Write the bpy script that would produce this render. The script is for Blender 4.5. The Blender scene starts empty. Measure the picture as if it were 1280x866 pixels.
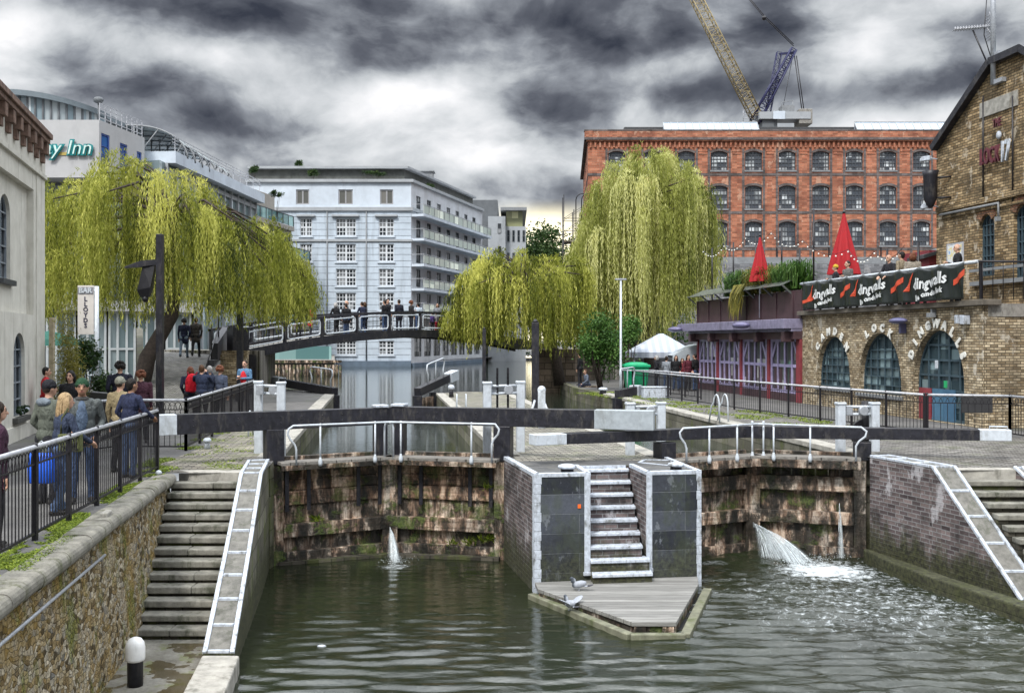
import bpy, bmesh, math, random
from mathutils import Vector, Matrix
import numpy as np
R = math.radians
random.seed(7)
rng = np.random.default_rng(11)
scene = bpy.context.scene
COL = scene.collection

# ------------------------------------------------------------------ camera
F, CX, CY, H = 1250.0, 640.0, 426.0, 2.35      # photo focal length in px, horizon row, eye height
cam_d = bpy.data.cameras.new('camera')
cam = bpy.data.objects.new('camera', cam_d); COL.objects.link(cam)
cam.location = (0, 0, H); cam.rotation_euler = (R(90), 0, 0)
cam_d.sensor_width = 36.0; cam_d.lens = 36.0 * F / 1280.0
cam_d.shift_y = -7.0 / 1280.0
cam_d.clip_start = 0.1; cam_d.clip_end = 6000
scene.camera = cam

# ------------------------------------------------------------------ sun, sky, exposure
SUN_EL, SUN_AZ = R(52), R(205)     # azimuth clockwise from +Y: behind the camera, a little to the left
sd = Vector((math.sin(SUN_AZ) * math.cos(SUN_EL), math.cos(SUN_AZ) * math.cos(SUN_EL), math.sin(SUN_EL)))
sl = bpy.data.lights.new('sun', 'SUN'); sl.energy = 1.5; sl.angle = R(10); sl.color = (1.0, 0.965, 0.91)
sun = bpy.data.objects.new('sun', sl); COL.objects.link(sun)
sun.rotation_euler = (-sd).to_track_quat('-Z', 'Y').to_euler(); sun.location = (0, -20, 60)
scene.view_settings.view_transform = 'Standard'; scene.view_settings.look = 'None'
scene.view_settings.exposure = 1.2; scene.view_settings.gamma = 1.0
scene.view_settings.use_curve_mapping = False

class NT:
    """small helper around a node tree"""
    def __init__(s, nt): s.t = nt; s.n = nt.nodes; s.l = nt.links
    def put(s, sock, v):
        if v is None: return
        if isinstance(v, bpy.types.NodeSocket): s.l.new(v, sock)
        else:
            if isinstance(v, (tuple, list)) and len(v) == 3 and sock.type == 'RGBA': v = (*v, 1)
            sock.default_value = v
    def node(s, typ, **kw):
        nd = s.n.new('ShaderNode' + typ)
        for k, v in kw.items():
            if k.startswith('_'): setattr(nd, k[1:], v)
            else: s.put(nd.inputs[k.replace('__', ' ')], v)
        return nd
    def noise(s, vec, scale, detail=4, rough=0.6, dist=0.0):
        return s.node('TexNoise', Vector=vec, Scale=scale, Detail=detail, Roughness=rough, Distortion=dist).outputs[0]
    def ramp(s, fac, stops, interp='LINEAR'):
        nd = s.n.new('ShaderNodeValToRGB'); s.put(nd.inputs[0], fac); cr = nd.color_ramp; cr.interpolation = interp
        while len(cr.elements) > 1: cr.elements.remove(cr.elements[-1])
        for i, (p, c) in enumerate(stops):
            if not isinstance(c, (tuple, list)): c = (c, c, c)
            e = cr.elements[0] if i == 0 else cr.elements.new(p)
            e.position = p; e.color = (*c[:3], 1)
        return nd.outputs[0]
    def mix(s, fac, a, b, mode='MIX'):
        nd = s.n.new('ShaderNodeMix'); nd.data_type = 'RGBA'; nd.blend_type = mode; nd.clamp_factor = True
        s.put(nd.inputs[0], fac); s.put(nd.inputs[6], a); s.put(nd.inputs[7], b)
        return nd.outputs[2]
    def math(s, op, a, b=0.5, c=0.5, clamp=False):
        nd = s.n.new('ShaderNodeMath'); nd.operation = op; nd.use_clamp = clamp
        s.put(nd.inputs[0], a); s.put(nd.inputs[1], b); s.put(nd.inputs[2], c); return nd.outputs[0]
    def smooth(s, v, a, b, lo=0.0, hi=1.0):
        nd = s.n.new('ShaderNodeMapRange'); nd.interpolation_type = 'SMOOTHSTEP'
        s.put(nd.inputs[0], v)
        for i, q in zip((1, 2, 3, 4), (a, b, lo, hi)): nd.inputs[i].default_value = q
        return nd.outputs[0]
    def vmap(s, vec, scale=(1, 1, 1), loc=(0, 0, 0), rot=(0, 0, 0)):
        return s.node('Mapping', Vector=vec, Scale=scale, Location=loc, Rotation=rot).outputs[0]
    def xyz(s, vec):
        nd = s.n.new('ShaderNodeSeparateXYZ'); s.put(nd.inputs[0], vec); return nd.outputs
    def comb(s, x, y, z):
        nd = s.n.new('ShaderNodeCombineXYZ'); s.put(nd.inputs[0], x); s.put(nd.inputs[1], y); s.put(nd.inputs[2], z); return nd.outputs[0]
    def bump(s, h, strength=0.5, dist=0.02, normal=None):
        return s.node('Bump', Strength=strength, Distance=dist, Height=h, Normal=normal).outputs[0]

world = bpy.data.worlds.new('World'); scene.world = world; world.use_nodes = True
wt = NT(world.node_tree); wt.n.clear()
sky = wt.n.new('ShaderNodeTexSky'); sky.sky_type = 'NISHITA'; sky.sun_disc = False
sky.sun_elevation = SUN_EL; sky.sun_rotation = SUN_AZ
bg_sky = wt.node('Background', Color=sky.outputs[0], Strength=0.09)
dirv = wt.node('TexCoord').outputs['Generated']
dx, dy, dz = wt.xyz(dirv)
den = wt.math('ADD', wt.math('MAXIMUM', dz, 0.0), 0.42)
cvec = wt.comb(wt.math('DIVIDE', dx, den), wt.math('DIVIDE', dy, den), 0.0)
SKY_OFF = (1.0, 5.4, 0.0)
warp = wt.mix(1.0, wt.node('TexNoise', Vector=wt.vmap(cvec, (1, 1, 1), (3, 1, 4)), Scale=3.2, Detail=4, Roughness=0.55).outputs[1], (0.5, 0.5, 0.5), 'SUBTRACT')
cw = wt.mix(0.22, cvec, warp, 'ADD')
dw = wt.mix(0.07, dirv, warp, 'ADD')
big = wt.noise(wt.vmap(dw, (1, 1, 1.9), SKY_OFF), 4.2, 4, 0.5)
mid = wt.noise(wt.vmap(dw, (1, 1, 1.8), (7.3, 2.2, 0)), 11.0, 6, 0.58)
cl = wt.math('ADD', wt.math('MULTIPLY', big, 0.62), wt.math('MULTIPLY', mid, 0.38))
# the large cloud masses over the far bank: (bearing, height, half widths, darker or paler)
fwd = wt.math('MAXIMUM', dy, 0.08)
wx, wy, wz = wt.xyz(warp)
ca_ = wt.math('ADD', wt.math('DIVIDE', dx, fwd), wt.math('MULTIPLY', wx, 0.13))
ce_ = wt.math('ADD', wt.math('DIVIDE', dz, fwd), wt.math('MULTIPLY', wy, 0.075))
acc = None
for px, py, rx, ry, am in ((620, 34, 210, 34, -.17), (300, 2, 280, 22, -.145), (110, 88, 80, 36, -.11), (200, 100, 60, 30, -.07), (30, 40, 80, 40, .13), (240, 70, 90, 30, .05), (300, 68, 120, 26, .07),
                           (470, 82, 80, 20, -.10), (380, 130, 150, 26, .09), (280, 163, 110, 20, -.06), (530, 120, 60, 22, .06), (690, 143, 90, 22, -.11), (595, 155, 40, 20, .09), (610, 190, 60, 14, .08),
                           (640, 222, 120, 20, -.06), (768, 18, 60, 26, .10), (760, 85, 80, 24, .06), (862, 66, 60, 24, .12), (870, 118, 80, 18, -.12), (850, 20, 30, 40, -.07), (1050, 45, 80, 40, .10),
                           (1140, 104, 130, 22, -.17), (1190, 30, 60, 26, -.10), (1040, 100, 40, 16, .05), (960, 20, 50, 40, -.09), (1080, 140, 160, 14, .03), (430, 195, 200, 16, .03)):
    ax, ay = (px - 640) / 1250, (426 - py) / 1250
    u = wt.math('DIVIDE', wt.math('SUBTRACT', ca_, ax), rx / 1250); v = wt.math('DIVIDE', wt.math('SUBTRACT', ce_, ay), ry * 1.15 / 1250)
    g_ = wt.math('MULTIPLY', wt.math('EXPONENT', wt.math('MULTIPLY', wt.math('ADD', wt.math('MULTIPLY', u, u), wt.math('MULTIPLY', v, v)), -1.0)), am)
    acc = g_ if acc is None else wt.math('ADD', acc, g_)
cl = wt.math('ADD', cl, wt.math('MULTIPLY', acc, wt.smooth(dy, 0.1, 0.35)))
ccol = wt.ramp(cl, [(0.31, (0.018, 0.021, 0.030)), (0.39, (0.054, 0.059, 0.072)), (0.455, (0.13, 0.14, 0.157)),
                    (0.51, (0.24, 0.253, 0.266)), (0.575, (0.33, 0.34, 0.352)), (0.66, (0.44, 0.44, 0.448))])
# overcast is brighter overhead; extra added above the frame for fill and water glints
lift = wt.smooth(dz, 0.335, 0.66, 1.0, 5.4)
# pale break in the cloud low above the far bank
brk = wt.math('MULTIPLY', wt.smooth(dz, 0.142, 0.108), wt.smooth(wt.math('ABSOLUTE', wt.math('SUBTRACT', wt.math('DIVIDE', dx, wt.math('MAXIMUM', dy, 0.01)), 0.033)), 0.075, 0.005))
brk = wt.math('MULTIPLY', brk, wt.smooth(dy, 0.0, 0.2))
ccol = wt.mix(brk, ccol, (0.95, 0.86, 0.60))
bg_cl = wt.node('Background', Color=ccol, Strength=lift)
msk = wt.smooth(wt.noise(cw, 2.3, 4, 0.5), 0.30, 0.36, 0.80, 1.0)
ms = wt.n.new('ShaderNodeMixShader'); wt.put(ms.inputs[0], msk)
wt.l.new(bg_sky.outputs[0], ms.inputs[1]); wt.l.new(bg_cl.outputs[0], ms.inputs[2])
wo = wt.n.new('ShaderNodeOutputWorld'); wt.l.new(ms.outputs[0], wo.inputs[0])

# ------------------------------------------------------------------ measuring from the photograph's perspective
def P(px, py, Y): return Vector(((px - CX) / F * Y, Y, H - (py - CY) / F * Y))
def G(px, py, z=0.0):
    Y = (H - z) * F / (py - CY); return Vector(((px - CX) / F * Y, Y, z))
def zat(py, Y): return H - (py - CY) / F * Y
def xat(px, Y): return (px - CX) / F * Y
def ray_u(px, p0, p1):
    """distance along the ground line p0->p1 at which photo column px meets it, and its depth"""
    k = (px - CX) / F; dx, dy = p1[0] - p0[0], p1[1] - p0[1]; L = math.hypot(dx, dy)
    t = (k * p0[1] - p0[0]) / (dx - k * dy)
    return t * L, p0[1] + dy * t

# ------------------------------------------------------------------ mesh builder
class MB:
    def __init__(s): s.v = []; s.f = []; s.m = []; s.sm = []; s.cur = 0; s.smooth = False; s.vc = None
    def add(s, verts, faces, m=None, smooth=None):
        b = len(s.v); s.v.extend([tuple(q) for q in verts])
        for f in faces:
            s.f.append(tuple(i + b for i in f)); s.m.append(s.cur if m is None else m); s.sm.append(s.smooth if smooth is None else smooth)
        return b
    def quad(s, a, b, c, d, m=None): s.add([a, b, c, d], [(0, 1, 2, 3)], m)
    def box(s, c, size, rz=0.0, m=None, rot=None):
        hx, hy, hz = size[0] / 2, size[1] / 2, size[2] / 2; c = Vector(c)
        M = rot if rot is not None else Matrix.Rotation(rz, 3, 'Z')
        vs = [c + M @ Vector((x * hx, y * hy, z * hz)) for z in (-1, 1) for y in (-1, 1) for x in (-1, 1)]
        s.add(vs, [(0, 2, 3, 1), (4, 5, 7, 6), (0, 1, 5, 4), (2, 6, 7, 3), (0, 4, 6, 2), (1, 3, 7, 5)], m)
    def prism(s, poly, z0, z1, m=None, top=True, bottom=True):
        n = len(poly); a = sum(poly[i][0] * poly[(i + 1) % n][1] - poly[(i + 1) % n][0] * poly[i][1] for i in range(n))
        if a < 0: poly = list(reversed(poly))
        zb = z0 if isinstance(z0, (list, tuple)) else [z0] * n
        zt = z1 if isinstance(z1, (list, tuple)) else [z1] * n
        if a < 0 and isinstance(z0, (list, tuple)): zb = list(reversed(zb))
        if a < 0 and isinstance(z1, (list, tuple)): zt = list(reversed(zt))
        vs = [(p[0], p[1], zb[i]) for i, p in enumerate(poly)] + [(p[0], p[1], zt[i]) for i, p in enumerate(poly)]
        fs = [(i, (i + 1) % n, n + (i + 1) % n, n + i) for i in range(n)]
        if top: fs.append(tuple(range(n, 2 * n)))
        if bottom: fs.append(tuple(reversed(range(n))))
        s.add(vs, fs, m)
    def beam(s, p0, p1, w, h, m=None, up=(0, 0, 1), w1=None, h1=None):
        """square bar from p0 to p1, w across and h tall (may taper)"""
        p0, p1 = Vector(p0), Vector(p1); d = (p1 - p0).normalized(); u = Vector(up)
        if abs(d.dot(u)) > 0.99: u = Vector((0, 1, 0))
        r = d.cross(u).normalized(); u = r.cross(d)
        w1 = w if w1 is None else w1; h1 = h if h1 is None else h1
        vs = []
        for p, a, b in ((p0, w, h), (p1, w1, h1)):
            vs += [p - r * a / 2 - u * b / 2, p + r * a / 2 - u * b / 2, p + r * a / 2 + u * b / 2, p - r * a / 2 + u * b / 2]
        s.add(vs, [(0, 1, 2, 3), (7, 6, 5, 4), (0, 4, 5, 1), (1, 5, 6, 2), (2, 6, 7, 3), (3, 7, 4, 0)], m)
    def tube(s, pts, r, n=8, m=None, caps=True, smooth=True):
        pts = [Vector(p) for p in pts]; k = len(pts); rs = r if isinstance(r, (list, tuple)) else [r] * k
        vs = []; prev = None
        for i, p in enumerate(pts):
            d = (pts[min(i + 1, k - 1)] - pts[max(i - 1, 0)])
            d = d.normalized() if d.length > 1e-9 else Vector((0, 0, 1))
            if prev is None: x = d.orthogonal().normalized()
            else:
                x = prev - d * prev.dot(d); x = x.normalized() if x.length > 1e-6 else d.orthogonal().normalized()
            prev = x; y = d.cross(x)
            for j in range(n):
                a = 2 * math.pi * j / n; vs.append(p + (x * math.cos(a) + y * math.sin(a)) * rs[i])
        fs = [(i * n + j, i * n + (j + 1) % n, (i + 1) * n + (j + 1) % n, (i + 1) * n + j) for i in range(k - 1) for j in range(n)]
        b = s.add(vs, fs, m, smooth)
        if caps:
            for ring, rev in ((0, True), (k - 1, False)):
                q = [b + ring * n + j for j in range(n)]
                s.f.append(tuple(reversed(q) if rev else q)); s.m.append(s.cur if m is None else m); s.sm.append(False)
    def lathe(s, prof, c=(0, 0, 0), n=16, m=None, smooth=True):
        vs = [(c[0] + r * math.cos(2 * math.pi * j / n), c[1] + r * math.sin(2 * math.pi * j / n), c[2] + z) for r, z in prof for j in range(n)]
        k = len(prof)
        s.add(vs, [(i * n + j, i * n + (j + 1) % n, (i + 1) * n + (j + 1) % n, (i + 1) * n + j) for i in range(k - 1) for j in range(n)], m, smooth)
        b = len(s.v) - len(vs)
        s.f.append(tuple(reversed(range(b, b + n)))); s.m.append(s.cur if m is None else m); s.sm.append(False)
        s.f.append(tuple(range(b + (k - 1) * n, b + k * n))); s.m.append(s.cur if m is None else m); s.sm.append(False)
    def ball(s, c, r, n=10, k=6, m=None, rot=None):
        rx, ry, rz = r if isinstance(r, (tuple, list)) else (r, r, r); c = Vector(c)
        vs = []; fs = []
        for i in range(k + 1):
            t = math.pi * i / k
            for j in range(n):
                a = 2 * math.pi * j / n
                q = Vector((rx * math.sin(t) * math.cos(a), ry * math.sin(t) * math.sin(a), -rz * math.cos(t)))
                vs.append(c + (rot @ q if rot is not None else q))
        fs = [(i * n + j, i * n + (j + 1) % n, (i + 1) * n + (j + 1) % n, (i + 1) * n + j) for i in range(k) for j in range(n)]
        s.add(vs, fs, m, True)
    def obj(s, name, mats, parent=None, world=True, origin=None, bevel=0.0, uv=True, link=True):
        """one mesh object; world=True means the vertices are world positions"""
        if not isinstance(mats, (list, tuple)): mats = [mats]
        off = Vector((0, 0, 0)); loc = Vector((0, 0, 0))
        if world:
            if parent is not None:
                q = parent
                while q is not None: off += q.location; q = q.parent
            else:
                if origin is None:
                    a = np.array(s.v); mn, mx = a.min(0), a.max(0); origin = ((mn[0] + mx[0]) / 2, (mn[1] + mx[1]) / 2, mn[2])
                off = Vector(origin); loc = off
        me = bpy.data.meshes.new(name)
        a = np.array(s.v, dtype=float)
        wv = a
        me.from_pydata((a - np.array(off)).tolist(), [], s.f)
        for q in mats: me.materials.append(q)
        me.polygons.foreach_set('material_index', s.m); me.polygons.foreach_set('use_smooth', s.sm)
        me.update()
        if uv:
            ul = me.uv_layers.new(name='UVMap'); uvs = np.zeros((len(me.loops), 2), dtype=np.float32)
            li = 0
            for p, f in zip(me.polygons, s.f):
                nx, ny, nz = p.normal
                hh = math.hypot(nx, ny)
                if hh > 0.35: tx, ty = -ny / hh, nx / hh
                for vi in f:
                    x, y, z = wv[vi]
                    if hh > 0.35: uvs[li] = (x * tx + y * ty, z / max(hh, 0.5))
                    else: uvs[li] = (x, y)
                    li += 1
            ul.data.foreach_set('uv', uvs.ravel())
        if s.vc is not None:
            ca = me.color_attributes.new('tint', 'FLOAT_COLOR', 'POINT')
            arr = np.ones((len(s.v), 4), dtype=np.float32); arr[:, :3] = np.array(s.vc)[:, None] if np.ndim(s.vc) == 1 else s.vc
            ca.data.foreach_set('color', arr.ravel())
        o = bpy.data.objects.new(name, me); o.location = loc
        if parent is not None: o.parent = parent
        if link: COL.objects.link(o)
        if bevel:
            b = o.modifiers.new('bevel', 'BEVEL'); b.width = bevel; b.segments = 2; b.limit_method = 'ANGLE'; b.angle_limit = R(40)
        return o

def tag(o, label, cat, group=None, kind=None):
    if label: o['label'] = label
    if cat: o['category'] = cat
    if group: o['group'] = group
    if kind: o['kind'] = kind
    return o
def thing(name, label, cat, loc=(0, 0, 0), rz=0.0, group=None):
    o = bpy.data.objects.new(name, None); COL.objects.link(o); o.location = loc; o.rotation_euler = (0, 0, rz)
    o.empty_display_size = 0.2
    return tag(o, label, cat, group)
def structure(o): o['kind'] = 'structure'; return o
def copy_tree(o, parent=None):
    c = o.copy(); COL.objects.link(c); c.parent = parent
    for ch in list(o.children): copy_tree(ch, c)
    return c

# ------------------------------------------------------------------ materials
def new_mat(name):
    m = bpy.data.materials.new(name); m.use_nodes = True; t = NT(m.node_tree); t.n.clear(); return m, t
def finish(t, col, rough=0.7, normal=None, metallic=0.0, spec=0.35, **kw):
    p = t.n.new('ShaderNodeBsdfPrincipled')
    t.put(p.inputs['Base Color'], col); t.put(p.inputs['Roughness'], rough); t.put(p.inputs['Metallic'], metallic)
    t.put(p.inputs['Specular IOR Level'], spec)
    if normal is not None: t.put(p.inputs['Normal'], normal)
    for k, v in kw.items(): t.put(p.inputs[k.replace('_', ' ')], v)
    o = t.n.new('ShaderNodeOutputMaterial'); t.l.new(p.outputs[0], o.inputs[0]); return p
def uvc(t): return t.node('TexCoord').outputs['UV']
def objc(t): return t.node('TexCoord').outputs['Object']
def geo(t): return t.n.new('ShaderNodeNewGeometry').outputs['Position']

def plain(name, col, rough=0.6, var=0.25, scale=6.0, bump=0.0, metallic=0.0, spec=0.4, dirt=None, dirt_amt=0.5, coord='pos'):
    """painted or bare surface with uneven tone and optional grime"""
    m, t = new_mat(name); v = geo(t) if coord == 'pos' else objc(t)
    n1 = t.noise(v, scale, 5, 0.65)
    lo = tuple(c * (1 - var) for c in col); hi = tuple(min(1, c * (1 + var)) for c in col)
    c = t.ramp(n1, [(0.3, lo), (0.7, hi)])
    if dirt is not None:
        nd = t.noise(t.vmap(v, (1, 1, 0.35)), scale * 0.6, 6, 0.7)
        c = t.mix(t.math('MULTIPLY', t.smooth(nd, 0.5, 0.68), dirt_amt), c, dirt)
    nm = t.bump(t.noise(v, scale * 9, 4, 0.7), bump, 0.01) if bump else None
    finish(t, c, t.math('ADD', t.math('MULTIPLY', n1, 0.2), rough - 0.1), nm, metallic, spec); return m

def brick(name, c1, c2, mortar, bw=0.225, bh=0.075, ms=0.012, bump=0.6, dark=(0.03, 0.025, 0.02), dark_amt=0.5, pale=None, pale_amt=0.0, moss=None, moss_amt=0.0, nscale=0.7, rough=0.85, tide=0.0):
    m, t = new_mat(name); uv = uvc(t)
    bt = t.n.new('ShaderNodeTexBrick'); bt.offset = 0.5
    for k, v in (('Vector', uv), ('Color1', c1), ('Color2', c2), ('Mortar', mortar), ('Scale', 1.0), ('Mortar Size', ms), ('Mortar Smooth', 0.3), ('Bias', 0.0), ('Brick Width', bw), ('Row Height', bh)):
        t.put(bt.inputs[k], v)
    # a second, brick-sized tone so that single bricks differ
    cell = t.node('TexWhiteNoise', Vector=t.comb(t.math('FLOOR', t.math('DIVIDE', t.xyz(uv)[0], bw)), t.math('FLOOR', t.math('DIVIDE', t.xyz(uv)[1], bh)), 0.0), _noise_dimensions='3D').outputs[0]
    c = t.mix(0.55, bt.outputs[0], t.ramp(cell, [(0, 0.25), (0.5, 0.75), (1, 1.25)]), 'MULTIPLY')
    big = t.noise(geo(t), nscale, 6, 0.65)
    c = t.mix(t.math('MULTIPLY', t.smooth(big, 0.47, 0.66), dark_amt), c, dark)
    fine = t.noise(geo(t), 14, 4, 0.7)
    c = t.mix(0.5, c, t.ramp(fine, [(0.3, 0.55), (0.7, 1.3)]), 'MULTIPLY')
    if pale is not None:
        pn = t.noise(t.vmap(geo(t), (1, 1, 0.6), (3.3, 1.7, 0)), nscale * 2.1, 5, 0.7)
        c = t.mix(t.math('MULTIPLY', t.smooth(pn, 0.57, 0.64), pale_amt), c, pale)
    if moss is not None:
        mn = t.noise(t.vmap(geo(t), (1, 1, 0.5), (8, 4, 1)), 1.6, 6, 0.7)
        c = t.mix(t.math('MULTIPLY', t.smooth(mn, 0.5, 0.62), moss_amt), c, moss)
    if tide:   # algae and damp up to the usual high water mark, in ragged runs
        tn = t.noise(t.vmap(geo(t), (2.2, 2.2, 0.5), (1, 6, 2)), 1.3, 6, 0.7); zz = t.xyz(geo(t))[2]
        td = t.smooth(t.math('ADD', t.math('MULTIPLY', zz, -0.55), tn), 1.12, 1.42); c = t.mix(t.math('MULTIPLY', td, tide), c, t.ramp(fine, [(0.35, (0.014, 0.015, 0.010)), (0.7, (0.075, 0.08, 0.035))]))
    hgt = t.math('ADD', t.math('MULTIPLY', bt.outputs['Fac'], -1.0), t.math('MULTIPLY', fine, 0.5))
    finish(t, c, rough, t.bump(hgt, bump, 0.012), 0, 0.25); return m

M = {}
WHITE = (0.50, 0.54, 0.585)
M['white_paint'] = plain('white_paint', WHITE, 0.45, 0.14, 9, 0.15, dirt=(0.20, 0.20, 0.18), dirt_amt=0.45)
M['white_edge'] = plain('white_edge_paint', (0.46, 0.50, 0.56), 0.6, 0.28, 14, 0.6, dirt=(0.13, 0.13, 0.12), dirt_amt=0.85)
M['black_paint'] = plain('black_paint', (0.016, 0.016, 0.022), 0.42, 0.5, 11, 0.3, dirt=(0.085, 0.078, 0.07), dirt_amt=0.55)
M['black_iron'] = plain('black_iron', (0.012, 0.011, 0.014), 0.42, 0.3, 20, 0.1)
M['steel'] = plain('galvanised_steel', (0.34, 0.36, 0.39), 0.42, 0.2, 12, 0.1, metallic=0.3)
M['grey_rail'] = plain('worn_grey_rail', (0.42, 0.43, 0.46), 0.4, 0.2, 12, 0.1, dirt=(0.1, 0.1, 0.11), dirt_amt=0.5)
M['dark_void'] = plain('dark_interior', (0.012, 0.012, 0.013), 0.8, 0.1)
M['concrete'] = plain('grey_concrete', (0.24, 0.23, 0.21), 0.85, 0.3, 7, 0.6, dirt=(0.07, 0.065, 0.05), dirt_amt=0.7)
M['stone_pale'] = plain('worn_york_stone', (0.33, 0.315, 0.28), 0.85, 0.28, 5, 0.6, dirt=(0.09, 0.085, 0.065), dirt_amt=0.75)
M['skin'] = plain('skin', (0.46, 0.27, 0.19), 0.55, 0.12, 30)
M['skin_tan'] = plain('skin_tan', (0.30, 0.16, 0.10), 0.55, 0.12, 30)

def gate_wood(name, tone=1.0, moss_amt=0.55, wet=0.05, hz=False, warm=(1, 1, 1)):
    m, t = new_mat(name); v = geo(t); uv = uvc(t)
    streak = t.noise(t.vmap(v, (3.2, 3.2, 0.7)), 1.5, 5, 0.68, 0.5)
    col = t.ramp(streak, [(0.28, (0.012 * tone, 0.010 * tone, 0.009 * tone)), (0.42, (0.055 * tone, 0.042 * tone, 0.032 * tone)), (0.49, (0.17 * tone, 0.115 * tone, 0.082 * tone)), (0.55, (0.36 * tone, 0.285 * tone, 0.225 * tone)), (0.66, (0.60 * tone, 0.53 * tone, 0.45 * tone))])
    grain = t.noise(t.vmap(v, (9, 9, 9)), 2.0, 5, 0.72)
    col = t.mix(0.65, col, t.ramp(grain, [(0.3, 0.35), (0.65, 1.25)]), 'MULTIPLY')
    line = t.noise(t.vmap(v, (1.3, 1.3, 34) if hz else (30, 30, 1.1)), 1.0, 4, 0.65)
    col = t.mix(0.7, col, t.ramp(line, [(0.34, 0.40), (0.5, 1.0), (0.7, 1.35)]), 'MULTIPLY')
    col = t.mix(1.0, col, warm, 'MULTIPLY')
    bd = t.node('TexWhiteNoise', Vector=t.comb(t.math('FLOOR', t.math('MULTIPLY', t.xyz(uv)[0], 4.4)), t.math('FLOOR', t.math('MULTIPLY', t.xyz(uv)[1], 1.6)), 0.0)).outputs[0]
    col = t.mix(0.6, col, t.ramp(bd, [(0, (0.4, 0.42, 0.45)), (0.5, (0.9, 0.85, 0.8)), (1, (1.35, 1.2, 1.1))]), 'MULTIPLY')
    blk = t.noise(t.vmap(v, (1.5, 1.5, 0.9), (2, 7, 3)), 1.5, 6, 0.72)
    low = t.smooth(t.xyz(v)[2], -0.75, -2.0)
    col = t.mix(t.math('MULTIPLY', t.smooth(t.math('ADD', blk, t.math('MULTIPLY', low, wet)), 0.47, 0.58), 0.9), col, (0.012, 0.012, 0.010))
    mn = t.noise(t.vmap(v, (1.1, 1.1, 1.3), (5, 2, 8)), 1.9, 7, 0.72)
    mossc = t.ramp(t.noise(v, 30, 3), [(0.3, (0.02, 0.04, 0.006)), (0.7, (0.12, 0.17, 0.03))])
    col = t.mix(t.math('MULTIPLY', t.smooth(mn, 0.50, 0.60), moss_amt), col, mossc)
    rough = t.ramp(blk, [(0.4, 0.85), (0.6, 0.35)])
    h = t.math('ADD', t.math('ADD', t.math('MULTIPLY', grain, 0.8), streak), t.math('MULTIPLY', t.smooth(mn, 0.5, 0.6), 0.6))
    finish(t, col, rough, t.bump(h, 0.8, 0.03), 0, 0.35); return m
M['gate_wood'] = gate_wood('wet_oak_planking', 1.2, 0.6)
M['gate_beam'] = gate_wood('weathered_oak_rail', 1.2, 0.75, .05, True)
M['gate_plank'] = gate_wood('reddish_oak_planks', 1.25, 0.5, -.02, True, (1.0, .90, .82))
M['gate_clean'] = gate_wood('weathered_grey_oak', 1.15, 0.12, 0.04, True)

def deck_wood(name, a=(0.12, 0.118, 0.108), b=(0.31, 0.305, 0.29), axis=0):
    m, t = new_mat(name); v = geo(t)
    g = t.noise(t.vmap(v, (1.2, 22, 22) if axis == 0 else (22, 1.2, 22)), 1.5, 6, 0.7)
    pl = t.node('TexWhiteNoise', Vector=t.comb(0.0, t.math('FLOOR', t.math('MULTIPLY', t.xyz(v)[1 - axis], 7.0)), 0.0)).outputs[0]
    c = t.ramp(g, [(0.3, a), (0.7, b)]); c = t.mix(0.5, c, t.ramp(pl, [(0, 0.55), (1, 1.25)]), 'MULTIPLY')
    fr = t.math('FRACT', t.math('MULTIPLY', t.xyz(v)[1 - axis], 7.0))
    gap = t.smooth(fr, 0.0, 0.10)
    c = t.mix(gap, (0.015, 0.013, 0.01), c)
    finish(t, c, 0.8, t.bump(t.math('ADD', gap, t.math('MULTIPLY', g, 0.3)), 0.6, 0.015), 0, 0.25); return m
M['deck'] = deck_wood('weathered_deck_boards')
M['walk_plank'] = deck_wood('weathered_walkway_boards', (0.10, 0.095, 0.085), (0.30, 0.28, 0.255))

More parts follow.
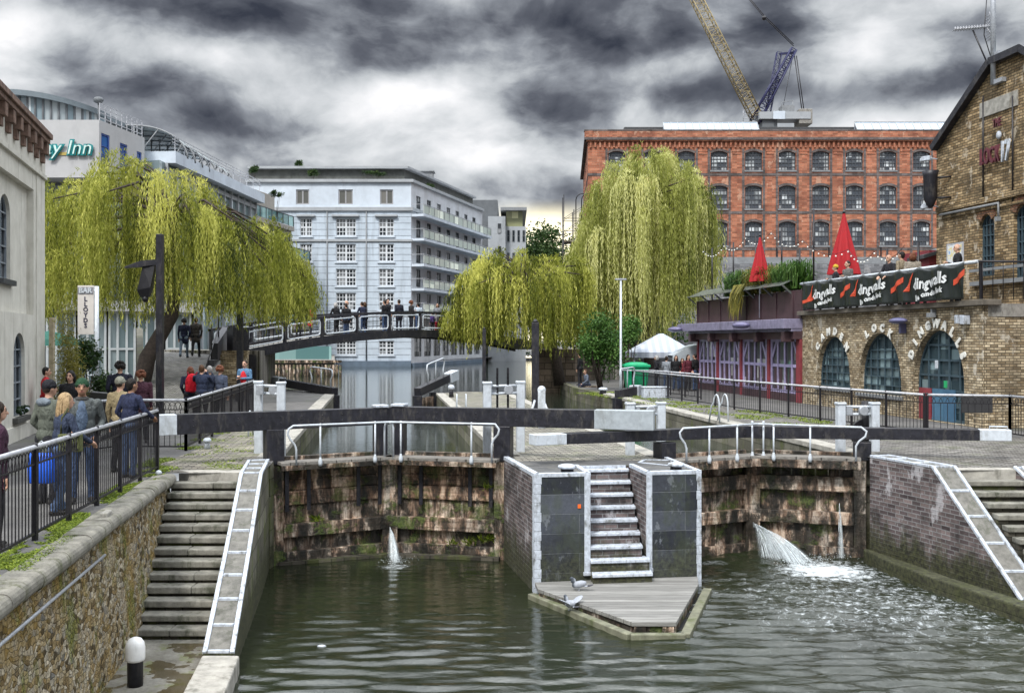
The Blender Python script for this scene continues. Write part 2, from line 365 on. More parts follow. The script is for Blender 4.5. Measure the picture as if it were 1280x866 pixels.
def rubble():
    m, t = new_mat('mossy_rubble_stone'); uv = uvc(t)
    wv = t.mix(0.16, t.vmap(uv, (1, 1, 1)), t.node('TexNoise', Vector=uv, Scale=4.0, Detail=5).outputs[1], 'ADD')
    vv = t.vmap(wv, (9.5, 18.0, 1))
    vor = t.node('TexVoronoi', Vector=vv, Scale=1.0, _feature='F1', _voronoi_dimensions='2D', Randomness=0.85)
    edge = t.node('TexVoronoi', Vector=vv, Scale=1.0, _feature='DISTANCE_TO_EDGE', _voronoi_dimensions='2D', Randomness=0.85).outputs['Distance']
    cellr = t.xyz(vor.outputs['Color'])[0]
    c = t.ramp(cellr, [(0.0, (0.05, 0.038, 0.02)), (0.25, (0.22, 0.155, 0.07)), (0.5, (0.33, 0.26, 0.145)), (0.72, (0.29, 0.26, 0.20)), (0.9, (0.48, 0.42, 0.31)), (1.0, (0.15, 0.145, 0.13))])
    fine = t.noise(geo(t), 22, 5, 0.72)
    c = t.mix(0.9, c, t.ramp(fine, [(0.3, 0.15), (0.68, 1.6)]), 'MULTIPLY')
    och = t.noise(t.vmap(geo(t), (1, 1, 0.5)), 1.1, 6, 0.7)
    c = t.mix(t.math('MULTIPLY', t.smooth(och, 0.5, 0.66), 0.55), c, (0.31, 0.20, 0.04))
    pal = t.noise(t.vmap(geo(t), (1, 1, 0.45), (5, 9, 3)), 1.4, 6, 0.72)
    c = t.mix(t.math('MULTIPLY', t.smooth(pal, 0.53, 0.68), 0.55), c, (0.40, 0.36, 0.29))
    mo = t.noise(t.vmap(geo(t), (1, 1, 0.55), (2, 3, 1)), 0.9, 7, 0.74)
    mossc = t.ramp(fine, [(0.35, (0.02, 0.03, 0.006)), (0.7, (0.26, 0.28, 0.05))])
    c = t.mix(t.math('MULTIPLY', t.smooth(mo, 0.49, 0.58), 0.75), c, mossc)
    joint = t.math('ADD', t.math('MULTIPLY', t.smooth(t.math('ADD', edge, t.math('MULTIPLY', fine, 0.12)), 0.05, 0.22), 0.6), 0.4)
    c = t.mix(joint, t.mix(0.5, c, (0.02, 0.016, 0.01)), c)
    h = t.math('ADD', t.math('MULTIPLY', joint, 0.8), t.math('MULTIPLY', fine, 0.8))
    finish(t, c, 0.88, t.bump(h, 0.9, 0.035), 0, 0.2); return m
M['rubble'] = rubble()

def cobbles(name, base=(0.20, 0.185, 0.165), moss_amt=0.5, bw=0.22, bh=0.13, rot=R(-7.4)):
    m, t = new_mat(name); v = geo(t); uv = t.vmap(v, (1, 1, 1), (0, 0, 0), (0, 0, rot))
    bt = t.n.new('ShaderNodeTexBrick')
    lo = tuple(c * 0.55 for c in base); hi = tuple(c * 1.5 for c in base)
    for k, q in (('Vector', uv), ('Color1', lo), ('Color2', hi), ('Mortar', (0.035, 0.032, 0.022)), ('Scale', 1.0), ('Mortar Size', 0.016), ('Mortar Smooth', 0.4), ('Brick Width', bw), ('Row Height', bh)): t.put(bt.inputs[k], q)
    fine = t.noise(v, 18, 5, 0.7); c = t.mix(0.6, bt.outputs[0], t.ramp(fine, [(0.3, 0.5), (0.7, 1.35)]), 'MULTIPLY')
    big = t.noise(v, 0.8, 6, 0.65); c = t.mix(0.55, c, t.ramp(big, [(0.3, 0.5), (0.7, 1.35)]), 'MULTIPLY')
    mo = t.smooth(t.noise(t.vmap(v, (1, 1, 1), (4, 2, 0)), 0.9, 6, 0.72), 0.5, 0.62)
    gap = t.math('MULTIPLY', bt.outputs['Fac'], 1.0)
    mf = t.math('MULTIPLY', t.math('MULTIPLY', mo, t.math('ADD', t.math('MULTIPLY', gap, 0.7), 0.3)), moss_amt)
    c = t.mix(mf, c, t.ramp(fine, [(0.3, (0.05, 0.075, 0.012)), (0.7, (0.17, 0.20, 0.05))]))
    h = t.math('SUBTRACT', t.math('MULTIPLY', fine, 0.4), bt.outputs['Fac'])
    finish(t, c, t.ramp(big, [(0.35, 0.55), (0.6, 0.85)]), t.bump(h, 0.7, 0.02), 0, 0.35); return m
M['cobbles'] = cobbles('granite_setts')

def water(name, deep, wave_a, wave_b, strength, foam=False, rough=0.05, ior=1.33):
    m, t = new_mat(name); v = geo(t)
    w1 = t.noise(t.vmap(v, wave_a), 1.0, 3, 0.55, 0.3)
    w2 = t.noise(t.vmap(v, wave_b, (3, 7, 0)), 1.0, 4, 0.6, 0.6)
    h = t.math('ADD', t.math('MULTIPLY', w1, 0.7), t.math('MULTIPLY', w2, 0.45))
    col = t.ramp(t.noise(v, 0.5, 4), [(0.3, deep), (0.7, tuple(c * 1.6 for c in deep))])
    if not foam:
        finish(t, col, rough, t.bump(h, strength, 0.05), 0, 0.5, IOR=1.33); return m
    x, y, z = t.xyz(v)
    def around(cx, cy, a, b):
        d = t.node('VectorMath', _operation='LENGTH'); 
        q = t.node('VectorMath', _operation='SUBTRACT'); t.put(q.inputs[0], t.comb(t.math('MULTIPLY', x, 1.0), t.math('MULTIPLY', y, 1.15), 0.0)); q.inputs[1].default_value = (cx, cy * 1.15, 0)
        t.l.new(q.outputs[0], d.inputs[0]); return t.smooth(d.outputs['Value'], a, b, 1.0, 0.0)
    fn = t.noise(t.vmap(v, (4.5, 6.0, 1)), 1.6, 7, 0.72, 0.5)
    f1 = t.math('ADD', t.math('MULTIPLY', around(5.9, 19.3, 0.1, 1.3), .6), t.math('MULTIPLY', around(6.5, 18.9, 0.3, 2.4), 0.55))
    f1 = t.math('MAXIMUM', f1, t.math('MULTIPLY', around(6.3, 16.8, 0.5, 5.2), 0.47))
    f1 = t.math('MAXIMUM', f1, t.math('MULTIPLY', around(-2.30, 19.55, 0.05, 0.55), 0.62))
    ff = t.smooth(t.math('ADD', fn, t.math('MULTIPLY', f1, 0.40)), 0.64, 0.98)
    col = t.mix(ff, col, (0.66, 0.71, 0.74))
    chop = t.node('TexNoise', Vector=t.vmap(v, (5.5, 11, 1)), Scale=1.0, Detail=4, Roughness=0.6, Distortion=0.8).outputs[0]
    side = t.smooth(t.math('ADD', x, t.math('MULTIPLY', y, .10)), 2.6, 5.4)
    h = t.math('ADD', t.math('MULTIPLY', h, 0.28), t.math('ADD', t.math('MULTIPLY', ff, 0.35), t.math('MULTIPLY', t.math('MULTIPLY', chop, side), .55)))
    finish(t, col, t.math('ADD', t.math('MULTIPLY', ff, 0.6), rough), t.bump(h, strength, 0.06), 0, 0.5, IOR=1.6); return m
M['water_low'] = water('dark_green_lock_water', (0.010, 0.013, 0.006), (2.2, 5.5, 1), (6, 14.0, 1), 0.50, True, 0.035)
M['water_up'] = water('still_canal_water', (0.016, 0.020, 0.014), (0.7, 3.0, 1), (2.5, 9.0, 1), 0.10, False, 0.03)

def glass(name, tint=(0.02, 0.025, 0.03), var=(0.10, 0.11, 0.12), rough=0.08, cellx=0.55, celly=0.45):
    """window panes seen from outside: dark rooms, some pale blinds, reflections"""
    m, t = new_mat(name); uv = uvc(t)
    cell = t.node('TexWhiteNoise', Vector=t.comb(t.math('FLOOR', t.math('DIVIDE', t.xyz(uv)[0], cellx)), t.math('FLOOR', t.math('DIVIDE', t.xyz(uv)[1], celly)), 0.0)).outputs[0]
    c = t.ramp(cell, [(0.0, tint), (0.55, tint), (0.8, var), (1.0, tuple(q * 2.2 for q in var))])
    finish(t, c, rough, t.bump(t.noise(uv, 3.0, 2), 0.08, 0.02), 0, 0.6); return m
M['pane_dark'] = glass('dark_window_glass', var=(.15, .155, .16), cellx=.8, celly=1.1)
M['pane_warehouse'] = glass('warehouse_glass', (0.06, 0.07, 0.085), (0.30, 0.32, 0.33), 0.15, 0.42, 0.42)
M['pane_green'] = glass('green_balcony_glass', (0.10, 0.20, 0.20), (0.20, 0.33, 0.32), 0.08, 1.4, 3.0)
M['pane_blue'] = glass('blue_window_glass', (0.01, 0.05, 0.22), (0.02, 0.12, 0.35), 0.1, 0.9, 1.2)
M['pane_pale'] = glass('pale_facade_glass', (0.16, 0.21, 0.22), (0.28, 0.33, 0.34), 0.1, 0.9, 2.0)

def leaf_mat(name, c_lo, c_mid, c_hi, trans=0.35):
    m, t = new_mat(name)
    a = t.n.new('ShaderNodeVertexColor'); a.layer_name = 'tint'
    c = t.ramp(t.xyz(a.outputs[0])[0], [(0.0, c_lo), (0.5, c_mid), (1.0, c_hi)])
    p = t.n.new('ShaderNodeBsdfPrincipled'); t.put(p.inputs['Base Color'], c); p.inputs['Roughness'].default_value = 0.55; p.inputs['Specular IOR Level'].default_value = 0.25
    tr = t.n.new('ShaderNodeBsdfTranslucent'); t.put(tr.inputs[0], c)
    mx = t.n.new('ShaderNodeMixShader'); mx.inputs[0].default_value = trans
    t.l.new(p.outputs[0], mx.inputs[1]); t.l.new(tr.outputs[0], mx.inputs[2])
    o = t.n.new('ShaderNodeOutputMaterial'); t.l.new(mx.outputs[0], o.inputs[0]); return m
M['willow_leaf'] = leaf_mat('willow_leaf', (0.032, 0.048, 0.008), (0.245, 0.27, 0.036), (0.64, 0.63, 0.16), 0.46)
M['willow_pale'] = leaf_mat('pale_willow_leaf', (0.07, 0.09, 0.018), (0.35, 0.375, 0.085), (0.74, 0.73, 0.33), 0.46)
M['bush_leaf'] = leaf_mat('bush_leaf', (0.02, 0.06, 0.01), (0.06, 0.14, 0.025), (0.14, 0.24, 0.06), 0.25)
M['olive_leaf'] = leaf_mat('olive_leaf', (0.08, 0.08, 0.02), (0.20, 0.19, 0.04), (0.38, 0.32, 0.07), 0.3)
M['dark_leaf'] = leaf_mat('dark_leaf', (0.012, 0.03, 0.008), (0.03, 0.065, 0.015), (0.07, 0.11, 0.03), 0.2)
M['moss_leaf'] = leaf_mat('moss_blades', (0.06, 0.10, 0.01), (0.15, 0.21, 0.02), (0.30, 0.36, 0.05), 0.2)
M['bark'] = plain('dark_bark', (0.045, 0.034, 0.028), 0.9, 0.5, 9, 0.9)

def stucco():
    m, t = new_mat('cream_render'); v = geo(t)
    n = t.noise(v, 2.2, 6, 0.65); c = t.ramp(n, [(0.3, (0.50, 0.485, 0.43)), (0.7, (0.63, 0.615, 0.555))])
    st = t.noise(t.vmap(v, (3, 3, 0.25)), 1.3, 6, 0.72)
    c = t.mix(t.math('MULTIPLY', t.smooth(st, 0.52, 0.7), 0.5), c, (0.22, 0.205, 0.165))
    finish(t, c, 0.85, t.bump(t.noise(v, 35, 4), 0.25, 0.01), 0, 0.25); return m
M['stucco'] = stucco()
def banded(name, col, band, depth=0.5):
    """painted rusticated render: level grooves every band metres"""
    m, t = new_mat(name); uv = uvc(t); v = geo(t)
    fr = t.math('FRACT', t.math('DIVIDE', t.xyz(uv)[1], band)); g = t.math('MULTIPLY', t.smooth(fr, 0.0, 0.07), t.smooth(fr, 1.0, 0.93))
    n = t.noise(v, 0.6, 6, 0.65); c = t.ramp(n, [(0.3, tuple(q * 0.86 for q in col)), (0.7, tuple(min(1, q * 1.1) for q in col))])
    st = t.noise(t.vmap(v, (1.5, 1.5, 0.15)), 0.9, 6, 0.7); c = t.mix(t.math('MULTIPLY', t.smooth(st, 0.48, 0.66), 0.5), c, tuple(q * 0.55 for q in col))
    finish(t, c, 0.8, t.bump(g, depth, 0.12), 0, 0.25); return m
M['white_render'] = banded('pale_blue_white_render', (0.49, 0.56, 0.635), 0.72, 1.0)
M['white_plain'] = plain('pale_plain_render', (0.52, 0.58, 0.65), 0.8, 0.12, 0.7, 0.1, dirt=(0.3, 0.32, 0.36), dirt_amt=0.35)
M['grey_render'] = plain('grey_render', (0.33, 0.35, 0.37), 0.8, 0.12, 0.8, 0.1, dirt=(0.16, 0.17, 0.18), dirt_amt=0.4)
M['grey_dark'] = plain('dark_grey_cladding', (0.11, 0.12, 0.13), 0.6, 0.2, 1.0)
M['hotel_panel'] = plain('pale_grey_panel', (0.42, 0.42, 0.425), 0.6, 0.08, 0.9, 0.05, dirt=(0.28, 0.28, 0.29), dirt_amt=0.4)
M['beige'] = plain('warm_grey_render', (0.33, 0.31, 0.28), 0.8, 0.15, 0.9, 0.1, dirt=(0.16, 0.15, 0.13), dirt_amt=0.4)
M['orange_brick'] = brick('orange_red_brick', (0.36, 0.115, 0.062), (0.47, 0.19, 0.11), (0.30, 0.20, 0.15), 0.45, 0.15, 0.014, 0.3, (0.15, 0.055, 0.038), 0.6, (0.50, 0.31, 0.22), 0.6, nscale=0.5)
M['blue_brick'] = brick('blue_grey_brick', (0.10, 0.085, 0.085), (0.16, 0.13, 0.125), (0.19, 0.17, 0.16), 0.45, 0.15, 0.014, 0.3, nscale=0.5)
M['grey_brick'] = brick('grey_painted_brick', (0.16, 0.165, 0.18), (0.23, 0.235, 0.25), (0.13, 0.13, 0.13), 0.45, 0.15, 0.012, 0.4, (0.06, 0.06, 0.065), 0.6, (0.34, 0.33, 0.33), 0.5, nscale=0.5)
M['stock_brick'] = brick('yellow_stock_brick', (0.19, 0.125, 0.06), (0.50, 0.37, 0.21), (0.085, 0.068, 0.045), 0.24, 0.08, 0.012, 1.0, (0.06, 0.048, 0.03), 0.75, (0.60, 0.53, 0.42), 0.6, nscale=1.3)
M['stock_pale'] = brick('pale_stock_brick', (0.27, 0.20, 0.115), (0.62, 0.52, 0.36), (0.13, 0.105, 0.075), 0.225, 0.075, 0.012, 1.0, (0.10, 0.08, 0.055), 0.55, (0.60, 0.56, 0.48), 0.6, nscale=1.1)
M['brick_arch'] = brick('arch_brick', (0.22, 0.09, 0.05), (0.36, 0.2, 0.11), (0.12, 0.09, 0.07), 0.11, 0.082, 0.012, 0.6)
M['lock_brick'] = brick('purple_grey_lock_brick', (0.085, 0.065, 0.068), (0.185, 0.145, 0.14), (0.24, 0.235, 0.235), 0.235, 0.08, 0.011, 0.8, (0.022, 0.02, 0.02), 0.8, (0.55, 0.54, 0.56), 0.5, nscale=0.9, tide=0.9)
M['lock_stone'] = brick('blue_black_block_stone', (0.035, 0.040, 0.053), (0.070, 0.078, 0.096), (0.13, 0.14, 0.16), 1.9, 0.345, 0.008, 0.8, (0.02, 0.022, 0.026), 0.5, (0.17, 0.185, 0.21), 0.65, (0.06, 0.075, 0.035), 0.3, nscale=1.9, tide=0.6)
M['wet_wall'] = brick('wet_dark_lock_wall', (0.045, 0.04, 0.032), (0.10, 0.09, 0.07), (0.03, 0.03, 0.022), 0.26, 0.09, 0.012, 0.8, (0.016, 0.017, 0.012), 0.75, None, 0, (0.07, 0.085, 0.02), 0.6, nscale=1.0)
M['green_stone'] = brick('mossy_chamber_stone', (0.11, 0.105, 0.08), (0.21, 0.20, 0.16), (0.05, 0.05, 0.035), 0.9, 0.33, 0.010, 0.7, (0.035, 0.035, 0.025), 0.6, None, 0, (0.09, 0.11, 0.025), 0.6, nscale=1.0, tide=0.85)
M['purple_paint'] = plain('purple_brown_paint', (0.065, 0.036, 0.042), 0.5, 0.3, 5, 0.2, dirt=(0.035, 0.02, 0.025), dirt_amt=0.5)
M['lilac_paint'] = plain('lilac_paint', (0.36, 0.32, 0.50), 0.5, 0.2, 7, 0.1, dirt=(0.16, 0.13, 0.2), dirt_amt=0.5)
M['maroon_paint'] = plain('maroon_paint', (0.20, 0.035, 0.045), 0.5, 0.25, 5, 0.1)
M['red_cloth'] = plain('red_canvas', (0.31, 0.007, 0.012), 0.75, 0.12, 6, 0.1)
M['slate'] = plain('roof_slate', (0.05, 0.055, 0.06), 0.6, 0.3, 5, 0.3)
M['sky_glass'] = plain('skylight_glass', (0.42, 0.52, 0.62), 0.15, 0.15, 0.5, spec=0.6)
M['plaster_grey'] = plain('lead_grey', (0.2, 0.21, 0.22), 0.6, 0.2, 3)

def win_frames(name): pass
# ================================================================== GROUND AND WATER
AX = -0.13                                  # the canal runs a little to the left of straight ahead
LOW, UP = -2.06, -0.60                      # water below and above the gates
HL1, HR1, MI1 = Vector((-4.69, 19.75)), Vector((-0.19, 20.30)), Vector((-2.55, 20.87))      # left lock: hinges, mitre
HL2, HR2, MI2 = Vector((3.10, 20.20)), Vector((7.16, 20.50)), Vector((5.03, 21.15))         # right lock
def along(p, dy): return Vector((p[0] + AX * dy, p[1] + dy))
CH1L, CH1R = along(HL1, 25.0), along(HR1, 24.5)
CH2L, CH2R = along(HL2, 24.5), along(HR2, 24.5)

left_edge = [(-3.3, -60), (-3.3, 0), (-4.71, 9.2), (-6.05, 17.75), (-4.80, 17.85), (-4.42, 17.6), (-4.69, 19.75), tuple(CH1L), (-9.4, 47.0),
             (-13.0, 50.0), (-20.5, 78.0), (-20.5, 84.0), (-14.8, 84.0), (-20.3, 115.0), (-11.6, 115.0), (-4.0, 141.0), (0.5, 158.0)]
right_edge = [(14, 160), (9, 100), (5.5, 72), (3.6, 62), (2.9, 57), (3.2, 50), tuple(CH2R), (7.16, 20.5), (7.72, 18.25), (8.12, 18.15), (9.15, 18.2), (9.5, 18.2), (10.8, 8), (10.8, -60)]
ring = [(-2500, -60)] + left_edge + right_edge + [(2500, -60), (2500, 3500), (-2500, 3500)]
b = MB(); b.add([(x, y, 0.0) for x, y in ring], [tuple(range(len(ring)))])
def ground_mat():
    m, t = new_mat('paved_bank'); v = geo(t)
    c = t.ramp(t.noise(v, 0.9, 6, 0.65), [(0.3, (0.075, 0.073, 0.072)), (0.7, (0.15, 0.145, 0.14))])
    c = t.mix(0.5, c, t.ramp(t.noise(v, 30, 4, 0.7), [(0.3, 0.6), (0.7, 1.3)]), 'MULTIPLY')
    g = t.smooth(t.noise(t.vmap(v, (1, 1, 1), (9, 1, 0)), 0.5, 6, 0.7), 0.55, 0.66)
    c = t.mix(t.math('MULTIPLY', g, 0.35), c, (0.06, 0.075, 0.02))
    finish(t, c, 0.85, t.bump(t.noise(v, 25, 4), 0.4, 0.01), 0, 0.3); return m
M['ground'] = ground_mat()
g = b.obj('ground', M['ground'], origin=(0, 0, 0)); 
bm = bmesh.new(); bm.from_mesh(g.data); bmesh.ops.triangulate(bm, faces=bm.faces[:]); bm.to_mesh(g.data); bm.free()
if g.data.polygons[0].normal.z < 0: g.data.flip_normals()
structure(g)

def sheet(name, poly, z, mat):
    b = MB(); b.add([(p[0], p[1], z) for p in poly], [tuple(range(len(poly)))]); o = b.obj(name, mat, origin=(0, 0, 0))
    if o.data.polygons[0].normal.z < 0: o.data.flip_normals()
    return structure(o)
def wavy_water():
    xs, ys = np.arange(-6.0, 10.6, .055), np.arange(9.5, 21.7, .05); X, Y = np.meshgrid(xs, ys); Z = np.zeros_like(X); r = np.random.default_rng(3)
    sm = lambda q, a, c: np.clip((q - a) / (c - a), 0, 1) ** 2 * (3 - 2 * np.clip((q - a) / (c - a), 0, 1))
    near = sm(-Y, -19.5, -12.0); rough = sm(X + .10 * (Y - 12), 1.6, 4.2)       # the leak on the right stirs its half of the basin
    amp = .0022 + .0105 * rough + .0042 * near
    d = np.hypot(X - 5.9, (Y - 19.2) * 1.1)
    for k in range(46):
        L = r.uniform(.15, .5); a = r.normal(math.pi / 2, .42); ph = r.uniform(0, 6.28); w = (L / .4) ** .8
        wob = .9 * np.sin(X * r.uniform(.5, 1.6) + r.uniform(0, 6)) + .9 * np.sin(Y * r.uniform(.5, 1.6) + r.uniform(0, 6))
        Z += w * np.sin((X * math.cos(a) * .42 + Y * math.sin(a)) * 2 * math.pi / L + ph + wob)
    Z = Z / math.sqrt(23) * amp * 1.15 + .007 * rough * np.sin(d * 13 + np.sin(X * 2)) * np.exp(-d / 3.5) 
    v = np.stack([X.ravel(), Y.ravel(), LOW + Z.ravel()], 1); n, m = len(xs), len(ys); i = (np.arange(m - 1)[:, None] * n + np.arange(n - 1)[None, :]).ravel()
    f = np.stack([i, i + 1, i + n + 1, i + n], 1); k = len(v)
    ext = [(-40, -60, LOW), (40, -60, LOW), (40, 9.5, LOW), (-40, 9.5, LOW)]
    me = bpy.data.meshes.new('canal_water'); me.from_pydata(v.tolist() + ext, [], f.tolist() + [(k, k + 1, k + 2, k + 3)]); me.polygons.foreach_set('use_smooth', [True] * len(me.polygons)); me.materials.append(M['water_low']); o = bpy.data.objects.new('canal_water', me); COL.objects.link(o); structure(o)
wavy_water()
uw = [tuple(HL1 + Vector((-1, 0))), tuple(HL1), tuple(MI1), tuple(HR1), tuple(HL2), tuple(MI2), tuple(HR2), (8.5, 20.6), (16, 160), (8, 175), (-30, 175), (-30, 60), (-12, 45)]
sheet('upper_canal_water', uw, UP, M['water_up'])
sheet('sett_paving', [(-6.7, 17.86), (-4.74, 17.95), (-4.74, 19.75), tuple(along(HL1, 9) + Vector((-.02, 0))), (-7.9, 30), (-6.8, 21.4)], 0.004, cobbles('left_bank_setts', (0.22, 0.20, 0.165), 0.85, 0.25, 0.12))
sheet('brick_paving', [(7.2, 20.6), (7.72, 18.32), (9.5, 18.3), (17, 15), (17, 24), (12.2, 24.3), (10.2, 25.2), (6.6, 39), (5.2, 39)], 0.004, cobbles('right_bank_setts', (0.17, 0.16, 0.15), 0.35, 0.22, 0.11, R(4)))

# ================================================================== TOWPATH RETAINING WALL AND STEPS (left)
wl = thing('retaining_wall', 'mossy brown rubble stone wall under the rounded stone coping beside the left steps', 'wall', (-5.4, 12, -2.3))
pts = [(-3.3, -4), (-3.3, 0), (-4.71, 9.2), (-6.05, 17.72)]
b = MB(); BAT = 0.22
for i in range(len(pts) - 1):
    (x0, y0), (x1, y1) = pts[i], pts[i + 1]
    n = max(1, int(math.hypot(x1 - x0, y1 - y0) / 0.5))
    for k in range(n):
        a = (x0 + (x1 - x0) * k / n, y0 + (y1 - y0) * k / n); c = (x0 + (x1 - x0) * (k + 1) / n, y0 + (y1 - y0) * (k + 1) / n)
        b.quad((a[0] + BAT, a[1], -2.6), (c[0] + BAT, c[1], -2.6), (c[0] - 0.03, c[1], -0.06), (a[0] - 0.03, a[1], -0.06))
b.quad((-6.05 + BAT, 17.72, -2.6), (-7.5, 17.72, -2.6), (-7.5, 17.72, -0.06), (-6.08, 17.72, -0.06))
b.obj('stonework', M['rubble'], wl)
b = MB()
# rounded coping stones, each about a metre long
line = [Vector((-3.3, -4)), Vector((-3.3, 0)), Vector((-4.71, 9.2)), Vector((-6.05, 17.70))]
for i in range(3):
    a, c = line[i], line[i + 1]; L = (c - a).length; d = (c - a) / L; nn = Vector((d.y, -d.x)); n = max(1, int(L / 0.95))
    for k in range(n):
        s0, s1 = L * k / n + 0.006, L * (k + 1) / n - 0.006
        jz = random.uniform(-.012, .012); prof = []
        for q in range(9):
            t = math.pi * (q / 8.0) - math.pi / 2
            prof.append((0.02 + 0.09 * math.cos(t), -0.085 + 0.10 * math.sin(t) + jz))
        prof = [(-0.24, -0.185 + jz)] + prof + [(-0.24, 0.018 + jz)]
        vs = []
        for s in (s0, s1):
            p = a + d * s
            vs += [(p.x + nn.x * w, p.y + nn.y * w, z) for w, z in prof]
        m = len(prof); fs = [(j, (j + 1) % m, m + (j + 1) % m, m + j) for j in range(m)] + [tuple(reversed(range(m))), tuple(range(m, 2 * m))]
        b.add(vs, fs, smooth=False)
b.obj('coping', plain('mossy_coping_stone', (.205, .195, .165), .88, .4, 6, .9, dirt=(.06, .066, .024), dirt_amt=.85), wl)
def wall_x(y, z):   # face of the battered wall
    x = -4.71 + (y - 9.2) * (-6.05 + 4.71) / (17.72 - 9.2); return x + BAT * (-z - 0.06) / 2.54 - 0.03 * (1 + z / 2.6)
b = MB()
hp = [Vector((wall_x(y, -0.37) + 0.085, y, -0.37)) for y in (6.0, 8.0, 10.0, 12.72)]
b.tube(hp, 0.018, 8)
for y in (7.0, 9.6, 12.6):
    x = wall_x(y, -0.4); b.tube([(x - 0.02, y, -0.42), (x + 0.07, y, -0.42), (x + 0.085, y, -0.37)], 0.011, 6)
hr = b.obj('wall_handrail', M['steel']); tag(hr, 'thin level steel handrail fixed along the mossy rubble wall', 'handrail')

# grass and moss along the foot of the railing: uncountable blades
def blades(name, spots, hgt, mat, label):
    b = MB(); tint = []
    for (x, y, z, hh) in spots:
        a = random.uniform(0, 6.28); w = random.uniform(.008, .02); l = random.uniform(-.06, .06); m2 = random.uniform(-.06, .06)
        dx, dy = math.cos(a) * w, math.sin(a) * w; tv = random.random()
        b.add([(x - dx, y - dy, z), (x + dx, y + dy, z), (x + l, y + m2, z + hh)], [(0, 1, 2)]); tint += [tv] * 3
    b.vc = np.array(tint); o = b.obj(name, mat, uv=False); return tag(o, label, 'grass', kind='stuff')
sp = []
for i in range(26000):
    y = random.uniform(7.0, 17.7); x = -4.71 + (y - 9.2) * -0.1573 - random.uniform(0.10, 0.62)
    from mathutils import noise as mnoise
    if mnoise.noise(Vector((x * 2.2, y * 1.1, 3))) + 0.3 * mnoise.noise(Vector((x * 9, y * 6, 1))) > -0.06: sp.append((x, y, 0.0, random.uniform(.006, .024)))
blades('grass_strip', sp, 0.05, M['moss_leaf'], 'bright green moss and short grass growing along the coping under the near railing')
sp = []
for i in range(16000):
    t = random.random(); y = 17.9 + 14 * t * t
    x = random.choice([-6.9 - 0.115 * (y - 17.9) * 1.0 + random.gauss(0.25, .18), random.uniform(-7, -4.8) - 0.13 * (y - 18)])
    if mnoise.noise(Vector((x * 1.5, y * 1.2, 7))) > 0.12: sp.append((x, y, 0.004, random.uniform(.01, .03)))
for i in range(14000):
    y = random.uniform(25, 46); x = 10.4 - 0.27 * (y - 25.1) - random.uniform(0.0, 2.2) ** 1.0
    if mnoise.noise(Vector((x * 1.3, y * .8, 2))) > 0.0: sp.append((x, y, 0.004, random.uniform(.01, .06)))
blades('lockside_grass', sp, 0.05, M['moss_leaf'], 'sparse low moss and grass between the setts on the lock sides')

# stone steps down to the water
M['step_stone'] = plain('grimy_step_stone', (.185, .178, .152), .88, .45, 5, .9, dirt=(.045, .05, .03), dirt_amt=.85)
PL = lambda y: -4.37 + (17.5 - y) * 0.155 - 0.39        # left side of the sloping parapet
st = thing('stone_steps', 'worn stone steps descending between the rubble wall and the sloping white edged parapet', 'steps', (-5.1, 15.9, -1.95))
NS = 14; rise = 1.95 / NS; run = (17.78 - 14.15) / NS
for k in range(NS):
    zt = -rise * (k + 1); y1 = 17.82 - run * k; y0 = y1 - run
    b = MB(); xl = -4.71 + (y0 - 9.2) * -0.1573 + 0.02; xr = PL(y0) + 0.04
    ov = 0.035
    segs = random.choice([[0, 1], [0, .45, 1], [0, .6, 1]])
    for q in range(len(segs) - 1):
        a, c = xl + (xr - xl) * segs[q], xl + (xr - xl) * segs[q + 1]
        b.prism([(a + .003, y0 - ov), (c - .003, y0 - ov), (c - .003, y1), (a + .003, y1)], zt - 0.10, zt + random.uniform(-.006, .006), 0)
        b.prism([(a + .003, y0 + .02), (c - .003, y0 + .02), (c - .003, y1), (a + .003, y1)], -2.4, zt - 0.101, 1)
    b.obj('step', [M['step_stone'], M['wet_wall']], st, bevel=0.018)
b = MB(); b.prism([(-5.75, 17.82), (-4.72, 17.82), (-4.72, 18.15), (-6.05, 18.15)], -0.2, 0.012); b.obj('top_slab', M['stone_pale'], st, bevel=.01)

# landing at the water's edge
ld = thing('stone_landing', 'wet stone landing at the foot of the left steps beside the water', 'landing', (-4.3, 11, -2.3))
b = MB(); b.prism([(-5.4, 14.25), (-4.2, 14.25), (-3.98, 13.0), (-3.6, 10), (-2.9, 5), (-5, 5)], -2.6, -1.955)
def wet_slab():
    m, t = new_mat('wet_landing_stone'); v = geo(t); n = t.noise(v, 1.6, 6, 0.7); f = t.noise(v, 22, 5, .7)
    c = t.ramp(n, [(0.3, (0.07, 0.062, 0.042)), (0.7, (0.26, 0.25, 0.22))]); c = t.mix(.6, c, t.ramp(f, [(.3, .5), (.7, 1.3)]), 'MULTIPLY')
    pud = t.smooth(t.noise(t.vmap(v, (1, 1, 1), (3, 5, 0)), 1.1, 4, .6), .50, .54)
    mo = t.smooth(t.noise(v, 2.7, 6, .7), .52, .6); c = t.mix(t.math('MULTIPLY', mo, .6), c, (0.10, 0.12, 0.02)); c = t.mix(t.math('MULTIPLY', pud, .75), c, (0.05, 0.035, 0.012))
    finish(t, c, t.math('SUBTRACT', .85, t.math('MULTIPLY', pud, .82)), t.bump(f, t.math('SUBTRACT', .5, t.math('MULTIPLY', pud, .48)), .015), 0, .5); return m
b.obj('slab', wet_slab(), ld)
b = MB()
ys = [13.28, 12.35, 11.2, 10.0, 8.6, 7.0]
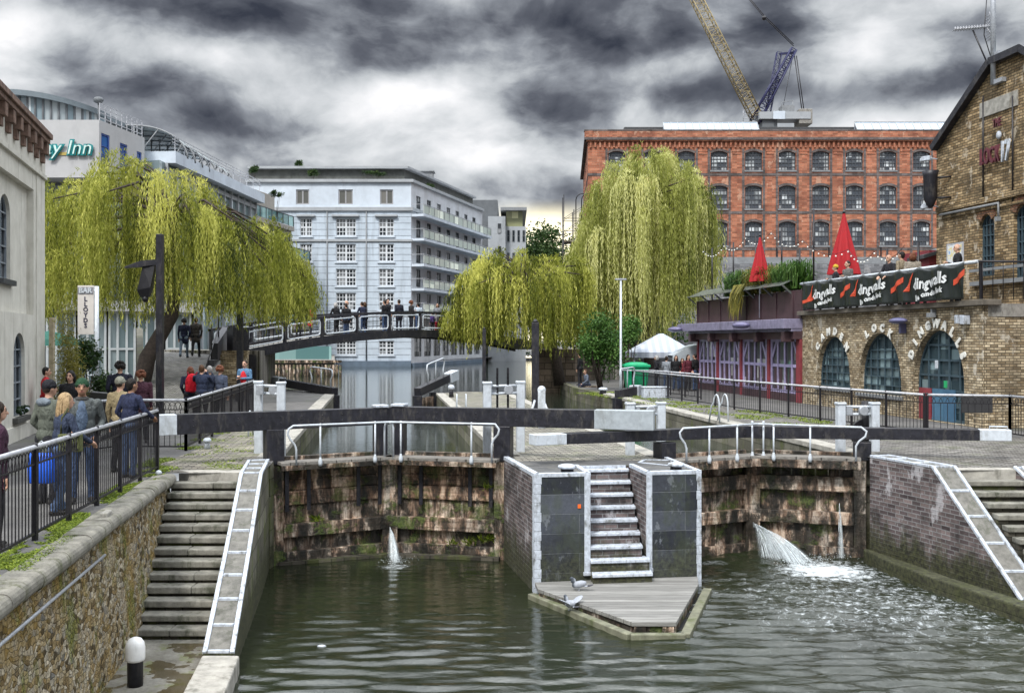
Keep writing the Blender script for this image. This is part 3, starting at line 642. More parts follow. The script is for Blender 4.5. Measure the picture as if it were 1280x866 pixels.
for i in range(5):
    e = lambda y: -3.62 + (13.3 - y) * 0.15
    b.prism([(e(ys[i]) - .50, ys[i] - .006), (e(ys[i]), ys[i] - .006), (e(ys[i + 1]), ys[i + 1] + .006), (e(ys[i + 1]) - .50, ys[i + 1] + .006)], -2.6, -1.80 + random.uniform(-.02, .01))
b.obj('edge_stone', M['stone_pale'], ld, bevel=.03)

# ------------------------------------------------------------------ sloping parapets with white painted edges
M['aggregate'] = plain('rough_aggregate_concrete', (.155, .15, .135), .9, .35, 8, .9, dirt=(.05, .055, .035), dirt_amt=.6)
def parapet(nm, label, prof, wallmat, far_side=1):
    """prof: list of (left xy, right xy, top z) from the lock gate end down to the foot"""
    th = thing(nm, label, 'parapet', (prof[len(prof) // 2][0][0], prof[len(prof) // 2][0][1], -2.4))
    b = MB()
    for i in range(len(prof) - 1):
        (l0, r0, z0), (l1, r1, z1) = prof[i], prof[i + 1]
        b.quad((*l0, z0), (*r0, z0), (*r1, z1), (*l1, z1), 0)
        b.quad((*l0, z0), (*l1, z1), (*l1, -2.6), (*l0, -2.6), 1)
        b.quad((*r1, z1), (*r0, z0), (*r0, -2.6), (*r1, -2.6), 1)
    for q, fl in ((prof[0], 0), (prof[-1], 1)):
        l, r, z = q; f = [(*l, z), (*l, -2.6), (*r, -2.6), (*r, z)]
        b.quad(*(f if fl else f[::-1]), 1)
    b.obj('body', [M['aggregate'], wallmat], th)
    e = MB()
    W = 0.062
    for i in range(len(prof) - 1):
        (l0, r0, z0), (l1, r1, z1) = prof[i], prof[i + 1]
        for a, c, sgn in ((l0, l1, 1), (r0, r1, -1)):
            o = (Vector(r0) - Vector(l0)).normalized() * (W / 2 - .008) * sgn
            e.beam((a[0] + o.x, a[1] + o.y, z0 + .004), (c[0] + o.x, c[1] + o.y, z1 + .004), W, 0.05)
    # cross bars dividing the top into panels
    tot = []
    for i in range(len(prof) - 1):
        A, B = prof[i], prof[i + 1]; L = math.hypot((A[0][1] - B[0][1]), A[2] - B[2]); tot.append(L)
    s = 0.04; S = sum(tot); n = max(2, round(S / 0.56))
    for k in range(n + 1):
        d = min(S - .03, max(.03, S * k / n)); i = 0
        while i < len(tot) - 1 and d > tot[i]: d -= tot[i]; i += 1
        f = d / tot[i]; A, B = prof[i], prof[i + 1]
        l = Vector(A[0]).lerp(Vector(B[0]), f); r = Vector(A[1]).lerp(Vector(B[1]), f); z = A[2] + (B[2] - A[2]) * f
        o = (r - l).normalized() * W
        e.beam((l.x + o.x, l.y + o.y, z + .003), (r.x - o.x, r.y - o.y, z + .003), 0.055, 0.045)
    e.obj('white_edging', M['white_edge'], th, bevel=.008)
    return th
pl = [((-5.08, 19.25), (-4.70, 19.35), 0.045), ((-4.76, 17.5), (-4.37, 17.5), 0.03), ((-4.11, 13.3), (-3.70, 13.3), -1.80)]
# bow the slope a little like the real one
def interp(A, B, f, sag): return (tuple(Vector(A[0]).lerp(Vector(B[0]), f)), tuple(Vector(A[1]).lerp(Vector(B[1]), f)), A[2] + (B[2] - A[2]) * f + sag)
pl = [pl[0], pl[1], interp(pl[1], pl[2], .5, -.04), pl[2]]
parapet('sloping_parapet', 'sloping concrete parapet with white painted ladder-like edging beside the left stone steps', pl, M['green_stone'])
b = MB()    # pale mossy chamber wall between parapet and gate
b.prism([(-4.70, 19.36), (-4.68, 19.36), (-4.66, 19.9), (-5.1, 19.9), (-5.08, 19.36)], -2.6, -.02)
tag(b.obj('lock_wall', M['green_stone']), 'short mossy stone wall end holding the left hinge of the left gate', 'wall')

pr = [((7.14, 19.95), (7.55, 20.05), 0.05), ((7.66, 18.25), (8.10, 18.25), 0.05), ((7.98, 17.1), (8.42, 17.1), -1.02), ((8.24, 16.2), (8.70, 16.2), -1.86)]
parapet('brick_parapet', 'purple grey brick lock wall on the right with sloping white edged top', pr, M['lock_brick'])
b = MB(); b.prism([(8.22, 16.19), (8.72, 16.19), (8.95, 15.2), (8.45, 15.2)], -2.6, -1.88)
b.prism([(8.46, 15.19), (8.96, 15.19), (9.9, 9), (9.4, 9)], -2.6, -1.90)
tag(b.obj('edge_stone', M['stone_pale'], bevel=.03), 'wet pale edge stones at the foot of the right parapet', 'kerb stones')
b = MB(); b.prism([(7.02, 20.0), (7.13, 19.97), (7.40, 18.9), (7.70, 17.6), (8.2, 16.0), (8.6, 14.6), (8.25, 14.7), (7.85, 16.0), (7.33, 17.7), (7.1, 18.9)], -2.6, -1.80)
tag(b.obj('wall_footing', M['green_stone'], bevel=.03), 'green stained concrete footing along the waterline of the right brick wall', 'footing')
# right steps
st = thing('stone_steps', 'stone steps descending on the far right beside the brick lock wall', 'steps', (8.7, 16.8, -1.95))
NS = 12; rise = 1.95 / NS; run = (18.2 - 15.4) / NS
for k in range(NS):
    zt = -rise * (k + 1); y1 = 18.18 - run * k; y0 = y1 - run
    xl = 8.12 + (18.2 - y0) * 0.27; xr = xl + 1.02
    b = MB(); b.prism([(xl, y0 - .03), (xr, y0 - .03), (xr, y1), (xl, y1)], zt - .09, zt, 0); b.prism([(xl, y0 + .02), (xr, y0 + .02), (xr, y1), (xl, y1)], -2.4, zt - .091, 1)
    b.obj('step', [M['step_stone'], M['wet_wall']], st, bevel=.015)
b = MB(); b.prism([(8.10, 18.19), (9.2, 18.19), (9.2, 18.45), (7.9, 18.45)], -0.2, 0.015); b.obj('top_slab', M['stone_pale'], st, bevel=.01)
pr2 = [((9.15, 18.25), (9.33, 18.25), 0.05), ((9.42, 17.1), (9.62, 17.1), -.62), ((9.95, 15.2), (10.2, 15.2), -1.75)]
parapet('stair_parapet', 'low white topped parapet on the outer side of the far right steps', pr2, M['lock_brick'])
b = MB(); b.prism([(9.34, 18.2), (9.5, 18.2), (10.8, 8), (10.8, 5), (9.0, 5), (9.1, 9), (10.22, 15.2), (9.64, 17.1)], -2.6, [-.03, -.02, -.02, -.02, -1.9, -1.9, -1.78, -.66], 0)
tag(b.obj('bank_slope', M['concrete']), 'concrete bank sloping down outside the far right steps', 'bank')

# ================================================================== LOCK ISLAND
isl = thing('lock_island', 'stone and brick lock island with dark block front and white painted corners', 'lock island', (1.9, 17.8, -2.4))
FL, FR = Vector((0.39, 17.50)), Vector((3.40, 17.95))
S0, S1 = Vector((1.385, 17.65)), Vector((2.39, 17.80))     # stair well corners on the front
B0, B1 = Vector((1.24, 18.80)), Vector((2.22, 18.93))
b = MB()
outline = [FL, S0, B0, B1, S1, FR, HR2 * 0 + Vector((3.12, 20.1)), HL2 + Vector((-.02, .1)), CH2L, along(CH2L, 1.2) + Vector((-1.2, .5)), along(CH1R, 1.2) + Vector((1.2, .5)), CH1R, HR1 + Vector((.02, .05)), Vector((-0.16, 20.1))]
def wallquad(a, c, m): b.quad((a[0], a[1], -2.7), (c[0], c[1], -2.7), (c[0], c[1], -.03), (a[0], a[1], -.03), m)
mats = [1, 0, 0, 0, 1, 0, 2, 2, 2, 2, 2, 2, 2, 0]
for i in range(len(outline)): wallquad(outline[i], outline[(i + 1) % len(outline)], mats[i])
b.obj('walls', [M['lock_brick'], M['lock_stone'], M['green_stone']], isl)
def island_top():
    m, t = new_mat('island_setts'); return m
b = MB(); b.add([(p[0], p[1], -0.012) for p in outline], [tuple(range(len(outline)))])
o = b.obj('paving', cobbles('island_setts', (0.235, 0.22, 0.185), 0.6, 0.24, 0.11), isl)
bm = bmesh.new(); bm.from_mesh(o.data); bmesh.ops.triangulate(bm, faces=bm.faces[:]); bm.to_mesh(o.data); bm.free()
if o.data.polygons[0].normal.z < 0: o.data.flip_normals()
# dark flags behind the front edge
b = MB()
b.prism([FL + Vector((.06, .06)), S0 + Vector((-.06, .06)), Vector((1.16, 18.9)), Vector((0.1, 18.75))], -.011, 0.0)
b.prism([S1 + Vector((.06, .06)), FR + Vector((-.06, .06)), Vector((3.15, 19.05)), Vector((2.26, 18.98))], -.011, 0.0)
b.prism([(0.08, 18.77), (3.14, 19.07), (3.06, 19.7), (-.02, 19.55)], -.011, 0.001)
b.obj('flagstones', plain('dark_flagstones', (0.085, 0.085, 0.085), .8, .35, 4, .5, dirt=(.2, .19, .16), dirt_amt=.5), isl, bevel=.008)
# white painted arrises on the front
b = MB()
def vstrip(p, q0, q1, w=0.10):
    """white corner strip: wraps the corner p towards q0 and q1"""
    for q in (q0, q1):
        d = (Vector(q) - Vector(p)).normalized(); n = Vector((d.y, -d.x))
        if n.y > 0: n = -n
        nseg = 14
        for k in range(nseg):
            z0, z1 = -2.3 + 2.3 * k / nseg, -2.3 + 2.3 * (k + 1) / nseg
            ww = w * random.uniform(.88, 1.08)
            c = Vector(p) + d * ww / 2; b.box((c.x + n.x * .004, c.y + n.y * .004, (z0 + z1) / 2), (ww, .014, z1 - z0 - .004), math.atan2(d.y, d.x))
vstrip(FL, S0, FL + (HR1 - FL) * .5, .125); vstrip(FR, S1, FR + Vector((-.3, 2)), .09)
def hstrip(p, q, w=.11, z=0.0, h=.07):
    p, q = Vector(p), Vector(q); d = (q - p).normalized(); n = Vector((-d.y, d.x))
    b.beam((p.x + n.x * w * .42, p.y + n.y * w * .42, z - h / 2 + .03), (q.x + n.x * w * .42, q.y + n.y * w * .42, z - h / 2 + .03), w, h)
hstrip(FL + Vector((.03, 0)), S0 + Vector((-.02, 0))); hstrip(S1 + Vector((.02, 0)), FR + Vector((-.03, 0)))
hstrip(Vector((-0.16, 20.1)), FL, .11); hstrip(FR, Vector((3.12, 20.05)), .09)
hstrip(S0, B0, .09); hstrip(B1, S1, .09)
for p, q, zb in ((S0, FL, -1.72), (S1, FR, -1.70)):   # strips down the stair well edges
    d = (Vector(q) - Vector(p)).normalized()
    c = Vector(p) + d * .055; b.box((c.x, c.y - .005, zb / 2), (.11, .014, -zb), math.atan2(d.y, d.x))
b.box((S1.x - .02, S1.y - .03, -1.72), (.28, .05, .07), .14); b.box((S0.x - .02, S0.y - .03, -1.75), (.22, .05, .06), .14)
b.obj('white_edging', M['white_edge'], isl, bevel=.012)
# stair flight in the well
NS = 9; 
fs = [Vector((2.02 * 0 + 1.44, 17.22)), Vector((2.36, 17.36))]
for k in range(NS):
    zt = -0.055 - 0.205 * k
    f = k / (NS - 1); y0 = 18.72 - 1.40 * f; y1 = y0 + 0.30
    xl = 1.24 + .155 * f + .02; xr = 2.20 + .17 * f + (.0 if k < 7 else .09)
    if k >= 7: xl -= .02
    sl_ = .13
    b = MB(); quad = lambda x0, x1, a, c: [(x0, a + (x0 - 1.3) * sl_), (x1, a + (x1 - 1.3) * sl_), (x1, c + (x1 - 1.3) * sl_), (x0, c + (x0 - 1.3) * sl_)]
    b.prism(quad(xl, xr, y0 - .03, y1), zt - .055, zt, 0)
    b.prism(quad(xl + .01, xr - .01, y0 + .01, y1), zt - .42, zt - .056, 1)
    o = b.obj('step', [M['white_edge'], M['lock_brick']], isl, bevel=.01)
b = MB(); b.box((1.66, 18.87, -.045), (.98, .05, .09), .13); b.obj('top_step_edge', M['white_edge'], isl)
# sticker
b = MB(); d = (S0 - FL).normalized(); c = FL.lerp(S0, .80); b.box((c.x, c.y - .008, -.56), (.055, .01, .07), math.atan2(d.y, d.x))
tag(b.obj('notice_plate', plain('orange_plate', (0.85, 0.14, 0.02), .5, .05)), 'tiny orange plate fixed to the dark island wall left of the island steps', 'plate')
# timber landing stage in front
ls = thing('landing_stage', 'weathered timber landing deck with pointed end below the island steps', 'landing stage', (1.9, 16.4, -2.2))
deckp = [(0.40, 17.46), (3.32, 17.90), (3.24, 17.35), (2.46, 14.98), (1.80, 14.98), (0.44, 17.0)]
b = MB(); b.prism(deckp, -1.925, -1.86); b.obj('deck', M['deck'], ls, bevel=.006)
b = MB()
def skirt(p, q, z, w, h): b.beam((p[0], p[1], z), (q[0], q[1], z), w, h)
ins = [(0.48, 16.98), (1.83, 15.05), (2.43, 15.05), (3.18, 17.3)]
for i in range(3): skirt(ins[i], ins[i + 1], -1.995, .06, .13)
b.obj('fascia', M['gate_beam'], ls)
for x_ in (1.92, 2.34): b = MB(); b.box((x_, 15.0, -2.0), (.17, .06, .13)); b.obj('end_block', M['gate_clean'], ls)
b = MB(); out = [(0.33, 17.15), (1.75, 14.78), (2.56, 14.78), (3.42, 17.5)]
for i in range(3): skirt(out[i], out[i + 1], -2.03, .15 if i != 1 else .12, .12)
b.obj('fender_beam', plain('algae_green_timber', (.15, .15, .105), .8, .4, 5, .6, dirt=(.06, .075, .02), dirt_amt=.8), ls, bevel=.015)
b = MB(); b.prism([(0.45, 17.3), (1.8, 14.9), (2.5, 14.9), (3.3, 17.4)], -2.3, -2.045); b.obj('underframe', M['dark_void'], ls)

# ================================================================== LOCK GATES
BOLT = M['grey_rail']
def rail_section(th, pts_uz, frame, uprights, z0, mat, w_off, curl=None):
    """tubular handrail: top line through pts, uprights with swollen feet"""
    o, d, n = frame
    def W(u, z): return Vector((o.x + d.x * u + n.x * w_off, o.y + d.y * u + n.y * w_off, z))
    hr = MB(); hr.tube([W(u, z) for u, z in pts_uz], .021, 8)
    h = hr.obj('handrail', mat, th)
    for u, zt in uprights:
        b = MB(); b.tube([W(u, z0), W(u, zt)], .019, 8); q = W(u, z0); b.lathe([(.034, -.05), (.042, .0), (.042, .045), (.024, .10), (.021, .12)], q, 10); b.ball(W(u, zt), .03, 8, 6)
        b.obj('post', mat, h)
def gate_leaf(label, hinge, mitre, beam_len, beam_z, beam_t, white_len, style, tail_z=None, group='lock gate leaves'):
    th = thing('lock_gate', label, 'lock gate', (hinge.x, hinge.y, -2.3))
    d = (mitre - hinge); L = d.length; d = d / L; n = Vector((d.y, -d.x))
    if n.y > 0: n = -n
    def Wp(u, w, z): return Vector((hinge.x + d.x * u + n.x * w, hinge.y + d.y * u + n.y * w, z))
    def bx(b, u0, u1, w0, w1, z0, z1, m=None):
        b.box(Wp((u0 + u1) / 2, (w0 + w1) / 2, (z0 + z1) / 2), (u1 - u0, abs(w1 - w0), z1 - z0), math.atan2(d.y, d.x), m)
    b = MB(); u = .16
    while u < L - .12:
        w = random.uniform(.19, .26); e = min(u + w, L - .1)
        bx(b, u + .003, e - .003, -.05 + random.uniform(-.008, .008), .02, -2.45, -.11); u += w
    b.obj('planking', M['gate_wood'], th)
    if style == 'left': rails = [(-.385, -.14, .045), (-.615, -.40, .05), (-.905, -.63, .08), (-1.53, -1.27, .17), (-2.10, -1.82, .14)]
    else: rails = [(-.30, -.12, .06), (-.74, -.44, .17), (-1.42, -1.16, .17), (-2.12, -1.88, .12)]
    for z0, z1, pr_ in rails:
        b = MB(); bx(b, .14, L - .14, .0, pr_, z0, z1); b.obj('frame_rail', (M['gate_plank'] if z0 > -.95 else M['gate_beam']) if style == 'left' else M['gate_clean'], th, bevel=.012)
    b = MB(); bx(b, -.09, .15, -.1, .13, -2.45, -.09); b.obj('heel_timber', M['gate_wood' if style == 'left' else 'gate_clean'], th, bevel=.015)
    b = MB(); bx(b, L - .22, L - .012, -.1, .16, -2.45, -.09); b.obj('mitre_timber', M['gate_beam' if style == 'left' else 'gate_clean'], th, bevel=.015)
    if style == 'left':
        for u0 in (.18, .62, L - .76, L - .30):
            b = MB(); bx(b, u0, u0 + .075, .10, .125, -1.02, -.10)
            for z in (-.2, -.5, -.85): b.ball(Wp(u0 + .037, .13, z), .014, 6, 4)
            b.obj('strap_iron', M['black_paint'], th)
    # walkway
    b = MB(); bx(b, .02, L - .02, .02, .46, -.075, -.015); b.obj('walkway', M['walk_plank'], th, bevel=.006)
    b = MB(); bx(b, .02, L - .02, .40, .47, -.17 if style == 'left' else -.24, -.076); b.obj('walkway_edge', M['gate_clean'], th, bevel=.006)
    # top rail of the gate behind the walkway
    b = MB(); bx(b, .1, L - .1, -.09, .018, -.11, .06); b.obj('top_rail', M['gate_clean'], th, bevel=.01)
    # heel post and mitre post above deck
    zt = beam_z
    b = MB(); bx(b, -.19, .16, -.17, .15, -.085, zt - beam_t - .01); b.obj('heel_post', M['black_paint'], th, bevel=.015)
    if style == 'left':
        b = MB(); bx(b, L - .34, L - .09, -.12, .12, -.085, zt + .005); o = b.obj('mitre_post', M['black_paint'], th, bevel=.012)
        b = MB(); bx(b, L - .36, L - .075, -.15, .15, zt + .006, zt + .06); b.obj('cap', M['white_edge'], o, bevel=.012)
    # balance beam
    tz = beam_z if tail_z is None else tail_z
    b = MB(); ue = -beam_len + white_len
    f = white_len / (beam_len + L)
    t1 = beam_t * (1.10 if style == 'left' else .8)
    a, c = Wp(L - .03, -.02, beam_z - beam_t / 2), Wp(-beam_len, -.02, tz - t1 / 2)
    mid_ = a.lerp(c, 1 - f)
    b.beam(a, mid_, .26, beam_t, w1=.28, h1=beam_t + (t1 - beam_t) * (1 - f))
    for u in np.arange(.2, L + beam_len - white_len, .42):
        q = a.lerp(c, u / (L + beam_len)); 
        for dz in (.07, -.05): b.ball(q + Vector((n.x * .135, n.y * .135, dz)), .016, 6, 4)
    bm_ = b.obj('balance_beam', M['black_paint'], th, bevel=.012)
    b = MB(); b.beam(mid_ + (c - mid_).normalized() * .004, c, .285, beam_t + (t1 - beam_t) * (1 - f) + .006, w1=.29, h1=t1 + .008); b.obj('white_end', M['white_paint'] if white_len < 1 else plain('grey_white_paint', (.33, .365, .39), .5, .16, 7, .2, dirt=(.18, .19, .18), dirt_amt=.6), bm_, bevel=.012)
    if style == 'right' and white_len < .75 and tail_z:
        pass
    return th, (hinge, d, n), L
t1, fr1, L1 = gate_leaf('left leaf of the left lock gate with short black white-tipped beam by the towpath', HL1, MI1, 2.22, .965, .345, .36, 'left')
zt = .70
rail_section(t1, [(.30, -.06), (.30, .24), (.27, .33), (.18, .44), (.13, .54), (.15, .64), (.24, zt), (.6, zt), (L1 - .22, zt), (L1 - .13, zt - .04), (L1 - .11, zt - .12), (L1 - .11, -.06)], fr1, [(.78, zt), (L1 - .50, zt)], -.06, M['white_paint'], .49)
t2, fr2, L2 = gate_leaf('right leaf of the left lock gate with the longest black white ended beam', HR1, MI1, 3.06, .985, .345, 1.18, 'left')
rail_section(t2, [(.10, -.06), (.10, .30), (.06, .40), (-.03, .50), (-.05, .60), (.03, zt), (.12, zt), (.6, zt), (L2 - .16, zt), (L2 - .09, zt - .04), (L2 - .07, zt - .12), (L2 - .07, -.06)], fr2, [(.52, zt), (L2 - .42, zt)], -.06, M['white_paint'], .49)
t3, fr3, L3 = gate_leaf('left leaf of the right lock gate with low pale tipped beam lying across the island', HL2, MI2, 3.02, .56, .24, .68, 'right', .58)
zt = .62
rail_section(t3, [(.16, -.06), (.16, .22), (.12, .32), (.02, .44), (.0, .54), (.08, zt), (.3, zt), (L3 - .06, zt + .02)], fr3, [(.72, zt), (1.42, zt), (L3 - .05, zt + .05)], -.06, M['white_paint'], .49)
t4, fr4, L4 = gate_leaf('right leaf of the right lock gate with tapering beam pointing at the far right steps', HR2, MI2, 2.78, .56, .26, .58, 'right', .60)
rail_section(t4, [(.12, -.06), (.12, .24), (.06, .34), (-.06, .44), (-.08, .54), (.02, zt), (.2, zt), (L4 - .06, zt + .02)], fr4, [(1.0, zt), (1.72, zt), (L4 - .08, zt + .05)], -.06, M['white_paint'], .49)
o = [c for c in t4.children if c.name.startswith('balance_beam')][0]
b = MB(); e = HR2 - fr4[1] * 2.4; e2 = HR2 - fr4[1] * 2.72
b.tube([(e.x, e.y, .60), (e.x, e.y, .66), (e2.x, e2.y, .66), (e2.x, e2.y, .60)], .015, 6); b.obj('grab_handle', M['white_paint'], o)

# leaking water
def streaked_water(name):
    m, t = new_mat(name); uv = uvc(t)
    n = t.noise(t.vmap(geo(t), (9, 9, 2.2)), 2.0, 5, .7)
    al = t.smooth(n, .40, .62)
    p = t.n.new('ShaderNodeBsdfPrincipled'); t.put(p.inputs['Base Color'], (.80, .86, .89)); p.inputs['Roughness'].default_value = .35
    tr = t.n.new('ShaderNodeBsdfTransparent'); mx = t.n.new('ShaderNodeMixShader'); t.put(mx.inputs[0], al)
    t.l.new(tr.outputs[0], mx.inputs[1]); t.l.new(p.outputs[0], mx.inputs[2]); oo = t.n.new('ShaderNodeOutputMaterial'); t.l.new(mx.outputs[0], oo.inputs[0]); return m
M['falling_water'] = streaked_water('falling_water')
def veil():
    m, t = new_mat('falling_veil'); uv = uvc(t); n = t.noise(t.vmap(uv, (26, 2.2, 1)), 1.0, 5, .7, .3); u_, v_, w_ = t.xyz(uv)
    edge = t.math('MULTIPLY', t.smooth(u_, .0, .22), t.smooth(u_, 1.0, .72)); al = t.math('MULTIPLY', t.math('MULTIPLY', t.smooth(n, .38, .70), edge), .72)
    p = t.n.new('ShaderNodeBsdfPrincipled'); t.put(p.inputs['Base Color'], (.70, .77, .80)); p.inputs['Roughness'].default_value = .4
    tr = t.n.new('ShaderNodeBsdfTransparent'); mx = t.n.new('ShaderNodeMixShader'); t.put(mx.inputs[0], al); t.l.new(tr.outputs[0], mx.inputs[1]); t.l.new(p.outputs[0], mx.inputs[2]); oo = t.n.new('ShaderNodeOutputMaterial'); t.l.new(mx.outputs[0], oo.inputs[0]); return m
M['veil'] = veil()
def jet(label, p0, p1, h0, w1, sag, layers, strands, spray):
    """water leaving a slit of height h0 and spreading to width w1: thin layered sheets, a few cords and spray"""
    th = thing('leaking_water', label, 'leaking water', p1); p0, p1 = Vector(p0), Vector(p1); d = Vector((p1.x - p0.x, p1.y - p0.y, 0)); side = Vector((d.y, -d.x, 0)).normalized()
    def path(s, reach, t): return Vector((p0.x + d.x * t * reach, p0.y + d.y * t * reach, p0.z + s * h0 * .5 * (1 - t) + (p1.z - p0.z) * t ** (1 + sag))) + side * s * w1 * .5 * t
    nu, nv = 14, 14
    for k in range(layers):
        rch = 1.04 - .72 * k / max(1, layers - 1); vs = []; uvs = []
        for j in range(nv + 1):
            for i in range(nu + 1):
                s = -1 + 2 * i / nu; t = j / nv; q = path(s, rch * (1 - .10 * abs(s)), t); q.z += .012 * math.sin(9 * s + 7 * k + 6 * t) * t; q.y -= .015 * k * t; vs.append(q - p1); uvs.append((i / nu + 1e-4, t + k * 1.7))
        fs = [(j * (nu + 1) + i, j * (nu + 1) + i + 1, (j + 1) * (nu + 1) + i + 1, (j + 1) * (nu + 1) + i) for j in range(nv) for i in range(nu)]
        me = bpy.data.meshes.new('sheet'); me.from_pydata([tuple(v) for v in vs], [], fs); me.polygons.foreach_set('use_smooth', [True] * len(fs)); ul = me.uv_layers.new(name='UVMap')
        ul.data.foreach_set('uv', np.array([uvs[l.vertex_index] for l in me.loops], dtype=np.float32).ravel()); me.materials.append(M['veil']); o = bpy.data.objects.new('sheet', me); COL.objects.link(o); o.parent = th
    b = MB()
    for k in range(strands):
        s = random.uniform(-.95, .95); r_ = random.uniform(.25, 1.06); r = random.uniform(.0025, .006); b.tube([path(s, r_, i / 10) for i in range(11)], r, 4)
    b.obj('cords', M['falling_water'], th, uv=False); b = MB()
    for k in range(spray):
        q = p1 + side * random.gauss(0, .10 + w1 * .35) + d.normalized() * random.gauss(-.02, .12) + Vector((0, 0, abs(random.gauss(0, .06)))); b.ball(q, random.uniform(.0025, .008), 4, 3)
    o = b.obj('spray', M['falling_water'], th, uv=False); o['kind'] = 'stuff'; return th
jet('thin white trickle spilling between the two leaves of the left lock gate', (MI1.x + .03, MI1.y - .22, -1.50), (-2.28, 19.85, LOW + .01), .05, .20, .9, 4, 14, 150)
jet('broad white gush spouting between the two leaves of the right lock gate', (MI2.x + .02, MI2.y - .20, -1.50), (5.82, 19.75, LOW + .01), .12, .70, 1.0, 8, 22, 600)
jet('narrow dribble of water falling down the right leaf of the right lock gate', (6.68, 20.40, -.98), (6.70, 20.26, LOW + .01), .05, .10, .6, 3, 6, 50)
# dark wet sills under the gates
b = MB(); b.beam((-4.6, 19.70, -2.08), (-2.55, 20.5, -2.08), .2, .16); b.beam((-2.55, 20.5, -2.08), (-.25, 20.12, -2.08), .2, .16)
tag(b.obj('gate_sill', M['wet_wall']), 'dark wet timber sill at the waterline under the left lock gate', 'sill')

# chamber walls seen above the water behind the gates
for nm, lab, a, c, sgn in (('chamber_wall', 'left side wall of the left lock chamber', HL1 + Vector((0, .15)), CH1L, -1), ('chamber_wall', 'right side wall of the right lock chamber', HR2 + Vector((0, .15)), CH2R, 1)):
    th = thing(nm, lab, 'wall', (a.x, a.y, -2)); b = MB(); b.prism([(a.x, a.y), (c.x, c.y), (c.x + sgn * .5, c.y), (a.x + sgn * .5, a.y)], -2.6, -.1); b.obj('stonework', M['green_stone'], th)
    b = MB(); L = (c - a).length; n = int(L / 1.2)
    for k in range(n):
        p, q = a.lerp(c, (k + .01) / n), a.lerp(c, (k + .99) / n); b.prism([(p.x - sgn * .03, p.y), (q.x - sgn * .03, q.y), (q.x + sgn * .42, q.y), (p.x + sgn * .42, p.y)], -.10, .022 + random.uniform(-.008, .008))
    b.obj('coping', M['stone_pale'], th, bevel=.015)
n = 18
for a, c, sgn in ((HR1 + Vector((.02, .2)), CH1R, -1), (HL2 + Vector((-.02, .2)), CH2L, 1)):
    b = MB()
    for k in range(n):
        p, q = a.lerp(c, (k + .01) / n), a.lerp(c, (k + .99) / n); b.prism([(p.x + sgn * .03, p.y), (q.x + sgn * .03, q.y), (q.x - sgn * .34, q.y), (p.x - sgn * .34, p.y)], -.10, .022 + random.uniform(-.008, .008))
    b.obj('coping', M['stone_pale'], isl, bevel=.015)
for (poly) in ([tuple(CH1L), (-9.4, 47), (-13, 50), (-20.5, 78), (-20.5, 84)], [(3.2, 50), (2.9, 57), (3.6, 62), (5.5, 72), (9, 100), (14, 160)], [tuple(CH2R), (3.2, 50)]):
    b = MB()
    for i in range(len(poly) - 1): b.beam((*poly[i], -.45), (*poly[i + 1], -.45), .3, .94)
    tag(b.obj('bank_wall', M['green_stone']), {5: 'stone edge of the left bank above the lock', 6: 'stone edge of the far right bank under the willows', 2: 'short stone bank edge beside the right upper gate'}[len(poly)], 'wall')
# ================================================================== RAILINGS
def railing(label, pts, h=1.1, sp=0.10, mat=None, top=None, hoops=True, post_at=None, bay=1.25, zf=None, group=None, r=.008, name='railing', postw=.055):
    """iron railing along pts (x, y[, z]) with posts, rails and a baluster panel per bay"""
    mat = mat or M['black_iron']; top = top or M['grey_rail']
    P3 = [Vector((p[0], p[1], p[2] if len(p) > 2 else 0.0)) for p in pts]
    th = thing(name, label, 'railing', P3[0], 0, group)
    tr = MB(); tr.tube([p + Vector((0, 0, h)) for p in P3], .030, 8); tr.obj('top_rail', top, th)
    for i in range(len(P3) - 1):
        a, c = P3[i], P3[i + 1]; L = (c - a).length; n = max(1, round(L / bay)); dv = (c - a)
        for k in range(n):
            p, q = a + dv * (k / n), a + dv * ((k + 1) / n)
            b = MB(); b.beam(p + Vector((0, 0, -.02)), p + Vector((0, 0, h - .02)), postw, postw, up=(0, 1, 0)); b.ball(p + Vector((0, 0, h + .02)), .034, 8, 5); b.obj('post', mat, th)
            b = MB(); b.beam(p + Vector((0, 0, .09)), q + Vector((0, 0, .09)), .03, .03)
            if hoops: b.beam(p + Vector((0, 0, h - .20)), q + Vector((0, 0, h - .20)), .02, .02)
            m = max(2, round((q - p).length / sp)); d2 = (q - p) / m
            for j in range(1, m): 
                u = p + d2 * j; b.tube([u + Vector((0, 0, .09)), u + Vector((0, 0, h - (.20 if hoops else .02)))], r, 5, caps=False)
            if hoops:
                for j in range(m):
                    u0, u1 = p + d2 * (j - .0), p + d2 * (j + 1.0); zt = h - .035
                    arc = []
                    for s in range(9):
                        f = math.pi * s / 8; arc.append(u0 + (u1 - u0) * (1.5 * (1 - math.cos(f)) / 2 - .25) + Vector((0, 0, h - .20 + .165 * math.sin(f))))
                    b.tube(arc, r * .9, 4, caps=False)
            b.obj('baluster_panel', mat, th)
    p = P3[-1]; b = MB(); b.beam(p + Vector((0, 0, -.02)), p + Vector((0, 0, h - .02)), postw, postw, up=(0, 1, 0)); b.ball(p + Vector((0, 0, h + .02)), .034, 8, 5); b.obj('post', mat, th)
    return th
nf = lambda y: (-4.185 - .122 * y, y)
railing('near black iron railing with looped top running above the mossy rubble wall', [nf(5.6), nf(17.98)], 1.10, .105, bay=1.24)
railing('short black railing crossing the towpath behind the left lock beam', [(-8.75, 20.9), (-8.5, 21.5), (-6.98, 21.4)], 1.08, .12, bay=1.3)
railing('black iron railing rising away along the left bank past the red backpack group', [(-6.98, 21.4), (-7.35, 24.5), (-8.25, 31.9)], 1.08, .12, bay=1.5)
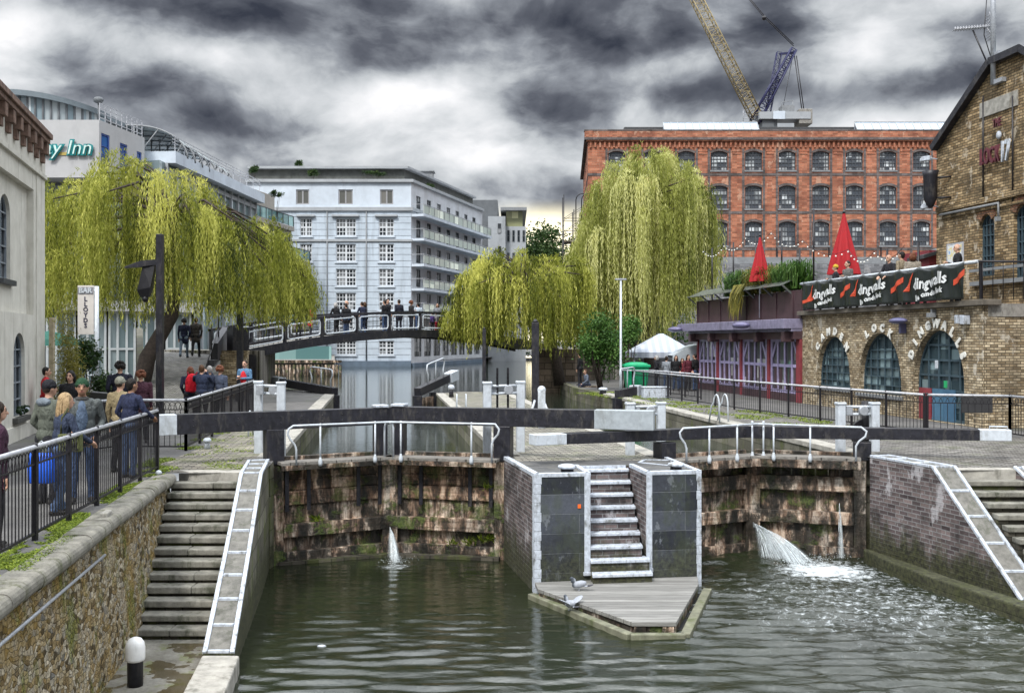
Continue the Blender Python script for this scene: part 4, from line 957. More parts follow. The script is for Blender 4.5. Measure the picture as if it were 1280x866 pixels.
railing('long black railing curving along the right bank in front of the brick arches', [(10.35, 25.1), (9.0, 29.2), (7.6, 34.2), (6.62, 39.0), (5.5, 45.6)], 1.0, .13, bay=1.55)
railing('black hooped railing in front of the brick pub beside the white beam end', [(10.42, 25.1), (12.2, 24.5)], 1.0, .16, bay=1.8)
railing('black railing running towards the camera at the far right edge', [(12.2, 24.5), (12.35, 22.5), (12.2, 19.0)], 1.0, .12, bay=1.7)
railing('plain thin railing around the market stalls beside the green bin', [(5.5, 45.6), (5.1, 46.3), (6.5, 44.9), (7.6, 40.2)], 1.0, .3, hoops=False, bay=1.6)

# ================================================================== LOCK FURNITURE
def paddle_gear(label, p, q, h, rack=True, bars=(.10, .26)):
    a, c = Vector((*p, 0)), Vector((*q, 0)); th = thing('paddle_gear', label, 'paddle gear', ((a + c) / 2))
    for s in (a, c):
        b = MB(); b.box((s.x, s.y, h / 2 - .05), (.17, .17, h + .1), .13); b.box((s.x, s.y, h - .03), (.2, .2, .06), .13); b.obj('post', M['white_paint'], th, bevel=.02)
    b = MB()
    for k in bars: b.tube([a + Vector((0, 0, h - k)), c + Vector((0, 0, h - k))], .028, 8)
    b.obj('spindle', M['white_paint'], th)
    b = MB(); m = (a + c) / 2
    b.tube([m + Vector((.10, -.02, h - .18)), m + Vector((.10, -.13, h - .18))], .10, 10); b.box(m + Vector((-.2, 0, h - .18)), (.14, .16, .2), .1); b.obj('gear_box', M['steel'], th, bevel=.01)
    if rack:
        for u in (.3, .62):
            s = a.lerp(c, u); b = MB(); b.beam(s + Vector((0, .03, -.1)), s + Vector((0, .03, h + .28)), .045, .05, up=(0, 1, 0))
            for k in range(18): b.box(s + Vector((0, -.01, .3 + k * (h - .05) / 18)), (.05, .05, .02))
            b.obj('rack', M['black_iron'], th)
    return th
paddle_gear('tall white paddle gear frame beside the left lock gate heel post', (-5.30, 20.9), (-4.72, 20.45), 1.52, False)
paddle_gear('white paddle gear frame with toothed racks on the island behind the long beam', (-.52, 20.95), (.18, 21.35), 1.50)
paddle_gear('white paddle gear frame at the island edge just right of the white beam end', (2.45, 20.75), (3.12, 20.95), 1.08, False)
paddle_gear('white paddle gear frame behind the right lock beam before the pub railing', (6.98, 21.25), (7.72, 21.3), 1.05, False)
b = MB(); b.tube([(7.62, 21.5, .35), (7.62, 21.6, .35)], .33, 16); b.tube([(7.62, 21.55, -.05), (7.62, 21.55, 1.05)], .09, 10)
tag(b.obj('winding_drum', M['black_iron']), 'black round winding drum behind the white paddle gear on the right bank', 'winding drum')
th = thing('winding_post', 'short white winding post with a slanting stay on the island', 'winding post', (.95, 27, 0))
b = MB(); b.box((.80, 27, .5), (.2, .2, 1.0)); b.ball((.80, 27, 1.02), .12, 8, 6); b.obj('post', M['white_paint'], th, bevel=.02)
b = MB(); b.tube([(.80, 27, .9), (1.1, 26.8, .05)], .03, 8); b.tube([(.62, 27, .75), (.42, 27.0, .1)], .03, 8); b.obj('stay', M['white_paint'], th)

def hoop(label, p, w, h, rz=0.0, lean=.25):
    th = thing('ladder_hoop', label, 'ladder rail', (p[0], p[1], 0), rz)
    for s in (-1, 1):
        pts = [(s * w / 2, 0, -.02), (s * w / 2, .02, h * .6)] + [(s * w / 2, .02 + lean * .5 - lean * .5 * math.cos(f), h * .6 + h * .4 * math.sin(f)) for f in np.linspace(.3, math.pi - .3, 7)] + [(s * w / 2, lean + .12, h * .55), (s * w / 2, lean + .22, -.02)]
        b = MB(); b.tube(pts, .022, 8); b.obj('rail', M['white_paint'], th, world=False)
    return th
hoop('pair of white curved ladder rails on the right bank above the lock chamber', G(905, 528)[:2], .32, .80, .5)
hoop('pair of white curved ladder rails on the island tip near the right upper beam', G(577, 517)[:2], .30, .62, .1)
hoop('single white curved ladder rail on the left bank behind the left lock beam', (-6.35, 24.5), .22, .62, .0)

def mooring(label, p, kind='disc', h=.2, r=.14):
    if kind == 'disc':
        th = thing('mooring_bollard', label, 'bollard', (p[0], p[1], 0)); b = MB(); b.lathe([(r * .72, -.02), (r * .72, h * .45), (r * .62, h * .5)], (0, 0, 0), 16); b.obj('base', M['black_paint'], th, world=False)
        b = MB(); b.lathe([(r * .6, h * .5), (r, h * .55), (r * 1.05, h * .75), (r * .95, h * .88), (r * .5, h), (.01, h * 1.02)], (0, 0, 0), 18); b.obj('cap', M['white_edge'], th, world=False)
    else:
        th = thing('mooring_bollard', label, 'bollard', (p[0], p[1], 0)); b = MB(); b.lathe([(r * .8, -.02), (r * .62, h * .4), (r * .6, h * .6)], (0, 0, 0), 14); b.obj('shaft', M['black_paint'] if kind == 'black' else M['white_edge'], th, world=False)
        b = MB(); b.lathe([(r * .6, h * .6), (r, h * .68), (r, h * .85), (r * .6, h), (.01, h * 1.02)], (0, 0, 0), 14); b.obj('cap', M['white_edge'], th, world=False)
    return th
mooring('flat white capped mooring bollard on the front left of the island', G(709, 591)[:2], 'disc', .16, .16)
mooring('flat white capped mooring bollard on the front right of the island', G(845, 588)[:2], 'disc', .15, .145)
mooring('small white mooring bollard on the mossy setts of the left bank', G(259, 561)[:2], 'white', .24, .09)
mooring('black mooring bollard with white cap on the island tip', G(576, 497)[:2] if False else (-2.55, 42.0), 'black', .50, .14)
mooring('little pale bollard on the far right bank edge beside the upper gate', (4.05, 44.5), 'disc', .28, .20)
mooring('second little pale bollard on the far right bank edge nearer the railed beam', (4.6, 42.6), 'disc', .25, .22)

# bollard lamp on the landing
th = thing('bollard_lamp', 'squat bollard with rounded white top and black base on the left landing', 'bollard', (-4.71, 12.5, -1.955))
b = MB(); b.lathe([(.095, 0), (.095, .30), (.10, .31)], (0, 0, 0), 18); b.obj('base', M['black_paint'], th, world=False)
b = MB(); b.lathe([(.10, .311), (.115, .32), (.12, .35), (.12, .48), (.108, .54), (.075, .585), (.03, .605), (.004, .608)], (0, 0, 0), 20); b.obj('cap', plain('white_enamel', (.74, .74, .73), .4, .08, 8, dirt=(.3, .3, .26), dirt_amt=.4), th, world=False)

# timber posts standing on the island
for lab, p, h_, w in (('tall black timber post standing on the island behind the racks', (.77, 33), 2.95, .24), ('slim black post at the island tip under the willow', (-1.25, 45), 2.85, .16)):
    th = thing('timber_post', lab, 'post', (*p, 0)); b = MB(); b.box((0, 0, h_ / 2), (w, w, h_)); b.obj('shaft', M['black_paint'], th, world=False, bevel=.01)
    b = MB(); b.lathe([(w * .5, h_ + .001), (w * .25, h_ + .08), (.02, h_ + .12)], (0, 0, 0), 10); b.obj('finial', M['black_iron'], th, world=False)
# white painted lines on the island setts
b = MB()
for p, q in (((2.45, 19.25), (3.0, 18.75)), ((2.45, 19.25), (2.62, 19.72)), ((2.62, 19.72), (3.1, 19.62))):
    b.beam((*p, .012), (*q, .012), .06, .012)
tag(b.obj('white_kerb_line', M['white_edge']), 'bent white line marking the kerb at the front right of the island', 'kerb line')

# ------------------------------------------------------------------ upper gates
def upper_gate(label, tip, tail, z0, z1, wl, railh, rail_uv, post_z=-.75):
    a, c = Vector((tip[0], tip[1], z0)), Vector((tail[0], tail[1], z1)); th = thing('upper_lock_gate', label, 'lock gate', (a.x, a.y, -.7))
    d = c - a; L = d.length; f = 1 - wl / L; m = a + d * f
    b = MB(); b.beam(a, m, .30, .36); bm_ = b.obj('balance_beam', M['black_paint'], th, bevel=.01)
    b = MB(); b.beam(m + d.normalized() * .005, c, .42, .46); b.obj('white_end', M['white_paint'], bm_, bevel=.015)
    b = MB(); b.box((a.x, a.y, (z0 + post_z) / 2 - .15), (.36, .36, z0 - post_z), .3); b.box((a + d * .42).to_tuple()[:2] + ((z0 + post_z) / 2 - .1,), (.4, .4, z0 - post_z), .3); b.obj('gate_post', M['black_paint'], th, bevel=.01)
    b = MB(); g0, g1 = a, a + d * .42; b.beam((g0.x, g0.y, -.42), (g1.x, g1.y, -.42), .14, .5); b.obj('planking', M['gate_clean'], th)
    u0, u1 = rail_uv; b = MB(); dd = d.normalized()
    q = lambda u, z: a + dd * u + Vector((0, -.18, .18 + z))
    b.tube([q(u0 + .1, 0), q(u0 + .12, railh * .45), q(u0 - .05, railh * .7), q(u0, railh * .98), q(u0 + .2, railh), q(u1 - .2, railh), q(u1, railh * .95), q(u1 + .05, railh * .7), q(u1 - .1, railh * .4), q(u1 - .08, 0)], .032, 8); b.obj('handrail', M['white_paint'], th)
    b = MB(); b.tube([q((u0 + u1) / 2, 0), q((u0 + u1) / 2, railh)], .026, 8); b.obj('rail_post', M['white_paint'], th)
upper_gate('left upper lock gate with white hand rail over a short dark beam', (-7.75, 43.8), (-11.55, 48.3), .12, .42, .95, .78, (.2, 2.1))
upper_gate('right upper lock gate with white hand rail and white block at its raised end', (-4.15, 43.8), (-2.75, 48.3), .10, .72, 1.05, .85, (1.2, 3.3))
upper_gate('far right upper gate with white hand rail beside the quay wall', (4.35, 41.0), (5.45, 43.6), .16, .20, .5, .85, (.25, 2.3), -.3)
b = MB(); b.box((5.9, 41.2, .22), (1.05, .6, .44), .05); b.box((5.9, 41.2, .45), (1.12, .66, .04), .05)
tag(b.obj('equipment_box', M['white_edge'], bevel=.015), 'low pale steel box on the right bank beside the far upper gate', 'box')

# ================================================================== LEFT RAMP, STEPS AND ROVING BRIDGE
ramp = [(-12.2, 32.0), (-9.6, 32.0), (-13.5, 46.6), (-17.2, 46.6)]
th = thing('approach_ramp', 'cobbled ramp climbing from the left towpath to the arched bridge', 'ramp', (-13, 39, 0))
b = MB(); b.prism(ramp, -.3, [0.006, 0.006, 1.92, 1.92]); b.obj('paving', cobbles('ramp_setts', (.16, .155, .15), .15, .2, .1), th)
b = MB(); b.prism([(-17.2, 46.6), (-11.2, 44.4), (-11.6, 49.0), (-17.2, 50.5)], -.7, 1.92); b.obj('landing', M['cobbles'], th)
wq = MB(); wq.prism([(-12.2, 33.2), (-12.45, 33.2), (-17.5, 46.6), (-17.2, 46.6)], -.2, [.45, .45, 2.95, 2.95])
tag(wq.obj('ramp_wall', plain('mossy_ramp_wall', (.10, .095, .075), .85, .35, 3, .4, dirt=(.09, .11, .03), dirt_amt=.8)), 'mossy sloping wall on the left side of the bridge ramp behind the leaning trunk', 'wall')
wq = MB(); wq.prism([(-12.95, 43.0), (-12.65, 43.0), (-13.2, 46.6), (-13.5, 46.6)], 0, [2.25, 2.25, 3.0, 3.0]); wq.prism([(-12.72, 41.7), (-12.42, 41.7), (-12.65, 42.99), (-12.95, 42.99)], 0, 1.55)
tag(wq.obj('ramp_parapet', plain('dark_painted_parapet', (.035, .035, .042), .5, .3, 2), bevel=.01), 'dark painted parapet between the bridge ramp and the brick steps', 'parapet')
st = thing('brick_steps', 'narrow brick steps climbing to the bridge behind the second lamp post', 'steps', (-12, 43, 0))
for k in range(12):
    y0 = 40.6 + k * .32; b = MB(); xo = -.13 * (y0 - 41)
    b.prism([(-12.6 + xo, y0), (-11.25 + xo, y0), (-11.25 + xo, y0 + .33), (-12.6 + xo, y0 + .33)], 0, .16 * (k + 1)); b.obj('step', M['stock_pale'], st)
th = thing('step_handrail', 'thin black handrail with three posts on the brick steps', 'handrail', (-12.5, 41, 0)); b = MB()
hp = [(-12.55, 40.7, 1.0), (-13.0, 44.3, 2.9)]; b.tube(hp, .03, 6); b.obj('rail', M['black_iron'], th)
for f in (0, .5, 1): 
    q = Vector(hp[0]).lerp(Vector(hp[1]), f); b = MB(); b.tube([(q.x, q.y, q.z - 1.0), (q.x, q.y, q.z + (1.1 if f > .4 else 0))], .035, 6); b.obj('post', M['black_iron'], th)

BA, BB = Vector((-12.1, 45.0)), Vector((2.2, 61.5)); BD = (BB - BA); BL = BD.length; bd = BD / BL; bn = Vector((bd.y, -bd.x))   # bn points to the camera side
def bz(t): return 1.72 + .92 * (1 - (2 * t - 1.05) ** 2)
def bp(t, w, z): p = BA + BD * t + bn * w; return Vector((p.x, p.y, bz(t) + z))
br = thing('roving_bridge', 'black arched iron footbridge with white outlined railing panels over the canal', 'footbridge', (-5, 53, 0))
NB = 10; ts = np.linspace(0, 1, NB * 4 + 1)
for w in (0.0, -2.7):
    g_ = MB(); tr = MB()
    for i in range(len(ts) - 1):
        t0, t1_ = ts[i], ts[i + 1]
        g_.add([bp(t0, w - .09, -.12), bp(t1_, w - .09, -.12), bp(t1_, w + .09, -.12), bp(t0, w + .09, -.12), bp(t0, w - .09, .30), bp(t1_, w - .09, .30), bp(t1_, w + .09, .30), bp(t0, w + .09, .30)], [(0, 3, 2, 1), (4, 5, 6, 7), (3, 7, 6, 2), (0, 1, 5, 4)])
        tr.add([bp(t0, w - .1, 1.16), bp(t1_, w - .1, 1.16), bp(t1_, w + .1, 1.16), bp(t0, w + .1, 1.16), bp(t0, w - .1, 1.28), bp(t1_, w - .1, 1.28), bp(t1_, w + .1, 1.28), bp(t0, w + .1, 1.28)], [(0, 3, 2, 1), (4, 5, 6, 7), (3, 7, 6, 2), (0, 1, 5, 4)])
    g_.obj('girder', M['black_paint'], br); tr.obj('top_rail', M['black_paint'], br)
    for k in range(NB):
        t0, t1_ = k / NB, (k + 1) / NB
        b = MB(); b.beam(bp(t0 + .004, w, .28), bp(t0 + .004, w, 1.17), .16, .16, up=(0, 1, 0))
        for zz in (.55, .80):
            for s in range(4): b.tube([bp(t0 + (t1_ - t0) * s / 4, w, zz), bp(t0 + (t1_ - t0) * (s + 1) / 4, w, zz)], .014, 4, caps=False)
        for s in range(1, 8): b.tube([bp(t0 + (t1_ - t0) * s / 8, w, .3), bp(t0 + (t1_ - t0) * s / 8, w, 1.16)], .012, 4, caps=False)
        pan = b.obj('railing_panel', M['black_paint'], br)
        b = MB(); pts = []
        e0, e1 = t0 + .010, t1_ - .004; rr = .13; rt = .13 / BL
        for cx, cz, a0 in ((e0 + rt, .40 + rr, math.pi), (e1 - rt, .40 + rr, 1.5 * math.pi), (e1 - rt, 1.08 - rr, 0), (e0 + rt, 1.08 - rr, .5 * math.pi)):
            for s in range(5):
                a = a0 + s * math.pi / 8; pts.append(bp(cx + rt * math.cos(a), w + .07, cz + rr * math.sin(a)))
        # keep the long sides bent with the arch
        full = []
        for i in range(len(pts)):
            full.append(pts[i])
        full.append(pts[0]); b.tube(full, .036, 6, caps=False); b.obj('white_outline', M['white_paint'], pan)
b = MB()
for i in range(len(ts) - 1):
    t0, t1_ = ts[i], ts[i + 1]
    b.add([bp(t0, -2.6, .0), bp(t1_, -2.6, .0), bp(t1_, -.1, .0), bp(t0, -.1, .0), bp(t0, -2.6, .16), bp(t1_, -2.6, .16), bp(t1_, -.1, .16), bp(t0, -.1, .16)], [(0, 3, 2, 1), (4, 5, 6, 7), (3, 7, 6, 2), (0, 1, 5, 4)])
b.obj('deck', M['concrete'], br)
th = thing('bridge_abutment', 'dark brick abutment carrying the left end of the arched bridge', 'abutment', (-12, 46, -.6))
b = MB(); b.prism([(-12.9, 44.2), (-11.35, 44.3), (-13.2, 47.6), (-14.9, 47.6)], -1.2, 1.75); b.obj('stonework', M['black_paint'], th)
b = MB(); b.prism([(-12.35, 44.25), (-11.75, 44.7), (-12.2, 45.3), (-12.8, 44.9)], 1.7, 2.95); b.obj('end_post', M['black_paint'], th)
th = thing('bridge_abutment', 'brown stone pier under the right end of the arched bridge by the willows', 'abutment', (2.5, 60.5, -.6))
b = MB(); b.prism([(1.2, 57.6), (3.6, 57.2), (6.5, 63.0), (2.6, 64)], -1.2, 1.85); b.obj('stonework', brick('pier_stone', (.13, .10, .075), (.24, .19, .15), (.05, .04, .03), .8, .36, .02, .8, (.03, .025, .02), .6), th)
b = MB(); b.prism([(2.2, 58.5), (7.0, 61), (9.5, 66), (4.5, 68)], 0, [1.8, 1.2, .4, 1.0]); b.obj('ramp', M['cobbles'], th)

# ================================================================== LAMPS, SIGN, POSTS ON THE LEFT BANK
def lamp(label, p, h, w, arm_z, arm_l, banner=True, drop=.9):
    th = thing('lamp_post', label, 'lamp post', (*p, 0))
    b = MB(); b.box((0, 0, h / 2), (w, w, h)); b.box((0, 0, .2), (w * 1.3, w * 1.3, .4)); b.obj('column', M['black_paint'], th, world=False, bevel=.01)
    b = MB(); b.add([(-w / 2, -.06, arm_z - .05), (-w / 2, .06, arm_z - .05), (-w / 2, .06, arm_z + .10), (-w / 2, -.06, arm_z + .10), (-arm_l * .55, -.13, arm_z - .10), (-arm_l * .55, .13, arm_z - .10), (-arm_l * .5, .12, arm_z + .06), (-arm_l * .5, -.12, arm_z + .06), (-arm_l, -.09, arm_z - .13), (-arm_l, .09, arm_z - .13), (-arm_l * .98, .08, arm_z - .09), (-arm_l * .98, -.08, arm_z - .09)],
                     [(0, 1, 2, 3), (0, 4, 5, 1), (1, 5, 6, 2), (2, 6, 7, 3), (3, 7, 4, 0), (4, 8, 9, 5), (5, 9, 10, 6), (6, 10, 11, 7), (7, 11, 8, 4), (8, 11, 10, 9)]); b.obj('lamp_head', M['black_paint'], th, world=False)
    if banner:
        b = MB(); x0, x1 = -arm_l * .48, -.12
        for f in range(1): pass
        b.add([(x0, -.05, arm_z - .08), (x1, -.05, arm_z - .05), (x1, .05, arm_z - .05), (x0, .05, arm_z - .08), (x0 - .12, -.13, arm_z - drop + .18), (x1 - .08, -.16, arm_z - drop + .25), (x1 - .08, .10, arm_z - drop + .25), (x0 - .12, .08, arm_z - drop + .18), (x0 - .06, -.06, arm_z - drop), (x0 + .16, -.06, arm_z - drop), (x0 + .16, .06, arm_z - drop), (x0 - .06, .06, arm_z - drop)],
              [(0, 3, 2, 1), (0, 1, 5, 4), (1, 2, 6, 5), (2, 3, 7, 6), (3, 0, 4, 7), (4, 5, 9, 8), (5, 6, 10, 9), (6, 7, 11, 10), (7, 4, 8, 11), (8, 9, 10, 11)]); b.ball((x0 + .05, 0, arm_z - drop - .05), .09, 8, 6)
        b.obj('hanging_cover', plain('black_plastic_wrap', (.012, .012, .016), .35, .3, 5, .5), th, world=False)
    return th
lamp('tall square black lamp post with a wedge lamp and a wrapped bundle hanging under it', (xat(200, 26.5), 26.5), zat(293, 26.5), .17, zat(329, 26.5), .92)
lamp('shorter black lamp post with a slim side arm near the brick steps', (xat(300, 39), 39), zat(355, 39), .22, zat(374, 39), .75, False)
th = thing('street_lamp', 'slender white street lamp post in front of the right willow', 'street lamp', (xat(776, 44.5), 44.5, 0)); hh = zat(350, 44.5)
b = MB(); b.tube([(0, 0, 0), (0, 0, 1.0), (0, 0, hh)], [.07, .05, .045], 8); b.obj('column', M['white_paint'], th, world=False)
b = MB(); b.box((0, 0, hh + .03), (.5, .12, .07)); b.obj('lamp_head', M['steel'], th, world=False, bevel=.01)

def text_mesh(s, size, depth=.02, bold=.0, shear=0.0, align='CENTER', res=2):
    cu = bpy.data.curves.new('lettering', 'FONT'); cu.body = s; cu.size = size; cu.extrude = depth; cu.offset = bold; cu.shear = shear; cu.align_x = align; cu.align_y = 'CENTER'; cu.resolution_u = res
    o = bpy.data.objects.new('lettering', cu); COL.objects.link(o)
    dg = bpy.context.evaluated_depsgraph_get(); dg.update(); me = bpy.data.meshes.new_from_object(o.evaluated_get(dg)); bpy.data.objects.remove(o)
    return me
def letters(name, s, size, mat, parent, loc, right, up, sx=1.0, **kw):
    """lettering standing in the plane spanned by right and up; loc in the parent's own frame"""
    me = text_mesh(s, size, **kw); me.materials.clear(); me.materials.append(mat)
    r, u = Vector(right).normalized(), Vector(up).normalized(); n = r.cross(u)
    me.transform(Matrix((r * sx, u, n)).transposed().to_4x4())
    o = bpy.data.objects.new(name, me); COL.objects.link(o); o.parent = parent; o.location = loc; return o
# bar sign
th = thing('bar_sign', 'white hanging bar sign with vertical dark lettering on a pale post', 'sign', (xat(121, 31), 31, 0)); z1, z0 = zat(357, 31), zat(418, 31)
b = MB(); b.tube([(0, 0, 0), (0, 0, z1 - .02)], .065, 10); b.tube([(0, 0, z1 - .15), (-.2, 0, z1 - .15)], .03, 6); b.tube([(0, 0, z0 + .12), (-.2, 0, z0 + .12)], .03, 6); b.obj('post', M['white_paint'], th, world=False)
b = MB(); b.box((-.33, 0, (z0 + z1) / 2), (.50, .07, z1 - z0)); b.obj('board', plain('cream_sign_board', (.56, .53, .50), .5, .08, 3), th, world=False, bevel=.008)
b = MB(); b.box((-.33, -.040, z1 - .16), (.48, .008, .22)); b.obj('heading_panel', plain('grey_sign_panel', (.22, .22, .24), .5, .1), th, world=False)
letters('heading', 'BAR', .22, M['white_paint'], th, (-.33, -.048, z1 - .16), (1, 0, 0), (0, 0, 1), bold=.006)
ink = plain('dark_sign_ink', (.03, .03, .06), .6, .05)
for i, ch in enumerate('LLOYDS'): letters('letter', ch, .19, ink, th, (-.33, -.042, z1 - .42 - i * .165), (1, 0, 0), (0, 0, 1), bold=.006, depth=.006)
# green parasol, wooden post, shrub planter of the bar terrace
th = thing('parasol', 'open dark green parasol beside the cream building corner', 'parasol', (xat(62, 33), 33, 0)); zt = zat(413, 33)
b = MB(); b.tube([(0, 0, 0), (0, 0, zt)], .03, 8); b.obj('pole', M['white_paint'], th, world=False)
b = MB(); prof = [(.02, zt), (.9, zt - .28), (1.05, zt - .50), (1.03, zt - .50), (.88, zt - .32), (.02, zt - .06)]; b.lathe(prof, (0, 0, 0), 8, smooth=False); b.obj('canopy', plain('green_canvas', (.012, .10, .075), .7, .2, 3), th, world=False)
b = MB(); b.beam((xat(65, 29.5), 29.5, 0), (xat(65, 29.5), 29.5, zat(397, 29.5)), .13, .13, up=(0, 1, 0)); tag(b.obj('wooden_post', plain('pale_timber', (.34, .29, .20), .7, .2, 5), bevel=.01), 'pale square wooden post beside the cream building corner', 'post')
# ================================================================== BUILDINGS
class Facade:
    """a wall from p0 to p1 (left to right seen from outside); u along, v up, w out"""
    def __init__(s, p0, p1):
        s.p0 = Vector((p0[0], p0[1], 0)); d = Vector((p1[0] - p0[0], p1[1] - p0[1], 0)); s.L = d.length; s.d = d / s.L; s.n = Vector((s.d.y, -s.d.x, 0)); s.p1 = Vector((p1[0], p1[1], 0)); s.rz = math.atan2(s.d.y, s.d.x)
    def pt(s, u, v, w=0.0): q = s.p0 + s.d * u + s.n * w; return Vector((q.x, q.y, v))
    def u(s, px):
        k = (px - CX) / F; t = (k * s.p0.y - s.p0.x) / (s.d.x - k * s.d.y); return t
    def uv(s, px, py): u = s.u(px); Y = s.p0.y + s.d.y * u; return u, H - (py - CY) / F * Y
    def box(s, b, u0, u1, v0, v1, w0, w1, m=None): b.box(s.pt((u0 + u1) / 2, (v0 + v1) / 2, (w0 + w1) / 2), (abs(u1 - u0), abs(w1 - w0), abs(v1 - v0)), s.rz, m)
    def wall(s, b, u0, u1, v0, v1, openings, depth=.2, m=0, mr=None):
        """openings: (u0,u1,v0,v1,rise) with a segmental head of the given rise (0 = flat)"""
        mr = m if mr is None else mr
        us = sorted({u0, u1} | {x for o in openings for x in o[:2]}); vs = sorted({v0, v1} | {x for o in openings for x in o[2:4]})
        inside = lambda a, c: any(o[0] - 1e-6 < a < o[1] + 1e-6 and o[2] - 1e-6 < c < o[3] + 1e-6 for o in openings)
        for i in range(len(us) - 1):
            j = 0
            while j < len(vs) - 1:
                if inside((us[i] + us[i + 1]) / 2, (vs[j] + vs[j + 1]) / 2): j += 1; continue
                k = j
                while k + 1 < len(vs) - 1 and not inside((us[i] + us[i + 1]) / 2, (vs[k + 1] + vs[k + 2]) / 2): k += 1
                b.quad(s.pt(us[i], vs[j]), s.pt(us[i + 1], vs[j]), s.pt(us[i + 1], vs[k + 1]), s.pt(us[i], vs[k + 1]), m); j = k + 1
        for o in openings:
            a, c, lo, hi, rise = o; arc = s.arch(o); n = len(arc)
            for i in range(n - 1):
                (x0, y0), (x1, y1) = arc[i], arc[i + 1]
                if rise > 1e-4: b.quad(s.pt(x0, y0), s.pt(x1, y1), s.pt(x1, hi), s.pt(x0, hi), m)
                b.quad(s.pt(x0, y0), s.pt(x0, y0, -depth), s.pt(x1, y1, -depth), s.pt(x1, y1), mr)
            b.quad(s.pt(a, lo), s.pt(a, arc[0][1]), s.pt(a, arc[0][1], -depth), s.pt(a, lo, -depth), mr) if False else b.quad(s.pt(a, lo), s.pt(a, lo, -depth), s.pt(a, arc[0][1], -depth), s.pt(a, arc[0][1]), mr)
            b.quad(s.pt(c, lo, -depth), s.pt(c, lo), s.pt(c, arc[-1][1]), s.pt(c, arc[-1][1], -depth), mr)
            b.quad(s.pt(a, lo, -depth), s.pt(a, lo), s.pt(c, lo), s.pt(c, lo, -depth), mr)
    def arch(s, o, n=9):
        a, c, lo, hi, rise = o
        if rise <= 1e-4: return [(a, hi), (c, hi)]
        w = (c - a) / 2; mid = (a + c) / 2; out = []
        if rise >= w * .999:     # tall arch: half ellipse, slightly pointed
            for i in range(n * 2 + 1): f = math.pi * i / (2 * n); out.append((mid - w * math.cos(f), hi - rise + rise * math.sin(f) ** .85))
        else:
            r = (w * w + rise * rise) / (2 * rise); cy = hi - r; h = math.asin(w / r)
            for i in range(n + 1): f = -h + 2 * h * i / n; out.append((mid + r * math.sin(f), cy + r * math.cos(f)))
        return out
    def window(s, th, o, nx, ny, fm, pm, bar=.05, inset=.14, border=.07, label=None, extra=None, name='window', thick=.05):
        """frame bars with a pane behind, set back in the opening"""
        a, c, lo, hi, rise = o; arc = s.arch(o); top = lambda x: max([y0 + (y1 - y0) * (x - x0) / (x1 - x0) for (x0, y0), (x1, y1) in zip(arc, arc[1:]) if x0 - 1e-6 <= x <= x1 + 1e-6 and x1 > x0] or [hi])
        b = MB(); w0, w1 = -inset, -inset + thick
        s.box(b, a, c, lo, lo + border, w0, w1); s.box(b, a, a + border, lo + border, arc[0][1], w0, w1); s.box(b, c - border, c, lo + border, arc[-1][1], w0, w1)
        if rise <= 1e-4: s.box(b, a + border, c - border, hi - border, hi, w0, w1)
        else:
            for i in range(len(arc) - 1): b.beam(s.pt(arc[i][0], arc[i][1] - border / 2, (w0 + w1) / 2), s.pt(arc[i + 1][0], arc[i + 1][1] - border / 2, (w0 + w1) / 2), thick, border)
        for i in range(1, nx):
            x = a + (c - a) * i / nx; s.box(b, x - bar / 2, x + bar / 2, lo + border, top(x) - border * .5, w0 + .004, w1 - .004)
        for j in range(1, ny):
            y = lo + (hi - lo) * j / ny
            if y > arc[0][1] + (hi - arc[0][1]) * .8: continue
            s.box(b, a + border, c - border, y - bar / 2, y + bar / 2, w0 + .008, w1 - .008)
        if extra: extra(b)
        f = b.obj(name, fm, th)
        p = MB(); p.add([s.pt(a, lo, -inset - .012), s.pt(c, lo, -inset - .012)] + [s.pt(x, y, -inset - .012) for x, y in reversed(arc)], [tuple(range(2 + len(arc)))])
        p.obj('pane', pm, f); return f

def body(th, mat, poly, z0, z1, name='wall'):
    b = MB(); b.prism(poly, z0, z1); return b.obj(name, mat, th)

# ------------------------------------------------------------------ cream building, near left
A0, A1 = (-9.14, 14.0), (-12.52, 26.75); fc = Facade(A0, A1)
th = thing('cream_building', 'cream rendered building with bracketed brown cornice at the left edge', 'building', (-12, 20, 0))
def rect(f, x0, y0, x1, y1, rise=0.0):
    u0, _ = f.uv(x0, y1); u1, _ = f.uv(x1, y1); v0 = f.uv((x0 + x1) / 2, y1)[1]; v1 = f.uv((x0 + x1) / 2, y0)[1]; return (u0, u1, v0, v1, rise)
up_w = rect(fc, 9, 243, 22, 349, .0); up_w = (*up_w[:4], (up_w[1] - up_w[0]) / 2)
lo_w = rect(fc, 17, 416, 31, 520, .0); lo_w = (*lo_w[:4], (lo_w[1] - lo_w[0]) / 2)
ww = up_w[1] - up_w[0]
rec0 = fc.u(42); rtop, rbot = fc.uv(20, 222)[1], fc.uv(20, 391)[1]
ztop = 7.62
b = MB()
